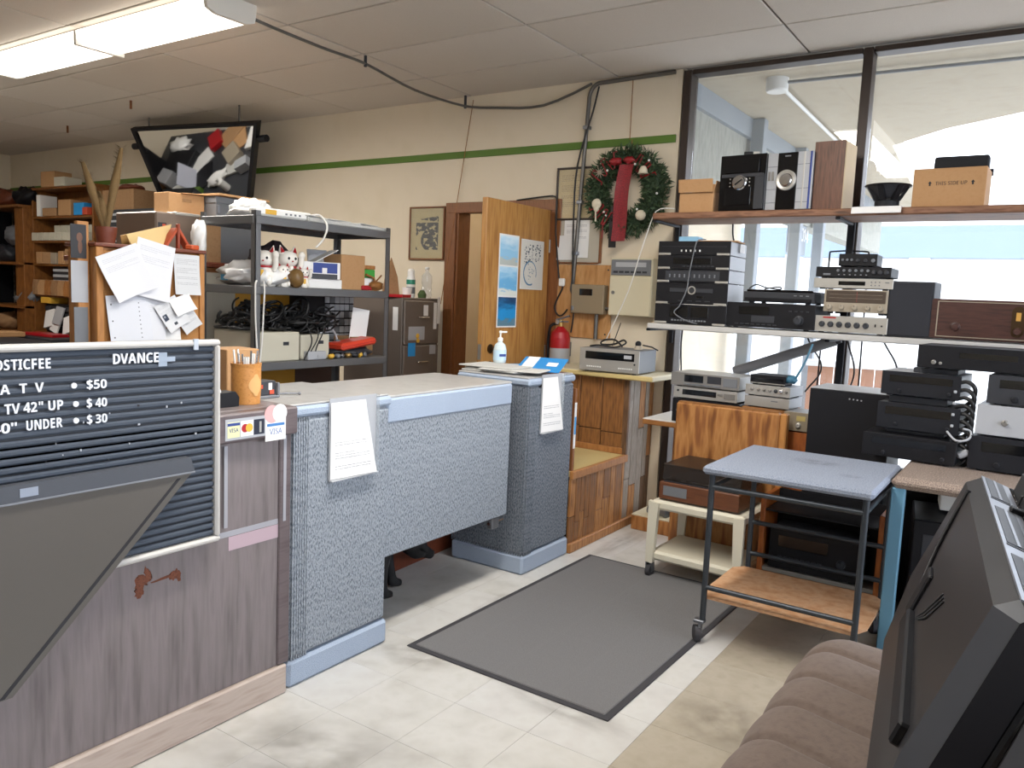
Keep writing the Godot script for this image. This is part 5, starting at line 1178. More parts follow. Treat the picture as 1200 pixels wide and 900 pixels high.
func nets(bones: Array, cell: float, k: float) -> B:  # smooth union of tapered capsules meshed as surface nets
	var field := {}
	for b in bones:
		var r: float = maxf(b[1], b[3]) + cell * 3.0
		var lo := Vector3(minf(b[0].x, b[2].x), minf(b[0].y, b[2].y), minf(b[0].z, b[2].z)) - Vector3.ONE * r
		var hi := Vector3(maxf(b[0].x, b[2].x), maxf(b[0].y, b[2].y), maxf(b[0].z, b[2].z)) + Vector3.ONE * r
		for x in range(floori(lo.x / cell), ceili(hi.x / cell)):
			for y in range(floori(lo.y / cell), ceili(hi.y / cell)):
				for z in range(floori(lo.z / cell), ceili(hi.z / cell)):
					var p := Vector3(x, y, z) * cell
					var ab: Vector3 = b[2] - b[0]
					var t: float = clampf((p - b[0]).dot(ab) / ab.length_squared(), 0, 1)
					var d: float = (p - b[0] - ab * t).length() - lerpf(b[1], b[3], t)
					var key := Vector3i(x, y, z)
					if field.has(key):
						var e: float = field[key]
						var h: float = maxf(k - absf(e - d), 0.0) / k
						field[key] = minf(e, d) - h * h * k * 0.25
					else: field[key] = d
	var out := B.new()
	var vid := {}
	var cor := []
	for i in 8: cor.append(Vector3i(i & 1, (i >> 1) & 1, (i >> 2) & 1))
	for key in field:
		var vals := []
		var ok := true
		for c in cor:
			if not field.has(key + c): ok = false; break
			vals.append(field[key + c])
		if not ok: continue
		var neg := 0
		for f in vals: if f < 0: neg += 1
		if neg == 0 or neg == 8: continue
		var s := Vector3.ZERO; var n := 0
		for i in 8:
			for ax in 3:
				var j := i | (1 << ax)
				if j == i: continue
				if (vals[i] < 0) != (vals[j] < 0):
					var t: float = vals[i] / (vals[i] - vals[j])
					s += Vector3(cor[i]).lerp(Vector3(cor[j]), t); n += 1
		var g := Vector3.ZERO
		for i in 8: g += (Vector3(cor[i]) - Vector3.ONE * 0.5) * vals[i]
		vid[key] = out.v.size()
		out.v.append((Vector3(key) + s / n) * cell); out.n.append(g.normalized()); out.u.append(Vector2.ZERO)
	for key in vid:
		for ax in 3:
			var a1 := Vector3i.ZERO; var a2 := Vector3i.ZERO; var up := Vector3i.ZERO
			up[ax] = 1; a1[(ax + 1) % 3] = 1; a2[(ax + 2) % 3] = 1
			if not field.has(key + up): continue
			var f0: float = field[key]; var f1: float = field[key + up]
			if (f0 < 0) == (f1 < 0): continue
			if not (vid.has(key - a1) and vid.has(key - a2) and vid.has(key - a1 - a2)): continue
			var q := [vid[key - a1 - a2], vid[key - a2], vid[key], vid[key - a1]]
			if f0 < 0: out.ix.append_array([q[0], q[2], q[1], q[0], q[3], q[2]])
			else: out.ix.append_array([q[0], q[1], q[2], q[0], q[2], q[3]])
	return out

# ---------------------------------------------------------------- left back of the shop
func build_left_back() -> void:
	# cork faced cabinet with papers
	var ck := thing("cork_cabinet", "wooden cabinet with a framed cork back covered in pinned papers, behind the letter board", "cabinet", Vector3(-3.45, 0, -2.145))
	part(ck, "carcass", B.new().bx(-0.24, -0.022, 0, 1.575, -0.265, 0.265, 0.003), M.oak)
	part(ck, "cork_panel", B.new().bx(-0.022, -0.006, 0.45, 1.56, -0.24, 0.235, 0.001), M.cork)
	part(ck, "frame", B.new().bx(-0.022, 0.004, 0.4, 1.575, 0.235, 0.268, 0.003).bx(-0.022, 0.004, 0.4, 1.575, -0.268, -0.24, 0.003), M.pinewood)
	part(ck, "top_rail", B.new().bx(-0.25, 0.008, 1.575, 1.593, -0.275, 0.275, 0.004), M.redwood)
	var ps := [["large white sheet pinned at a slant at the left of the cork panel", 1.468, -1.995, 0.2, 0.21, 22, 0.03], ["white sheet curling behind the slanted one, middle of the cork panel", 1.485, -2.13, 0.19, 0.26, -12, 0.02], ["grey white sheet pinned upright at the right of the cork panel", 1.472, -2.31, 0.135, 0.19, -1, 0.012],
		["white sheet with punched holes at the lower left of the cork panel", 1.26, -2.02, 0.2, 0.22, 4, 0.012], ["white sheet at the lower middle of the cork panel, partly under others", 1.27, -2.13, 0.15, 0.24, -7, 0.008], ["small printed leaflet with dark pictures pinned aslant on the cork panel", 1.285, -2.225, 0.12, 0.14, 30, 0.016],
		["small lined form pinned aslant at the lower right of the cork panel", 1.275, -2.30, 0.1, 0.15, 32, 0.012], ["small blank slip at the bottom of the cork panel", 1.175, -2.22, 0.12, 0.08, 2, 0.006], ["small white slip overlapping the leaflets on the cork panel", 1.33, -2.275, 0.11, 0.08, 20, 0.02]]
	for i in ps.size():
		var q = ps[i]
		sheet(q[0], Vector3(-3.452 + [0.022, 0.014, 0.009, 0.01, 0.005, 0.016, 0.012, 0.004, 0.02][i], q[1], q[2]), q[3], q[4], [M.page_faint, M.page_faint, M.page_grey, M.page_holes, M.page_faint, M.page_photo, M.page_grey, M.paper, M.paper][i], 90, q[5], q[6], "papers on the cork panel")
	# narrow upright with picture and sheets at its left
	var up := thing("narrow_upright", "narrow wooden upright with a dark portrait print and grey sheets, left of the cork panel", "upright", Vector3(-3.5, 0, -1.845))
	part(up, "board", B.new().bx(-0.025, 0.0, 0, 1.68, -0.03, 0.02, 0.002), M.pinewood)
	part(up, "portrait_print", B.new().bx(0.0, 0.003, 1.52, 1.665, -0.018, 0.05, 0.001), mt("#2c2c30", 0.6))
	part(up, "portrait_face", B.new().blob(Vector3(0.003, 1.61, 0.012), Vector3(0.0012, 0.02, 0.014), 6).blob(Vector3(0.003, 1.57, 0.01), Vector3(0.001, 0.03, 0.01), 6), mt("#6a4a3a", 0.6))
	part(up, "grey_sheet", B.new().bx(0.0, 0.003, 1.33, 1.51, -0.022, 0.05), M.lightgrey)
	part(up, "grey_sheet", B.new().bx(0.0, 0.003, 1.1, 1.31, -0.02, 0.04), M.grey)
	# plant, folder and toys on the cork cabinet
	var pl := thing("dried_plant", "dried spiny palm like plant in a reddish pot on top of the cork cabinet", "plant", Vector3(-3.56, 1.593, -1.985))
	part(pl, "pot", B.new().lathe([[0, 0], [0.036, 0], [0.046, 0.055], [0.048, 0.075], [0.04, 0.075], [0.036, 0.065], [0, 0.065]], 18), mt("#6d3420", 0.5))
	for k in 3:
		var t := B.new()
		var dx: float = [-0.02, 0.03, 0.0][k]; var dz: float = [0.09, -0.06, 0.03][k]; var h: float = [0.28, 0.36, 0.16][k]
		var tip := Vector3(dx, 0.07 + h, dz)
		t.cyl(Vector3(0, 0.06, 0), Vector3(0, 0.06, 0).lerp(tip, 0.6), 0.013, 0.02, 8); t.cyl(Vector3(0, 0.06, 0).lerp(tip, 0.6), tip, 0.02, 0.008, 8)
		for i in 260:
			var f := rng.randf(); var a := rng.randf() * TAU
			var c := Vector3(0, 0.06, 0).lerp(tip, f)
			var dir := Vector3(cos(a), 0.7, sin(a)).normalized()
			t.tri(c + dir * 0.012 + Vector3(0.005, 0, 0), c + dir * 0.012 - Vector3(0.005, 0, 0.005), c + dir * 0.034)
		part(pl, "stem", t, M.dryleaf)
	var yf := thing("yellow_folder", "pale yellow card folded like a tent on the cork cabinet", "folder", Vector3(-3.57, 1.593, -2.20), 90)
	part(yf, "leaf", B.new().prism(PackedVector2Array([Vector2(-0.12, 0.0), Vector2(0.05, 0.0), Vector2(0.12, 0.13), Vector2(-0.13, 0.055)]), 0, 0.004, Transform3D(Basis(Vector3.RIGHT, -0.5), Vector3(0, 0, 0.05))), mt("#d9bd84", 0.7))
	part(yf, "rear_leaf", B.new().prism(PackedVector2Array([Vector2(-0.1, 0.0), Vector2(0.08, 0.0), Vector2(0.12, 0.13), Vector2(-0.12, 0.05)]), 0, 0.004, Transform3D(Basis(Vector3.RIGHT, 0.4), Vector3(0, 0, -0.06))), mt("#c9a368", 0.7))
	var og := thing("orange_stand", "orange red triangular folding stand beside the yellow card", "stand", Vector3(-3.53, 1.593, -2.31), 90)
	for s in [-1, 1]: part(og, "strut", B.new().box(Vector3(s * 0.035, 0.05, 0), Vector3(0.014, 0.12, 0.05), 0.003, Basis(Vector3.BACK, s * 0.6)), mt("#b24a26", 0.5))
	part(og, "strut", B.new().box(Vector3(0.0, 0.06, 0.02), Vector3(0.014, 0.12, 0.02), 0.003), mt("#8d3a20", 0.5))
	part(og, "foot", B.new().box(Vector3(0.05, 0.012, 0.06), Vector3(0.06, 0.022, 0.04), 0.004, Basis(Vector3.UP, 0.4)), mt("#c8582e", 0.5))
	solo("hanging_bag", "white crumpled bag hanging at the rack's near back post", "bag", B.new().blob(Vector3(0, 0, 0), Vector3(0.05, 0.11, 0.035), 10, 0.5, 31), M.bag, Vector3(-4.02, 1.68, -2.775))
	# drawer units further back
	var dc := thing("black_drawer_cabinet", "black parts cabinet with pale label strips, standing before the far wall under the mirror", "cabinet", Vector3(-7.5, 0, -4.65))
	part(dc, "body", B.new().bx(-0.42, 0.42, 0, 2.12, -0.2, 0.2, 0.004), M.charcoal)
	for r in 5:
		for c in 2: part(dc, "label_strip", B.new().bx(-0.38 + c * 0.42, -0.04 + c * 0.36, 1.8 + r * 0.065, 1.822 + r * 0.065, 0.2, 0.206, 0.002), M.lightgrey)
	var bc := thing("brown_top_carton", "brown carton on top of the black parts cabinet by the far wall", "box", Vector3(-7.9, 2.121, -4.68))
	part(bc, "box", B.new().bx(-0.28, 0.28, 0, 0.21, -0.15, 0.15, 0.004), M.carton2)
	solo("carton_clutter", "reddish bundle lying on the brown carton by the far wall", "bundle", B.new().blob(Vector3(0, 0.03, 0), Vector3(0.18, 0.04, 0.1), 8, 0.6, 33), M.redwood, Vector3(-7.9, 2.331, -4.68))
	# tall bookcase of bins and little boxes
	var bk := thing("wooden_bookcase", "tall orange brown bookcase crowded with bins and little boxes in the far left corner", "bookcase", Vector3(-9.15, 0, -4.75))
	part(bk, "side", B.new().bx(-0.66, -0.63, 0, 2.43, -0.15, 0.15, 0.003), M.bookwood)
	part(bk, "side", B.new().bx(0.63, 0.66, 0, 2.43, -0.15, 0.15, 0.003), M.bookwood)
	part(bk, "back_panel", B.new().bx(-0.63, 0.63, 0, 2.42, -0.15, -0.14), M.bookwood)
	for y in [0.4, 0.8, 1.22, 1.57, 1.83, 2.10, 2.42]: part(bk, "shelf", B.new().bx(-0.63, 0.63, y - 0.022, y, -0.14, 0.155, 0.003), M.bookwood)
	for k in 9: solo("small_white_box", NTH[k] + " little white box in the bookcase's lower front row, counted from the left", "box", B.new().bx(-0.06, 0.06, 0, 0.09, -0.05, 0.05, 0.004), M.cream_box, Vector3(-9.72 + k * 0.135, 1.831, -4.63), rng.randf_range(-4, 4), "white boxes, front row of the bookcase")
	for k in 8: solo("small_white_box", NTH[k] + " little white box in the bookcase's raised back row, counted from the left", "box", B.new().bx(-0.06, 0.06, 0, 0.18, -0.04, 0.04, 0.004), M.cream_box, Vector3(-9.45 + k * 0.135, 1.831, -4.74), 0, "white boxes, back row of the bookcase")
	for k in 7: solo("card_bin", NTH[k] + " upright tan bin on the bookcase shelf above the grey drawers, from the left", "bin", B.new().bx(-0.07, 0.07, 0, 0.12 + rng.randf() * 0.05, -0.07, 0.07, 0.003), [M.carton, M.carton2, M.gold][k % 3], Vector3(-9.62 + k * 0.16, 1.571, -4.65), rng.randf_range(-9, 9), "tan bins on the fourth shelf")
	for k in 8: solo("card_bin", NTH[k] + " slanted tan bin on the bookcase shelf beside the grey drawers, from the left", "bin", B.new().prism(PackedVector2Array([Vector2(-0.06, 0), Vector2(0.06, 0), Vector2(0.065, 0.16), Vector2(-0.02, 0.17), Vector2(-0.07, 0.09)]), -0.07, 0.07), [M.carton2, M.carton, M.oak][k % 3], Vector3(-9.70 + k * 0.14, 1.221, -4.63), rng.randf_range(-12, 12), "tan bins on the fifth shelf")
	var gd := thing("drawer_block", "grey block of small drawers in the middle of the bookcase", "drawers", Vector3(-9.2, 1.221, -4.70))
	part(gd, "block", B.new().bx(-0.25, 0.25, 0, 0.33, -0.06, 0.05, 0.003), M.charcoal)
	for r in 5: part(gd, "drawer_front", B.new().bx(-0.24, 0.24, 0.02 + r * 0.062, 0.05 + r * 0.062, 0.05, 0.058, 0.002), M.lightgrey)
	for q in [["pale carton on the bookcase's top", -9.4, 2.421, 0.28, 0.17, "carton"], ["white card box behind the pale carton on the bookcase", -9.15, 2.421, 0.2, 0.1, "cream_box"], ["flat blue tub on the second shelf of the bookcase", -8.75, 2.101, 0.2, 0.13, "blue"], ["tan carton with slant lid on the second shelf of the bookcase", -9.05, 2.101, 0.24, 0.17, "carton"], ["orange box at the right of the bookcase's second shelf", -8.65, 2.101, 0.18, 0.08, "brick_red"], ["white folder leaning at the left of the bookcase's second shelf", -9.62, 2.101, 0.07, 0.24, "white"], ["tan box low in the bookcase's second shelf", -9.38, 2.101, 0.26, 0.09, "carton2"], ["yellow box beneath the bookcase's fifth shelf", -9.5, 1.105, 0.2, 0.07, "yellow"]]:
		solo("shelf_box", q[0], "box", B.new().bx(-q[3] / 2, q[3] / 2, 0, q[4], -0.1, 0.1, 0.004), M[q[5]], Vector3(q[1], q[2] if q[2] != 1.105 else 1.125, -4.68), rng.randf_range(-6, 6))
	var pb := thing("parts_rack", "dark rack of small bins with white papers before it, low in the bookcase", "parts rack", Vector3(-9.1, 0.801, -4.66))
	part(pb, "rack", B.new().bx(-0.46, 0.46, 0, 0.32, -0.06, 0.04, 0.003), M.black)
	for r in 4:
		for c in 6: part(pb, "bin", B.new().bx(-0.42 + c * 0.145, -0.3 + c * 0.145, 0.03 + r * 0.072, 0.08 + r * 0.072, 0.04, 0.075, 0.003), M.charcoal)
	for k in 4: solo("loose_papers", ["white papers leaning on the dark parts rack, leftmost", "grey white papers standing before the dark parts rack", "white bag before the dark parts rack, right", "white papers low before the dark parts rack"][k], "papers", B.new().box(Vector3(0, 0.11, 0), Vector3(0.17, 0.2, 0.02), 0.003, Basis(Vector3.RIGHT, -0.25) * Basis(Vector3.BACK, [0.2, -0.1, 0.3, -0.25][k])), [M.paper, M.lightgrey, M.bag, M.paper][k], Vector3([-9.35, -9.15, -8.95, -9.2][k], 0.80 + [0.05, 0.09, 0.0, 0.0][k], -4.55))
	solo("red_tray", "flat red tray on the low bench before the bookcase", "tray", B.new().bx(-0.3, 0.3, 0, 0.03, -0.1, 0.1, 0.004), M.red, Vector3(-9.05, 0.785, -4.36), 4)
	var lbn := thing("low_bench", "dark low bench in front of the bookcase, the red tray on it", "bench", Vector3(-9.1, 0, -4.35))
	part(lbn, "bench_top", B.new().bx(-0.6, 0.6, 0.745, 0.785, -0.14, 0.2, 0.004), M.charcoal)
	for x in [-0.55, 0.55]: part(lbn, "leg", B.new().bx(x - 0.03, x + 0.03, 0, 0.745, -0.1, 0.15), M.charcoal)
	# left wall shelves
	var ls := thing("corner_shelving", "brown shelving with junk in the very left corner of the shop", "shelving", Vector3(-10.3, 0, -4.7))
	part(ls, "side", B.new().bx(0.3, 0.5, 0, 2.2, -0.2, 0.2, 0.004), M.bookwood)
	for y in [0.75, 1.05, 1.55, 2.2]: part(ls, "shelf", B.new().bx(-0.6, 0.5, y, y + 0.03, -0.2, 0.25, 0.003), M.bookwood)
	part(ls, "added_dark_panel", B.new().bx(-0.68, -0.65, 0, 2.4, -0.2, 0.24, 0.003), M.black)  # added black sheet covering the lit left wall so the corner stays dark
	part(ls, "back_panel", B.new().bx(-0.6, 0.3, 0, 2.2, -0.2, -0.19), M.black)
	var jk := [["dark bundle on the left corner shelves, upper row", 1.58, "charcoal"], ["grey bag on the left corner shelves, upper row", 1.8, "grey"], ["grey machine on the left corner shelves, middle row", 1.08, "grey"], ["brown carton on the left corner shelves, lower row", 0.78, "carton2"], ["grey deck at the foot of the left corner shelves", 0.5, "grey"], ["black roll on top of the left corner shelves", 2.23, "black"], ["reddish bundle on top of the left corner shelves", 2.23, "redwood"]]
	for i in jk.size(): solo("stored_bundle", jk[i][0], "bundle", B.new().blob(Vector3(0, 0.1, 0), Vector3(0.2, 0.11, 0.12), 8, 0.5, 60 + i), M[jk[i][2]], Vector3(-10.45 + 0.25 * (i % 3), jk[i][1], -4.62))
	var tc := thing("added_dark_cupboard", "added tall dark brown cupboard, darkening the left wall, in the shop's far left corner", "cupboard", Vector3(-10.8, 0, -4.05))  # added to hide the pale lit wall and keep this corner dark
	part(tc, "carcass", B.new().bx(-0.19, 0.19, 0, 2.2, -0.4, 0.4, 0.004), M.black)
	for k in 2: part(tc, "cupboard_door", B.new().bx(0.19, 0.205, 0.06, 2.15, -0.39 + k * 0.4, -0.01 + k * 0.4, 0.003), M.redwood)
	# desk beside it, along the left, and what the mirror shows
	var wb := thing("repair_bench", "cluttered repair bench at the far left, reflected in the wall mirror", "workbench", Vector3(-9.3, 0, -3.3))
	part(wb, "bench_top", B.new().bx(-1.3, 1.0, 0.74, 0.78, -0.75, 0.75, 0.004), M.charcoal)
	for q in [[-1.2, -0.65], [-1.2, 0.65], [0.9, -0.65], [0.9, 0.65]]: part(wb, "leg", B.new().bx(q[0] - 0.03, q[0] + 0.03, 0, 0.74, q[1] - 0.03, q[1] + 0.03), M.oak)
	var lp := thing("laptop", "silver laptop open on the repair bench, seen in the wall mirror", "laptop", Vector3(-9.35, 0.781, -3.3), 60)
	part(lp, "base", B.new().bx(-0.2, 0.2, 0, 0.02, -0.14, 0.14, 0.004), M.black)
	part(lp, "lid", B.new().box(Vector3(0, 0.13, -0.17), Vector3(0.4, 0.27, 0.012), 0.004, Basis(Vector3.RIGHT, -0.3)), mt("#b9bccb", 0.35))
	var cl := [["white papers", -9.9, -3.7, 0.24, 0.02, "paper"], ["yellow envelope stack", -8.9, -3.0, 0.22, 0.08, "gold"], ["white bottle", -8.75, -3.5, 0.05, 0.2, "white"], ["orange carton", -9.7, -3.9, 0.3, 0.16, "carton"], ["grey plastic bag", -9.0, -3.35, 0.16, 0.08, "bag"], ["black deck", -9.95, -3.1, 0.4, 0.1, "black"], ["white cup", -9.05, -3.75, 0.06, 0.1, "plastic_white"], ["white folder", -8.6, -2.75, 0.25, 0.05, "white"], ["brown box", -10.3, -3.5, 0.25, 0.25, "carton2"], ["grey meter", -8.55, -3.2, 0.14, 0.12, "lightgrey"], ["crumpled white bag", -10.1, -2.8, 0.2, 0.14, "bag"], ["red tool case", -9.4, -2.75, 0.2, 0.07, "red"], ["orange board", -9.2, -3.95, 0.3, 0.05, "carton"], ["brown folder", -9.15, -2.63, 0.3, 0.03, "carton2"], ["white carton", -9.6, -3.55, 0.22, 0.1, "white"], ["steel meter", -10.0, -3.35, 0.2, 0.16, "lightgrey"], ["orange envelope", -8.95, -2.75, 0.25, 0.02, "carton"], ["green box", -9.3, -3.6, 0.14, 0.08, "green"], ["pale papers", -9.55, -3.05, 0.26, 0.02, "paper"], ["grey papers", -8.8, -3.2, 0.2, 0.03, "newsprint"], ["dark monitor", -10.45, -3.15, 0.3, 0.4, "black"]]
	for i in cl.size():
		var q = cl[i]
		var bb := B.new()
		if "bag" in q[0] or "cable" in q[0]: bb.blob(Vector3(0, q[4] * 0.5, 0), Vector3(q[3], q[4] * 0.6, q[3] * 0.7), 8, 0.6, i)
		elif "bottle" in q[0] or "cup" in q[0]: bb.lathe([[0, 0], [q[3], 0], [q[3], q[4] * 0.7], [q[3] * 0.4, q[4] * 0.8], [q[3] * 0.4, q[4]], [0, q[4]]], 14)
		else: bb.bx(-q[3] / 2 * 1.4, q[3] / 2 * 1.4, 0, q[4], -q[3] / 2, q[3] / 2, 0.004)
		solo("bench_item", q[0] + " on the repair bench, seen only in the wall mirror", q[0].split(" ")[-1], bb, M[q[5]], Vector3(q[1], 0.782, q[2]), i * 37.0)
	var pg := thing("pegboard", "dark pegboard added to darken the mirror view above the repair bench, boxes on it", "pegboard", Vector3(-10.99, 1.2, -3.2))  # added dark backdrop, replacing the light wall in the reflection
	part(pg, "board", B.new().bx(0, 0.03, 0, 1.5, -0.4, 1.4, 0.004), M.black)
	for k in 26: part(pg, "hung_packet", B.new().bx(0.03, 0.09, 0, 0.1 + 0.05 * (k % 3), -0.06, 0.05, 0.004), [M.white, M.carton, M.charcoal, M.grey, M.navy, M.paper, M.carton2][k % 7]).position = Vector3(0, 0.1 + 0.32 * (k % 4), -0.32 + 0.065 * k)
	build_mirror()

func trapezoid(o: Node3D, called: String, p: Array, z0: float, z1: float, m: Material) -> MeshInstance3D:
	return part(o, called, B.new().prism(PackedVector2Array(p), z0, z1), m)

func build_mirror() -> void:
	# trapezoid mirror tilted down from the ceiling, thick black frame; local axes lie in its plane
	var t := deg_to_rad(32.0)
	var o := thing("tilted_mirror", "black framed trapezoid mirror hung tilted under the ceiling, reflecting the cluttered bench", "mirror", Vector3(-6.5, 2.47, -4.505))
	o.rotation = Vector3(t, 0, 0)
	var outer := [Vector2(-0.71, 0.425), Vector2(1.03, 0.335), Vector2(0.5, -0.315), Vector2(-0.86, -0.455)]
	var cen := Vector2(0.0, 0.0)
	var inner := []
	for q in outer: inner.append(cen + (q - cen) * Vector2(0.94, 0.93))
	trapezoid(o, "backing", outer, -0.03, 0.0, M.black)
	trapezoid(o, "mirror_glass", inner, 0.0, 0.004, M.mirror)
	var fr := B.new()
	for i in 4:
		var a: Vector2 = outer[i]; var b: Vector2 = outer[(i + 1) % 4]; var c: Vector2 = inner[(i + 1) % 4]; var d: Vector2 = inner[i]
		fr.prism(PackedVector2Array([a, b, c, d]), 0.0, 0.02)
	part(o, "frame", fr, M.black)
	part(o, "pivot_knob", B.new().cyl(Vector3(-0.85, 0.25, -0.015), Vector3(-0.76, 0.25, -0.015), 0.03, -1, 12), M.black)
	part(o, "pivot_knob", B.new().cyl(Vector3(0.93, 0.19, -0.015), Vector3(1.02, 0.19, -0.015), 0.03, -1, 12), M.black)
	var h := Basis(Vector3.RIGHT, -t)
	for q in [[-0.5, 0.38], [0.75, 0.32]]: part(o, "hanger", B.new().tube([Vector3(q[0], q[1], -0.02), Vector3(q[0], q[1], -0.02) + h * Vector3(0, 0.2, 0)], 0.008), M.conduit)

# ---------------------------------------------------------------- things on the back wall
func framed(called: String, label: String, cat: String, x0: float, x1: float, y0: float, y1: float, fw: float, fm: Material, pm: Material, glass := true) -> Node3D:
	var o := thing(called, label, cat, Vector3((x0 + x1) / 2, (y0 + y1) / 2, ZW + 0.001))
	var w := x1 - x0; var h := y1 - y0
	var b := B.new()
	b.bx(-w / 2, w / 2, h / 2 - fw, h / 2, 0, 0.022, 0.003); b.bx(-w / 2, w / 2, -h / 2, -h / 2 + fw, 0, 0.022, 0.003)
	b.bx(-w / 2, -w / 2 + fw, -h / 2 + fw, h / 2 - fw, 0, 0.022, 0.003); b.bx(w / 2 - fw, w / 2, -h / 2 + fw, h / 2 - fw, 0, 0.022, 0.003)
	part(o, "frame", b, fm)
	var a := Vector3(-w / 2 + fw, -h / 2 + fw, 0.01); var c := Vector3(w / 2 - fw, h / 2 - fw, 0.01)
	part(o, "picture", B.new().quad(a, Vector3(c.x, a.y, 0.01), c, Vector3(a.x, c.y, 0.01)), pm)
	if glass: part(o, "glass", B.new().bx(a.x, c.x, a.y, c.y, 0.013, 0.015), M.glass)
	return o

func sheet(label: String, at: Vector3, w: float, h: float, m: Material, yaw: float, roll := 0.0, curl := 0.0, group := "", called := "paper_sheet", cat := "paper") -> MeshInstance3D:
	# a thin printed sheet facing +z before yaw; a curled foot keeps it off the board
	var b := B.new()
	var f := func(s, t, o): return Basis(Vector3.BACK, deg_to_rad(roll)) * Vector3((s - 0.5) * w, (0.5 - t) * h, o + curl * pow(t, 2.0) + curl * 0.6 * pow(absf(s - 0.5) * 2.0, 2.0) * t)
	b.grid(6, 6, func(s, t): return f.call(1.0 - s, t, 0.0012))
	for i in b.u.size(): b.u[i].x = 1.0 - b.u[i].x
	for i in b.n.size():
		if b.n[i].z < 0: b.n[i] = -b.n[i]
	b.grid(6, 6, func(s, t): return f.call(s, t, 0.0))
	return solo(called, label, cat, b, m, at, yaw, group)

func build_wall_things() -> void:
	# hinged wooden door standing open
	var d := Node3D.new()
	d.name = "door_1"; d.position = Vector3(-3.02, 0, -4.89); add_child(d); d.set_meta("kind", "structure")
	part(d, "leaf", B.new().bx(-0.02, 0.02, 0.012, 2.05, 0.0, 0.765, 0.003), M.door)
	var kn := part(d, "knob", B.new().lathe([[0, 0], [0.03, 0], [0.03, 0.006], [0.012, 0.01], [0.012, 0.035], [0.027, 0.045], [0.03, 0.06], [0.02, 0.072], [0, 0.074]], 18, Vector3(0.02, 1.09, 0.675), Vector3.RIGHT), M.bronze)
	part(d, "keyhole_plate", B.new().lathe([[0, 0], [0.02, 0], [0.02, 0.006], [0, 0.008]], 14, Vector3(0.02, 0.99, 0.675), Vector3.RIGHT), M.bronze)
	part(d, "latch_plate", B.new().bx(-0.012, 0.012, 1.02, 1.12, 0.763, 0.767), M.silver_dark)
	for y in [0.25, 1.05, 1.8]: part(d, "hinge", B.new().cyl(Vector3(0.018, y - 0.045, -0.008), Vector3(0.018, y + 0.045, -0.008), 0.008), M.silver_dark)
	# photo strip and brushed poster on the door
	var ims := [["#cfe3f0", "#8fc2e2", "#b6bcb8"], ["#b8d9ee", "#6cb1df", "#d8dcd6"], ["#0d3c66", "#1b8fd0", "#5a7f93"]]
	var st := thing("photo_strip", "vertical strip of three blue sea photographs on the open wooden door", "photo strip", Vector3(-2.998, 1.532, -4.385), 90)
	part(st, "backing", B.new().bx(-0.115, 0.115, -0.305, 0.305, 0, 0.002), M.paper)
	for k in 3:
		var im := Image.create_empty(48, 48, false, Image.FORMAT_RGB8)
		var nz := FastNoiseLite.new()
		nz.seed = k; nz.frequency = 0.05
		for y in 48:
			for x in 48:
				var t := y / 47.0 + nz.get_noise_2d(x * 0.6, y * 2.0) * 0.25
				im.set_pixel(x, y, Color(ims[k][0]).lerp(Color(ims[k][1]), clampf(t * 2.0, 0, 1)).lerp(Color(ims[k][2]), smoothstep(0.72, 0.85, t)))
		var y0 := 0.105 - k * 0.2
		part(st, "photograph", B.new().quad(Vector3(-0.105, y0, 0.0026), Vector3(0.105, y0, 0.0026), Vector3(0.105, y0 + 0.19, 0.0026), Vector3(-0.105, y0 + 0.19, 0.0026)), print_mat(im, 0.4))
	var im2 := Image.create_empty(96, 112, false, Image.FORMAT_RGB8)
	im2.fill(Color("#cfcdc6"))
	for q in 150:  # brushed ring
		var a := q / 150.0 * TAU * 0.86 + 1.2
		var rr := 2.6 if q < 90 else 1.6
		im2.fill_rect(Rect2i(int(40 + 27 * cos(a) - rr / 2), int(76 + 27 * sin(a) - rr / 2), int(rr) + 1, int(rr) + 1), Color("#3f6f94"))
	for q in 70:
		var cx := 16 + (q % 5) * 15 + rng.randi_range(-4, 4)
		var cy := 14 + (q / 5) * 3 + (q % 5) * -2 + rng.randi_range(-2, 2)
		im2.fill_rect(Rect2i(cx, cy, rng.randi_range(1, 6), rng.randi_range(1, 4)), Color("#2f3b4c"))
	for q in 22: im2.fill_rect(Rect2i(28 + rng.randi_range(0, 26), 60 + rng.randi_range(0, 30), rng.randi_range(2, 6), 1), Color("#55718a"))
	var bp := thing("brushed_poster", "white poster with dark brushed characters and a blue ring on the open door", "poster", Vector3(-2.998, 1.655, -4.672), 90)
	part(bp, "poster_sheet", B.new().bx(-0.143, 0.143, -0.168, 0.168, 0, 0.0015), M.paper)
	part(bp, "poster_print", B.new().quad(Vector3(-0.14, -0.165, 0.002), Vector3(0.14, -0.165, 0.002), Vector3(0.14, 0.165, 0.002), Vector3(-0.14, 0.165, 0.002)), print_mat(im2, 0.5))
	# back room bits
	solo("wall_sheet", "pale sheet pinned on the wall of the room behind the door", "paper", B.new().bx(-0.14, 0.14, -0.35, 0.35, 0, 0.003), M.paper, Vector3(-4.1, 1.2, -6.499))
	var rk := thing("colourful_rack", "rack of coloured packets glimpsed in the gap beside the door hinge", "rack", Vector3(-2.75, 0.0, -5.5))
	part(rk, "upright", B.new().bx(-0.2, 0.2, 0, 2.2, -0.01, 0.01), M.jamb)
	for k in 9: part(rk, "packet", B.new().bx(-0.19, 0.19, 0.8 + k * 0.14, 0.92 + k * 0.14, 0.01, 0.06, 0.004), [M.red, M.white, M.charcoal, M.white, M.navy, M.brick_red, M.lightgrey, M.red, M.jamb][k])
	# framed woodblock style print
	var im := Image.create_empty(90, 104, false, Image.FORMAT_RGB8)
	var nz := FastNoiseLite.new()
	nz.seed = 12; nz.frequency = 0.06
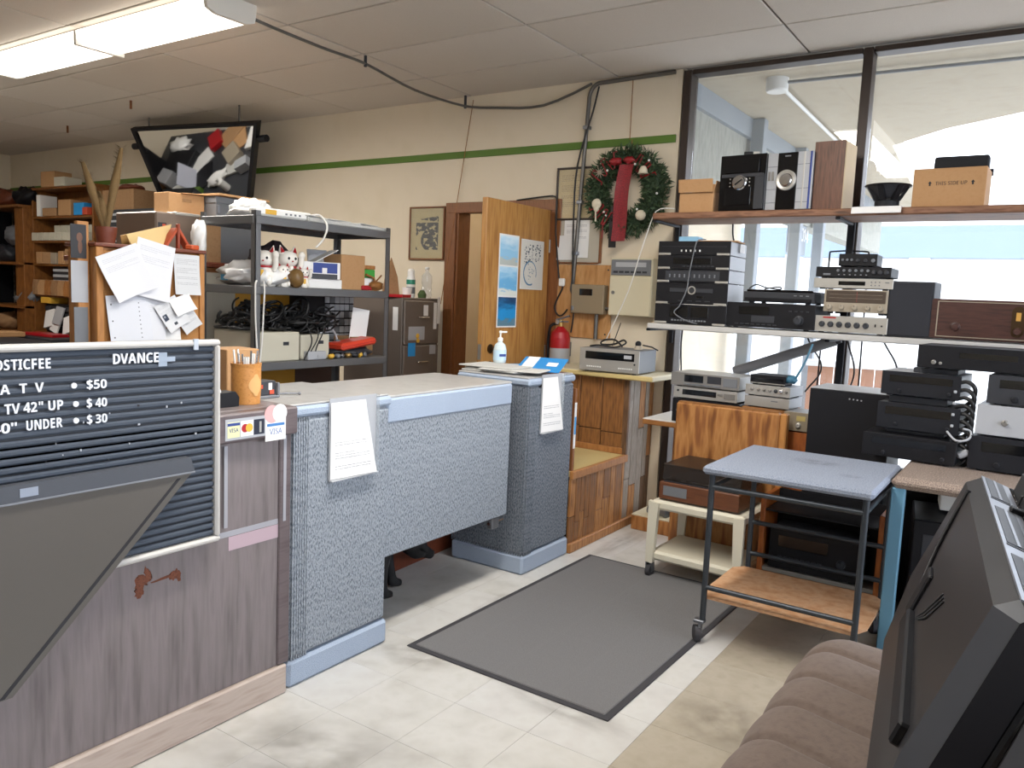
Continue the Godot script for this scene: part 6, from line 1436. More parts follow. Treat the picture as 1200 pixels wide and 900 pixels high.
	for y in 104:
		for x in 90:
			var c := Color("#b7a574")
			if x > 14 and x < 76 and y > 16 and y < 86 and y > 16 + (76 - x) * 0.12:
				var path: float = absf(x - (34 + 14 * sin(y * 0.07)))
				if nz.get_noise_2d(x, y * 1.6) > -0.22 and not (y > 46 and path < 6 + (y - 46) * 0.1) and not (y < 30 and y > 20 + x * 0.1): c = Color("#2b2620")
			im.set_pixel(x, y, c)
	framed("framed_print", "framed black and tan landscape print on the wall between rack and door", "picture", -4.331, -3.972, 1.692, 2.108, 0.012, M.jamb, print_mat(im, 0.5))
	framed("framed_notice", "dark framed tan certificate with printed lines, partly behind the wreath", "framed notice", -2.97, -2.665, 1.98, 2.343, 0.014, M.frame, print_mat(text_page(90, 110, 5, 4, "#c2ab78", "#7b6a48"), 0.5))
	# notice board with papers
	var nb := thing("notice_board", "small pale notice board with a wooden edge beneath the framed certificate", "notice board", Vector3(-2.775, 1.835, ZW + 0.001))
	part(nb, "board", B.new().bx(-0.19, 0.165, -0.145, 0.145, 0, 0.01, 0.002), mt("#b8b1a2", 0.8))
	part(nb, "edge", B.new().bx(0.165, 0.185, -0.15, 0.15, 0, 0.016, 0.003).bx(-0.19, 0.165, -0.155, -0.145, 0, 0.016, 0.002), M.jamb)
	sheet("larger printed sheet pinned on the small notice board", Vector3(-2.79, 1.85, ZW + 0.013), 0.2, 0.26, M.sheet_text, 0, 0, 0.004, "")
	sheet("short sheet in front on the small notice board's left side", Vector3(-2.87, 1.79, ZW + 0.017), 0.14, 0.17, M.paper, 0, 1, 0.004, "")
	# plywood with the meter box
	var pw := thing("plywood_sheet", "bare plywood panel screwed to the wall behind the meter box", "panel", Vector3(-2.735, 1.42, ZW + 0.001))
	part(pw, "plywood", B.new().bx(-0.244, 0.244, -0.253, 0.253, 0, 0.016, 0.002), M.ply)
	for q in [[-0.21, 0.22], [0.21, 0.22], [-0.21, -0.22], [0.21, -0.22]]: part(pw, "screw", B.new().cyl(Vector3(q[0], q[1], 0.016), Vector3(q[0], q[1], 0.019), 0.006), M.charcoal)
	var mb := thing("meter_box", "tan metal box with a small dark window on the plywood panel", "meter box", Vector3(-2.642, 1.437, ZW + 0.017))
	M.tan_metal = mt("#94846b", 0.5, 0.2)
	part(mb, "box", B.new().bx(-0.127, 0.127, -0.1, 0.1, 0, 0.07, 0.006), M.tan_metal)
	part(mb, "window", B.new().bx(-0.06, 0.04, 0.025, 0.07, 0.07, 0.073, 0.001), M.screen_dark)
	part(mb, "hasp", B.new().bx(-0.12, -0.1, -0.08, -0.05, 0.07, 0.078, 0.002), M.steel)
	part(mb, "conduit", B.new().tube([Vector3(0.06, -0.1, 0.03), Vector3(0.06, -0.27, 0.03)], 0.014, 10), M.conduit)
	part(mb, "conduit", B.new().tube([Vector3(0.127, -0.06, 0.03), Vector3(0.17, -0.06, 0.03)], 0.012, 10), M.conduit)
	# cream breaker panel
	var cp := thing("breaker_panel", "cream wall cabinet with grey label plate on top, beside the black stack", "panel", Vector3(-2.32, 1.47, ZW + 0.001))
	part(cp, "cabinet", B.new().bx(-0.153, 0.153, -0.135, 0.25, 0, 0.09, 0.006), M.cream)
	part(cp, "door", B.new().bx(-0.15, 0.15, -0.13, 0.125, 0.09, 0.096, 0.003), M.cream)
	part(cp, "latch", B.new().cyl(Vector3(-0.12, 0.02, 0.096), Vector3(-0.12, 0.02, 0.102), 0.012, -1, 12), M.silver_dark)
	part(cp, "label_plate", B.new().bx(-0.143, 0.143, 0.135, 0.238, 0.09, 0.098, 0.003), M.grey)
	for k in 6: part(cp, "label_strip", B.new().bx(-0.125 + k * 0.042, -0.092 + k * 0.042, 0.15, 0.163, 0.098, 0.0992), M.charcoal)
	part(cp, "label_strip", B.new().bx(-0.11, 0.11, 0.19, 0.22, 0.098, 0.0992), M.lightgrey)
	# conduit from the ceiling and loose cables
	var cd := thing("wall_conduit", "grey metal conduit running down the wall from the ceiling to the meter box", "conduit", Vector3.ZERO)
	part(cd, "pipe", B.new().tube([Vector3(-2.12, 2.895, -4.89), Vector3(-2.66, 2.885, -4.89), Vector3(-2.71, 2.86, -4.89), Vector3(-2.735, 2.8, -4.89), Vector3(-2.79, 1.56, -4.89), Vector3(-2.795, 1.50, -4.885), Vector3(-2.775, 1.47, -4.88)], 0.014, 10), M.conduit)
	for q in [[2.6, -2.744], [2.1, -2.766], [1.75, -2.782]]: part(cd, "pipe_clip", B.new().bx(q[1] - 0.022, q[1] + 0.022, q[0] - 0.012, q[0] + 0.012, ZW, ZW + 0.048, 0.003), M.steel)
	solo("black_wall_cable", "thin black cable looping beside the conduit on the wall", "cable", B.new().tube([Vector3(-2.66, 2.86, -4.88), Vector3(-2.69, 2.7, -4.87), Vector3(-2.79, 2.35, -4.87), Vector3(-2.80, 2.0, -4.87), Vector3(-2.775, 1.5, -4.86), Vector3(-2.755, 1.35, -4.86), Vector3(-2.77, 1.2, -4.86)], 0.006), M.cable)
	var pc := thing("plug_cable", "dark cable with a pale inline plug hanging left of the meter box", "cable", Vector3.ZERO)
	part(pc, "cable", B.new().tube([Vector3(-3.3, 2.13, -4.90), Vector3(-3.05, 2.15, -4.90), Vector3(-2.955, 2.13, -4.89), Vector3(-2.945, 1.9, -4.88), Vector3(-2.90, 1.58, -4.88), Vector3(-2.87, 1.55, -4.88), Vector3(-2.87, 1.50, -4.88), Vector3(-2.925, 1.38, -4.88), Vector3(-2.88, 1.31, -4.88), Vector3(-2.82, 1.36, -4.88)], 0.006), M.cable)
	part(pc, "inline_plug", B.new().bx(-2.895, -2.85, 1.52, 1.575, -4.89, -4.865, 0.006), M.white)
	# fire extinguisher
	var fe := thing("fire_extinguisher", "red fire extinguisher hung on the wall right of the open door", "fire extinguisher", Vector3(-2.825, 0.83, -4.81))
	part(fe, "cylinder", B.new().lathe([[0, 0], [0.062, 0], [0.07, 0.012], [0.07, 0.33], [0.06, 0.37], [0.03, 0.4], [0.02, 0.41], [0, 0.41]], 24), M.red)
	part(fe, "label", B.new().lathe([[0.0705, 0.14], [0.0708, 0.14], [0.0708, 0.26], [0.0705, 0.26]], 24), M.lightgrey)
	part(fe, "valve", B.new().cyl(Vector3(0, 0.4, 0), Vector3(0, 0.455, 0), 0.018), M.brass)
	part(fe, "handle", B.new().box(Vector3(0.02, 0.47, 0.01), Vector3(0.11, 0.012, 0.02), 0.003, Basis(Vector3.BACK, 0.3)).box(Vector3(0.02, 0.445, 0.01), Vector3(0.09, 0.01, 0.018), 0.003), M.steel)
	part(fe, "gauge", B.new().cyl(Vector3(-0.01, 0.44, 0.018), Vector3(-0.01, 0.44, 0.035), 0.016, -1, 14), M.chrome)
	part(fe, "hose", B.new().tube([Vector3(-0.018, 0.43, 0), Vector3(-0.07, 0.41, 0.02), Vector3(-0.085, 0.3, 0.02), Vector3(-0.08, 0.18, 0.02)], 0.01, 8), M.black)
	part(fe, "bracket", B.new().bx(-0.03, 0.03, 0.2, 0.3, -0.11, -0.065), M.steel)
	# wall antenna wire from the shelf down to the receiver
	solo("antenna_wire", "thin white wire running from the upper shelf's end down to the receiver", "wire", B.new().tube([Vector3(-1.9, 1.99, -4.5), Vector3(-2.03, 1.98, -4.52), Vector3(-2.13, 1.75, -4.56), Vector3(-2.22, 1.5, -4.6), Vector3(-2.36, 1.2, -4.62), Vector3(-2.375, 1.165, -4.62)], 0.0035, 5), M.cable_white)
	for q in [[-3.98, "thin pull cord hanging down the wall left of the door", 2.88, 1.35, -0.08], [-2.42, "thin cord hanging from the ceiling to the wreath", 2.9, 2.5, 0.0]]:
		solo("pull_string", q[1], "cord", B.new().tube([Vector3(q[0] + 0.25 if q[4] < 0 else q[0], q[2], -4.9), Vector3(q[0], q[3], -4.9)], 0.003, 5), M.shelf_wood)
	build_wreath()
	# silver receiver on the plank cabinet
	var rc := gear("silver_radio_receiver", "silver tuner receiver with wide dark dial on the cream worktop by the wall", "receiver", Vector3(-2.255, 0.985, -4.45), 0.4, 0.148, 0.3, M.grey, M.silver, [["r", "dial_window", 0.1, 0.52, 0.92, 0.86, M.screen_dark, 0.002], ["r", "display", 0.75, 0.62, 0.88, 0.78, M.lightgrey, 0.003], ["b", 0.12, 0.38, 0.18, 7, 0.008, 0.008, M.white], ["b", 0.66, 0.9, 0.18, 7, 0.008, 0.008, M.white], ["k", 0.93, 0.4, 0.005, M.charcoal]], "", 4)
	var an := thing("loop_wires", "black aerial wires coiled on top of the silver tuner receiver", "wires", Vector3(-2.33, 1.136, -4.6))
	part(an, "wire", B.new().tube([Vector3(-0.13, 0.0, 0.02), Vector3(-0.05, 0.012, 0.05), Vector3(0.05, 0.004, 0.03), Vector3(0.11, 0.03, 0.0), Vector3(0.08, 0.05, -0.03), Vector3(0.02, 0.02, -0.02), Vector3(-0.06, 0.016, 0.0), Vector3(-0.03, 0.045, 0.02), Vector3(0.04, 0.05, 0.01), Vector3(0.1, 0.01, 0.02)], 0.006), M.cable)
	part(an, "aerial_rod", B.new().tube([Vector3(0.02, 0.01, 0), Vector3(0.065, 0.16, -0.01)], 0.003, 5), M.cable)
	var kn2 := thing("power_adapter", "small black adapter with yellow plug on the silver tuner receiver's right", "adapter", Vector3(-2.13, 1.135, -4.6))
	part(kn2, "adapter", B.new().blob(Vector3(0.0, 0.035, 0), Vector3(0.02, 0.02, 0.02), 6), M.black)
	part(kn2, "yellow_plug", B.new().lathe([[0, 0], [0.03, 0], [0.015, 0.03], [0, 0.03]], 10), M.gold)
	part(kn2, "lead", B.new().tube([Vector3(0.03, 0.03, 0), Vector3(0.08, 0.02, -0.03), Vector3(0.11, 0.0, -0.06)], 0.005), M.cable)

func build_wreath() -> void:
	var o := thing("wreath", "green Christmas wreath with a red ribbon and pale ornaments on the wall", "wreath", Vector3(-2.405, 2.155, ZW + 0.085))
	M.fir_a = mt("#33452f", 0.8); M.fir_b = mt("#475c3d", 0.8)
	var R := 0.215
	var core := B.new()
	var pts := []
	for i in 25: pts.append(Vector3(R * cos(TAU * i / 24.0), R * sin(TAU * i / 24.0), -0.03))
	core.tube(pts, 0.055, 8)
	part(o, "wreath_ring", core, M.fir_a)
	for half in 2:  # needle sprays standing out all round the ring
		var b := B.new()
		for i in 2600:
			var a := rng.randf() * TAU
			var q := rng.randf() * TAU
			var rad := Vector3(cos(a), sin(a), 0)
			var out := (rad * cos(q) + Vector3.BACK * sin(q)).normalized()
			if out.z < -0.4: continue
			var p := rad * R + out * (0.02 + rng.randf() * 0.06) + Vector3(0, 0, -0.03)
			var dir := (out + Vector3(rng.randf() - 0.5, rng.randf() - 0.5, rng.randf() - 0.5) * 1.5).normalized()
			var side := dir.cross(Vector3(rng.randf() - 0.5, rng.randf() - 0.5, rng.randf() - 0.5)).normalized() * 0.0085
			var tip := p + dir * (0.028 + rng.randf() * 0.02)
			b.tri(p - side, p + side, tip)
		var m := part(o, "fir_needles", b, M.fir_a if half == 0 else M.fir_b)
		m.set_meta("kind", "stuff")
	M.ribbon = nmat(["#4d0d14", "#9a2029", "#5f1119", "#a92d34"], 0.07, Vector3(5, 5, 5), 0.6, 70, 2)
	M.beads = mt("#8d1a20", 0.4)
	var rb := B.new().grid(4, 14, func(s, t): return Vector3((s - 0.5) * 0.1 + 0.045 - 0.045 * t, 0.16 - t * 0.49, 0.07 + 0.02 * sin(t * 5.0) + 0.008 * cos(s * 6.0)))
	part(o, "ribbon", rb, M.ribbon)
	part(o, "ribbon_tail", B.new().grid(3, 10, func(s, t): return Vector3((s - 0.5) * 0.055 - 0.045 - 0.01 * t, -0.1 - t * 0.27, 0.035 + 0.01 * sin(t * 4.0))), mt("#1c1a1c", 0.5), "black tail of the ribbon")
	part(o, "ribbon_bow", B.new().blob(Vector3(-0.05, 0.185, 0.055), Vector3(0.045, 0.025, 0.02), 8, 0.5, 3).blob(Vector3(0.05, 0.19, 0.055), Vector3(0.04, 0.022, 0.02), 8, 0.5, 5), M.beads)
	for g in [[100, 165], [205, 250], [20, 70]]:
		var p := []
		for i in 12:
			var a := deg_to_rad(lerpf(g[0], g[1], i / 11.0))
			p.append(Vector3(cos(a), sin(a), 0) * (R + (0.04 if i % 4 < 2 else -0.06)) + Vector3(0, 0, 0.045))
		part(o, "bead_string", B.new().tube(p, 0.005, 5), M.beads)
	var orn := [[-0.17, -0.085, "heart"], [0.155, 0.125, "bell"], [0.155, -0.165, "ball"], [-0.16, 0.12, "star"]]
	M.ivory = mt("#c9bfa9", 0.5)
	for q in orn:
		var c := Vector3(q[0], q[1], 0.06)
		if q[2] == "heart": part(o, "heart_ornament", B.new().blob(c, Vector3(0.036, 0.036, 0.016), 8).blob(c + Vector3(0.0, -0.03, 0), Vector3(0.02, 0.024, 0.014), 8), M.ivory)
		elif q[2] == "bell": part(o, "bell_ornament", B.new().lathe([[0, 0.05], [0.016, 0.048], [0.026, 0.03], [0.03, 0.01], [0.038, 0.0], [0, 0]].map(func(e): return [e[0], e[1]]), 14, c + Vector3(0, -0.03, 0)), M.ivory)
		elif q[2] == "ball": part(o, "ball_ornament", B.new().blob(c, Vector3(0.034, 0.034, 0.034), 10), M.ivory)
		else:
			var s := B.new()
			for k in 10:
				var dq := Basis(Vector3.BACK, TAU * k / 10.0) * Vector3.RIGHT
				s.cyl(c, c + dq * 0.042 + Vector3(0, 0, 0.004 * (k % 2)), 0.005, 0.001, 5)
			part(o, "star_ornament", s, M.gold)
	for k in 9:
		var a := rng.randf() * TAU
		part(o, "white_berry", B.new().blob(Vector3(cos(a), sin(a), 0) * (R + rng.randf_range(-0.05, 0.05)) + Vector3(0, 0, 0.05), Vector3(0.008, 0.008, 0.008), 5), M.white)
	part(o, "icicle", B.new().tube([Vector3(-0.175, -0.13, 0.06), Vector3(-0.17, -0.2, 0.06)], 0.006), M.ivory)
	part(o, "red_icicle", B.new().tube([Vector3(-0.125, -0.2, 0.04), Vector3(-0.125, -0.31, 0.04)], 0.004), M.beads)
	part(o, "hanger", B.new().tube([Vector3(0, 0.25, -0.05), Vector3(0.0, 0.345, -0.075)], 0.003), M.shelf_wood)

# ---------------------------------------------------------------- metal rack behind the counter
func build_metal_shelf() -> void:
	var o := thing("metal_rack", "grey steel storage rack with four shelves behind the counter", "rack", Vector3(-3.8, 0, -3.325))
	for sx in [-0.24, 0.24]:
		for sz in [-0.525, 0.525]:
			var p := B.new()
			var ix: float = -signf(sx); var iz: float = -signf(sz)
			p.bx(sx, sx + ix * 0.004, 0, 1.835, sz, sz + iz * 0.036); p.bx(sx, sx + ix * 0.036, 0, 1.835, sz, sz + iz * 0.004)
			part(o, "post", p, M.rack)
	for y in [0.35, 1.012, 1.432, 1.81]:
		var s := B.new()
		s.bx(-0.236, 0.236, y - 0.012, y, -0.52, 0.52)
		s.bx(0.226, 0.243, y - 0.045, y, -0.52, 0.52, 0.003); s.bx(-0.243, -0.226, y - 0.045, y, -0.52, 0.52, 0.003)
		s.bx(-0.226, 0.226, y - 0.045, y, 0.51, 0.528, 0.003); s.bx(-0.226, 0.226, y - 0.045, y, -0.528, -0.51, 0.003)
		part(o, "shelf", s, M.rack if y != 1.81 else M.rack)
	# cords tied round the near post
	solo("tied_cords", "two pale cords hanging down the near post of the steel rack", "cords", B.new().tube([Vector3(0, 0, 0.012), Vector3(0.012, -0.02, 0.03), Vector3(0.012, -0.2, 0.028), Vector3(0.012, -0.45, 0.01), Vector3(0.012, -0.5, 0.0)], 0.005).tube([Vector3(0.005, 0.0, -0.03), Vector3(0.012, -0.05, -0.03), Vector3(0.012, -0.3, -0.018), Vector3(0.012, -0.46, 0.0)], 0.005), M.cable_white, Vector3(-3.55, 1.46, -2.815))
	# top shelf: bag, power strip, newspapers
	var y1 := 1.811
	solo("plastic_bag", "crumpled clear white plastic bag on the rack's top shelf", "bag", B.new().blob(Vector3(0, 0.05, 0), Vector3(0.12, 0.055, 0.1), 12, 0.7, 8), M.bag, Vector3(-3.83, y1, -2.98))
	solo("white_cloth", "folded white sheet hanging over the left end of the rack's top", "cloth", B.new().blob(Vector3(0, 0.025, 0), Vector3(0.15, 0.03, 0.09), 10, 0.4, 9), M.paper, Vector3(-3.76, y1, -2.92))
	var ps := thing("power_strip", "white power strip with orange sticker on the top shelf of the rack, cord drooping", "power strip", Vector3(-3.62, y1 + 0.004, -3.02), -5)
	part(ps, "body", B.new().bx(-0.03, 0.03, 0, 0.045, -0.19, 0.19, 0.01), M.plastic_white)
	part(ps, "sticker", B.new().bx(0.0302, 0.031, 0.01, 0.036, 0.05, 0.12), M.yellow)
	for k in 4: part(ps, "button", B.new().bx(0.03, 0.032, 0.016, 0.026, -0.02 - k * 0.03, -0.008 - k * 0.03), M.grey)
	part(ps, "cord", B.new().tube([Vector3(0.0, 0.03, -0.19), Vector3(0.03, 0.04, -0.24), Vector3(0.09, -0.02, -0.25), Vector3(0.095, -0.1, -0.22), Vector3(0.08, -0.15, -0.18)], 0.006), M.cable_white)
	for k in 3: solo("newspaper", ["folded newspaper next to the power strip on the rack's top", "middle folded newspaper on the rack's top shelf", "folded newspaper at the far end of the rack's top shelf"][k], "newspaper", B.new().bx(-0.16, 0.16, 0, 0.03 - 0.003 * k, -0.13, 0.13, 0.006).box(Vector3(0.08, 0.034 - 0.003 * k, 0.05), Vector3(0.16, 0.006, 0.2), 0.002, Basis(Vector3.UP, 0.2)), M.newsprint, Vector3(-3.74, y1, -3.27 - k * 0.22), [10, -8, 4][k])
	# second shelf: bagged things, beckoning cats, boxes
	var y2 := 1.433
	var wbg := thing("white_bag", "white plastic bag with blue label at the near end of the rack's second shelf", "bag", Vector3(-3.80, y2, -2.97))
	part(wbg, "bag", B.new().blob(Vector3(0, 0.058, 0), Vector3(0.225, 0.072, 0.16), 12, 0.6, 11), M.bag)
	part(wbg, "label", B.new().box(Vector3(-0.03, 0.04, 0.165), Vector3(0.06, 0.032, 0.004), 0.001), mt("#3f7d9e", 0.6))
	lucky_cat("tall white beckoning cat figurine half hidden by the near rack post", Vector3(-3.64, y2, -2.93), 1.0, 40)
	lucky_cat("small beckoning cat figurine in front of the two bigger ones on the rack", Vector3(-3.60, y2, -3.02), 0.62, 75)
	lucky_cat("largest beckoning cat figurine with red ears in the middle of the rack shelf", Vector3(-3.67, y2, -3.11), 1.05, 80)
	lucky_cat("little beckoning cat figurine at the right foot of the largest one", Vector3(-3.59, y2, -3.16), 0.56, 70)
	solo("gourd", "brown ribbed round ornament before the beckoning cats", "ornament", B.new().blob(Vector3(0, 0.052, 0), Vector3(0.045, 0.055, 0.045), 10, 0.15, 3), nmat(["#4d3a1e", "#7a5c31", "#5d4626"], 0.1, Vector3(6, 6, 6), 0.4, 71), Vector3(-3.555, y2, -3.075))
	solo("dark_bag", "dark brown cloth bag behind the beckoning cats on the rack", "bag", B.new().blob(Vector3(0, 0.12, 0), Vector3(0.1, 0.13, 0.16), 10, 0.4, 13), mt("#2d2326", 0.8), Vector3(-3.86, y2, -3.16))
	var wb := thing("white_box", "flat white box under the blue printed carton on the rack", "box", Vector3(-3.68, y2, -3.37), 75)
	part(wb, "box", B.new().bx(-0.13, 0.11, 0, 0.055, -0.1, 0.07, 0.003), M.paper)
	var bb := thing("blue_carton", "open blue and white printed carton stacked on the flat white box", "box", Vector3(-3.69, y2 + 0.056, -3.35), 68)
	part(bb, "box", B.new().bx(-0.13, 0.12, 0.0, 0.1, -0.09, 0.08, 0.003), M.paper)
	part(bb, "blue_print", B.new().bx(-0.05, 0.1, 0.035, 0.095, 0.0805, 0.082).bx(0.1205, 0.122, 0.02, 0.09, -0.07, 0.07), M.navy)
	part(bb, "white_square", B.new().bx(0.005, 0.035, 0.035, 0.066, 0.082, 0.0835), M.paper)
	part(bb, "flap", B.new().box(Vector3(0.03, 0.13, -0.02), Vector3(0.2, 0.004, 0.14), 0.001, Basis(Vector3.BACK, 0.5)), M.paper)
	part(bb, "dark_opening", B.new().bx(-0.12, 0.1, 0.001, 0.03, 0.081, 0.084), M.charcoal)
	solo("grey_booklet", "grey booklet standing behind the blue carton", "booklet", B.new().box(Vector3(0, 0.12, 0), Vector3(0.14, 0.24, 0.01), 0.002, Basis(Vector3.RIGHT, -0.15)), M.lightgrey, Vector3(-3.82, y2, -3.48), 80)
	var bc := thing("brown_carton", "plain cardboard carton at the middle right of the rack's second shelf", "box", Vector3(-3.74, y2, -3.62), 88)
	part(bc, "box", B.new().bx(-0.1, 0.1, 0, 0.215, -0.09, 0.09, 0.003), M.carton)
	part(bc, "tape", B.new().bx(-0.02, 0.02, 0.215, 0.216, -0.09, 0.09), M.gold)
	var gb := thing("green_box", "small green and white box at the far end of the rack's second shelf", "box", Vector3(-3.70, y2 + 0.032, -3.76), 85)
	part(gb, "box", B.new().bx(-0.05, 0.05, 0, 0.055, -0.05, 0.05, 0.002), M.white)
	part(gb, "green_lid", B.new().bx(-0.051, 0.051, 0.045, 0.1, -0.051, 0.051, 0.002), mt("#3f9a3c", 0.5))
	solo("red_tin", "flat red tin under the small green box", "tin", B.new().bx(-0.07, 0.07, 0, 0.03, -0.06, 0.06, 0.006), M.red, Vector3(-3.69, y2, -3.76), 85)
	solo("wood_tray", "small brown wooden tray on the green box", "tray", B.new().bx(-0.055, 0.055, 0, 0.025, -0.05, 0.05, 0.003), M.oak, Vector3(-3.70, y2 + 0.134, -3.76), 85)
	solo("twig_ornament", "dry twig ornament at the far end of the rack's second shelf", "ornament", B.new().tube([Vector3(0, 0, 0), Vector3(0.0, 0.08, 0.02), Vector3(0, 0.1, 0.09)], 0.008).tube([Vector3(0, 0.05, 0.01), Vector3(0, 0.1, -0.05)], 0.005).blob(Vector3(0, 0.03, 0), Vector3(0.03, 0.03, 0.06), 6, 0.5, 2), M.shelf_wood, Vector3(-3.63, y2, -3.80))
	# third shelf: cables, white boxes, parts drawers, red case
	var y3 := 1.013
	for k in 2:
		var cb := B.new()
		var r2 := RandomNumberGenerator.new()
		r2.seed = 20 + k
		for i in 60:
			var c := Vector3(r2.randf_range(-0.13, 0.13), r2.randf_range(0.0, 0.13), r2.randf_range(-0.2, 0.2))
			var p := []
			var ra := r2.randf_range(0.04, 0.1)
			var bs := Basis.from_euler(Vector3(r2.randf() * 3, r2.randf() * 3, r2.randf() * 3))
			for j in 9: p.append(c + bs * Vector3(cos(j * 0.75) * ra, sin(j * 0.75) * ra * 0.6, j * 0.006) * Vector3(1, 0.7, 1.2))
			for j in 9: p[j].y = maxf(p[j].y, 0.006)
			cb.tube(p, r2.randf_range(0.005, 0.009), 5)
		var m := solo("cable_heap", ["heap of black cables on the white box at the near end of the rack", "heap of black cables further along on the rack's third shelf"][k], "cables", cb, M.cable, [Vector3(-3.78, 1.19, -3.0), Vector3(-3.78, 1.17, -3.28)][k], 0)
	for k in 2:
		var bxx := thing("parts_box", ["cream coloured box at the near end of the rack's third shelf, cables on it", "cream coloured box next along the rack's third shelf, cables over its front"][k], "box", [Vector3(-3.79, y3, -3.0), Vector3(-3.79, y3, -3.28)][k], 90)
		part(bxx, "box", B.new().bx(-0.17, 0.14, 0, [0.165, 0.15][k], -0.17, 0.2, 0.006) if k == 0 else B.new().bx(-0.11, 0.11, 0, 0.145, -0.17, 0.18, 0.006), M.cream_box)
		part(bxx, "handle_slot", B.new().bx(0.02, 0.06, 0.09, 0.11, [0.2, 0.18][k], [0.202, 0.182][k]), M.charcoal)
	var pcab := thing("parts_cabinet", "black small parts cabinet with rows of little clear drawers at the rack's back", "parts cabinet", Vector3(-3.955, y3, -3.66), 90)
	part(pcab, "cabinet", B.new().bx(-0.24, 0.21, 0, 0.38, -0.06, 0.06, 0.003), M.black)
	for r in 7:
		for c in 6: part(pcab, "small_drawer", B.new().bx(-0.05 + c * 0.043, -0.012 + c * 0.043, 0.04 + r * 0.048, 0.08 + r * 0.048, 0.06, 0.068, 0.002).bx(-0.045 + c * 0.043, -0.018 + c * 0.043, 0.05 + r * 0.048, 0.062 + r * 0.048, 0.068, 0.07), M.lightgrey if (r * 7 + c * 3) % 5 else M.grey)
	var hp := thing("headphones", "pale grey headphones lying before the parts cabinet on the rack", "headphones", Vector3(-3.68, y3 + 0.02, -3.44))
	var arc := []
	for k in 12: arc.append(Vector3(0, 0.06 + 0.1 * sin(PI * k / 11.0), -0.08 * cos(PI * k / 11.0)))
	part(hp, "headband", B.new().tube(arc, 0.007), M.lightgrey)
	for s in [-1, 1]: part(hp, "earcup", B.new().blob(Vector3(0, 0.045, s * 0.08), Vector3(0.04, 0.045, 0.022), 8), M.grey)
	var rcs := thing("orange_case", "flat orange red case lying on the dark bag on the rack's third shelf", "case", Vector3(-3.63, y3 + 0.085, -3.60), 0)
	part(rcs, "case", B.new().box(Vector3.ZERO, Vector3(0.14, 0.045, 0.3), 0.012, Basis(Vector3.RIGHT, 0.12)), mt("#d0432c", 0.4))
	part(rcs, "seam", B.new().box(Vector3(0.0, 0.0, 0.0), Vector3(0.142, 0.003, 0.296), 0, Basis(Vector3.RIGHT, 0.12)), M.red)
	solo("dark_pouch", "dark pouch under the orange red case on the rack", "pouch", B.new().blob(Vector3(0, 0.032, 0), Vector3(0.09, 0.035, 0.17), 8, 0.4, 17), M.charcoal, Vector3(-3.66, y3, -3.6))
	solo("brown_box", "open brown cardboard box behind the orange red case", "box", B.new().bx(-0.09, 0.09, 0, 0.12, -0.09, 0.09, 0.003), M.carton2, Vector3(-3.76, y3, -3.74), 8)
	sheet("white sheet leaning against the far post in the brown box on the rack", Vector3(-3.70, y3 + 0.2, -3.73), 0.13, 0.2, M.paper, 80, -8)
	solo("circuit_board", "pale electronic module on the front edge of the rack's third shelf", "module", B.new().bx(-0.03, 0.03, 0, 0.05, -0.07, 0.07, 0.004).bx(0.03, 0.034, 0.01, 0.03, -0.04, 0.0), M.lightgrey, Vector3(-3.60, y3, -3.26))
	for k in 7: solo("small_part", NTH[k] + " loose small part on the rack's third shelf edge, counted from the near end", "part", B.new().blob(Vector3(0, 0.016, 0), Vector3(0.014 + rng.randf() * 0.01, 0.016, 0.018), 5, 0.6, k), [M.yellow, M.grey, M.steel, M.brass, M.charcoal, M.yellow, M.grey][k], Vector3(-3.60 + rng.randf() * 0.03, y3, -3.37 - k * 0.05), rng.randf() * 90, "loose small parts on the rack")
	var hc := B.new()
	for k in 3:
		var lp := []
		for t in 9: lp.append(Vector3(0.012 + 0.008 * sin(t * 0.6), -0.19 * t / 8.0, -k * 0.05 - 0.03 * sin(t * 0.45 + k)))
		hc.tube(lp, 0.004)
	solo("hanging_leads", "thin black leads hanging over the white box on the rack", "leads", hc, M.cable, Vector3(-3.585, 1.205, -3.18))
	# cabinet behind the rack with boxes on its top
	var bk := thing("back_cabinet", "wide cabinet behind the steel rack, pale, yellow and dark brown panels", "cabinet", Vector3(-4.45, 0, -3.25))
	part(bk, "carcass", B.new().bx(-0.25, 0.25, 0, 1.53, -0.8, 0.85, 0.004), M.jamb)
	part(bk, "red_top", B.new().bx(-0.27, 0.265, 1.53, 1.56, -0.82, 0.87, 0.004), M.redwood)
	part(bk, "pale_panel", B.new().bx(0.25, 0.256, 0.05, 1.5, 0.1, 0.84), mt("#a8a59a", 0.6))
	part(bk, "yellow_panel", B.new().bx(0.25, 0.256, 0.05, 1.5, -0.38, 0.098), mt("#b98a2f", 0.5))
	part(bk, "brown_panel", B.new().bx(0.25, 0.256, 0.05, 1.5, -0.79, -0.382), mt("#4a3a34", 0.5))
	var yb := 1.561
	var gx := thing("grey_carton", "grey metal case standing on the back cabinet, seen through the rack", "case", Vector3(-4.4, yb, -3.22), 90)
	part(gx, "case", B.new().bx(-0.16, 0.16, 0, 0.40, -0.12, 0.14, 0.004), M.grey)
	part(gx, "lid_rim", B.new().bx(-0.163, 0.163, 0.36, 0.403, -0.123, 0.143, 0.004), M.grey)
	part(gx, "catch", B.new().bx(-0.155, -0.14, 0.3, 0.35, 0.143, 0.15, 0.002), M.steel)
	var bz := thing("bronze_case", "bronze coloured case at the left of the back cabinet, dark mark on its front", "case", Vector3(-4.35, yb, -2.745), 90)
	part(bz, "case", B.new().bx(-0.15, 0.13, 0, 0.26, -0.2, 0.2, 0.008), mt("#7a6a5e", 0.4, 0.2))
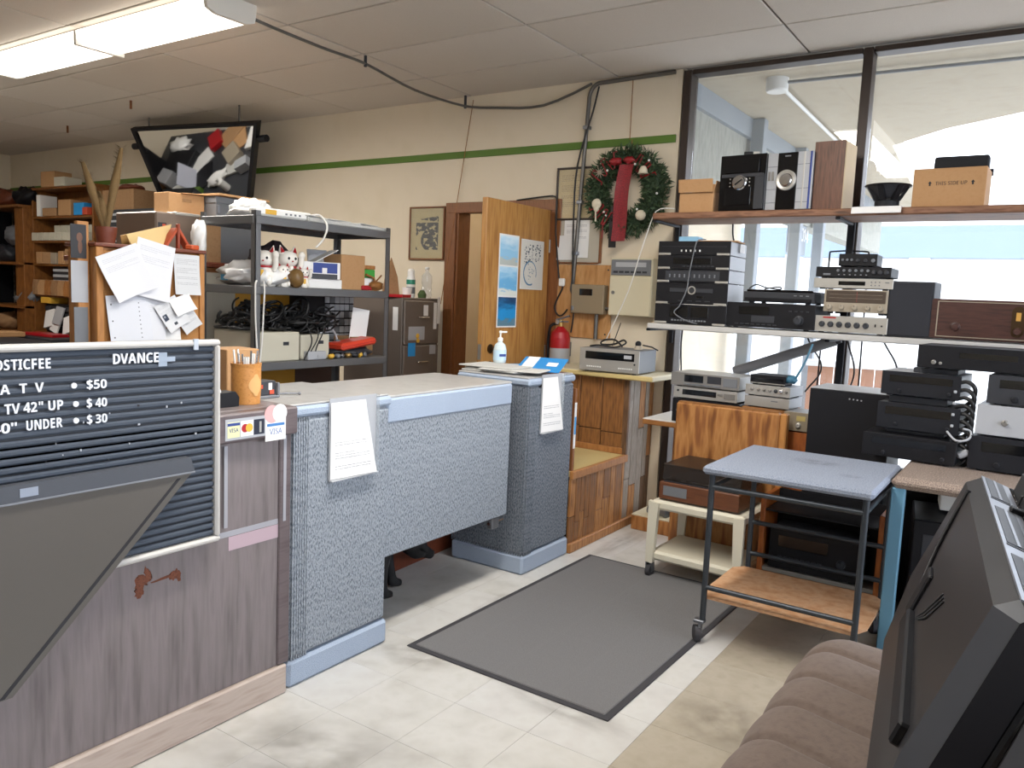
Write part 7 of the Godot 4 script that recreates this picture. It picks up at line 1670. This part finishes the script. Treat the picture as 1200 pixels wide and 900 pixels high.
	part(bz, "rim", B.new().bx(-0.03, 0.13, 0.25, 0.268, -0.2, 0.205, 0.004), M.silver)
	part(bz, "printed_mark", B.new().bx(-0.135, -0.085, 0.16, 0.2, 0.2, 0.2015).bx(-0.135, -0.08, 0.125, 0.135, 0.2, 0.2015), M.charcoal)
	part(bz, "red_mark", B.new().bx(-0.11, -0.09, 0.165, 0.193, 0.2015, 0.2025), M.brick_red)
	var c3 := thing("top_carton", "cardboard carton with open flap stacked on the bronze case", "box", Vector3(-4.38, yb + 0.27, -2.93), 90)
	part(c3, "box", B.new().bx(-0.12, 0.12, 0, 0.13, -0.13, 0.02, 0.003), M.carton)
	part(c3, "flap", B.new().box(Vector3(0.06, 0.135, -0.05), Vector3(0.2, 0.005, 0.18), 0.001, Basis(Vector3.BACK, 0.05)), M.carton)
	part(c3, "label", B.new().bx(-0.03, 0.03, 0.08, 0.1, 0.02, 0.0215), M.carton2)
	var c4 := thing("brown_case", "brown box beside the grey metal case on the back cabinet", "box", Vector3(-4.36, yb, -2.99), 90)
	part(c4, "box", B.new().bx(-0.075, 0.07, 0, 0.27, -0.13, 0.15, 0.003), M.carton2)
	solo("board_sheet", "tan board lying on the grey metal case below the wall mirror", "board", B.new().bx(-0.19, 0.19, 0, 0.014, -0.2, 0.2, 0.002), M.carton, Vector3(-4.42, yb + 0.404, -3.24), 90)
	# filing cabinet and what stands on it
	var fc := thing("filing_cabinet", "grey brown steel filing cabinet with magnets and labels by the rack's far end", "filing cabinet", Vector3(-3.9, 0, -4.59))
	M.fileg = mt("#6e645c", 0.45, 0.2)
	part(fc, "body", B.new().bx(-0.6, -0.012, 0, 1.39, -0.2, 0.215, 0.004), M.fileg)
	for k in 4:
		var y0 := 0.05 + k * 0.333
		var dr := part(fc, "drawer", B.new().bx(-0.012, 0.006, y0, y0 + 0.322, -0.19, 0.205, 0.005), M.fileg)
		part(dr, "handle", B.new().tube([Vector3(0.006, y0 + 0.2, 0.06), Vector3(0.03, y0 + 0.2, 0.055), Vector3(0.03, y0 + 0.2, -0.045), Vector3(0.006, y0 + 0.2, -0.05)], 0.005), M.chrome)
	for q in [[1.26, -0.03, 0.05, 0.08, "paper"], [1.16, -0.14, 0.035, 0.2, "paper"], [1.2, -0.18, 0.03, 0.2, "white"], [1.08, 0.07, 0.18, 0.1, "lightgrey"], [0.96, 0.12, 0.08, 0.1, "blue"], [0.97, -0.12, 0.07, 0.07, "lightgrey"]]:
		part(fc, "label_card", B.new().bx(0.006, 0.0085, q[0], q[0] + q[3], q[1] - q[2] / 2, q[1] + q[2] / 2), M[q[4]])
	part(fc, "magnet", B.new().blob(Vector3(0.01, 1.11, 0.06), Vector3(0.006, 0.02, 0.02), 6).blob(Vector3(0.01, 1.075, 0.055), Vector3(0.006, 0.016, 0.02), 6), M.yellow)
	part(fc, "label_card", B.new().bx(-0.1, -0.05, 1.15, 1.32, 0.215, 0.217), M.paper)
	var yf := 1.391
	var sc := thing("spray_can", "white and teal spray can standing on the filing cabinet", "spray can", Vector3(-4.05, yf, -4.62))
	part(sc, "can", B.new().lathe([[0, 0], [0.033, 0], [0.034, 0.004], [0.034, 0.14], [0.028, 0.16]], 18), M.white)
	part(sc, "teal_band", B.new().lathe([[0.0342, 0.1], [0.0346, 0.1], [0.0346, 0.135], [0.0342, 0.135]], 18), mt("#2f8a70", 0.4))
	part(sc, "print", B.new().lathe([[0.0342, 0.03], [0.0346, 0.03], [0.0346, 0.08], [0.0342, 0.08]], 18), M.grey)
	part(sc, "cap", B.new().lathe([[0.028, 0.16], [0.028, 0.2], [0.02, 0.215], [0, 0.218]], 18), M.plastic_white)
	var jg := thing("glass_bottle", "clear plastic bottle with ribbed sides on the filing cabinet", "bottle", Vector3(-3.99, yf, -4.735))
	part(jg, "bottle", B.new().lathe([[0.0, 0.002], [0.04, 0.0], [0.042, 0.03], [0.036, 0.05], [0.042, 0.07], [0.036, 0.095], [0.042, 0.12], [0.04, 0.17], [0.015, 0.2], [0.015, 0.22], [0, 0.222]], 18), M.glassy)
	part(jg, "cap", B.new().cyl(Vector3(0, 0.22, 0), Vector3(0, 0.236, 0), 0.016), M.white)
	solo("white_cup", "white cup lying left of the spray can", "cup", B.new().lathe([[0, 0], [0.03, 0], [0.038, 0.075], [0.034, 0.075], [0.027, 0.008], [0, 0.008]], 16), M.white, Vector3(-3.98, yf, -4.5))
	solo("red_book", "red booklet on the filing cabinet's near corner", "book", B.new().bx(-0.08, 0.08, 0, 0.022, -0.06, 0.06, 0.002), M.red, Vector3(-4.0, yf, -4.42), 10)
	solo("green_mug", "small green glass ornament by the clear bottle", "ornament", B.new().lathe([[0, 0], [0.03, 0], [0.035, 0.03], [0.015, 0.06], [0, 0.06]], 12), mt("#4c5f3c", 0.2), Vector3(-3.97, yf, -4.66))
	solo("paper_fan", "brown pointed paper packet standing on the filing cabinet behind the rack post", "packet", B.new().prism(PackedVector2Array([Vector2(-0.07, 0), Vector2(0.07, 0), Vector2(0.05, 0.15), Vector2(0.0, 0.29), Vector2(-0.04, 0.16)]), -0.01, 0.01), M.carton2, Vector3(-4.1, yf, -4.45), 60)

func lucky_cat(label: String, at: Vector3, k: float, yaw: float) -> void:
	var o := thing("cat_figurine", label, "figurine", at, yaw)
	o.scale = Vector3(k, k, k)
	var b := B.new()
	b.lathe([[0, 0], [0.055, 0], [0.062, 0.02], [0.056, 0.08], [0.04, 0.115], [0, 0.125]], 18)
	b.blob(Vector3(0, 0.15, 0.008), Vector3(0.055, 0.048, 0.048), 10)
	b.blob(Vector3(0.03, 0.03, 0.045), Vector3(0.02, 0.03, 0.024), 7).blob(Vector3(-0.03, 0.03, 0.045), Vector3(0.02, 0.03, 0.024), 7)
	b.tube([Vector3(0.05, 0.09, 0.02), Vector3(0.064, 0.12, 0.035), Vector3(0.064, 0.165, 0.04)], 0.016, 8)
	b.blob(Vector3(0.064, 0.175, 0.042), Vector3(0.02, 0.022, 0.018), 7)
	for s in [-1, 1]: b.cyl(Vector3(s * 0.034, 0.18, 0.0), Vector3(s * 0.045, 0.226, 0.0), 0.022, 0.002, 8)
	part(o, "body", b, M.porcelain)
	for s in [-1, 1]:
		part(o, "inner_ear", B.new().cyl(Vector3(s * 0.036, 0.186, 0.012), Vector3(s * 0.044, 0.218, 0.006), 0.014, 0.001, 6), M.red)
		part(o, "eye", B.new().blob(Vector3(s * 0.02, 0.155, 0.053), Vector3(0.007, 0.008, 0.005), 5), M.ink)
	part(o, "nose", B.new().blob(Vector3(0, 0.14, 0.058), Vector3(0.006, 0.004, 0.004), 5), M.red)
	part(o, "collar", B.new().lathe([[0.042, 0.103], [0.049, 0.104], [0.049, 0.114], [0.042, 0.115]], 18, Vector3(0, 0, 0.002)), M.red)
	part(o, "gold_plaque", B.new().box(Vector3(-0.01, 0.065, 0.062), Vector3(0.032, 0.05, 0.01), 0.004), M.yellow)
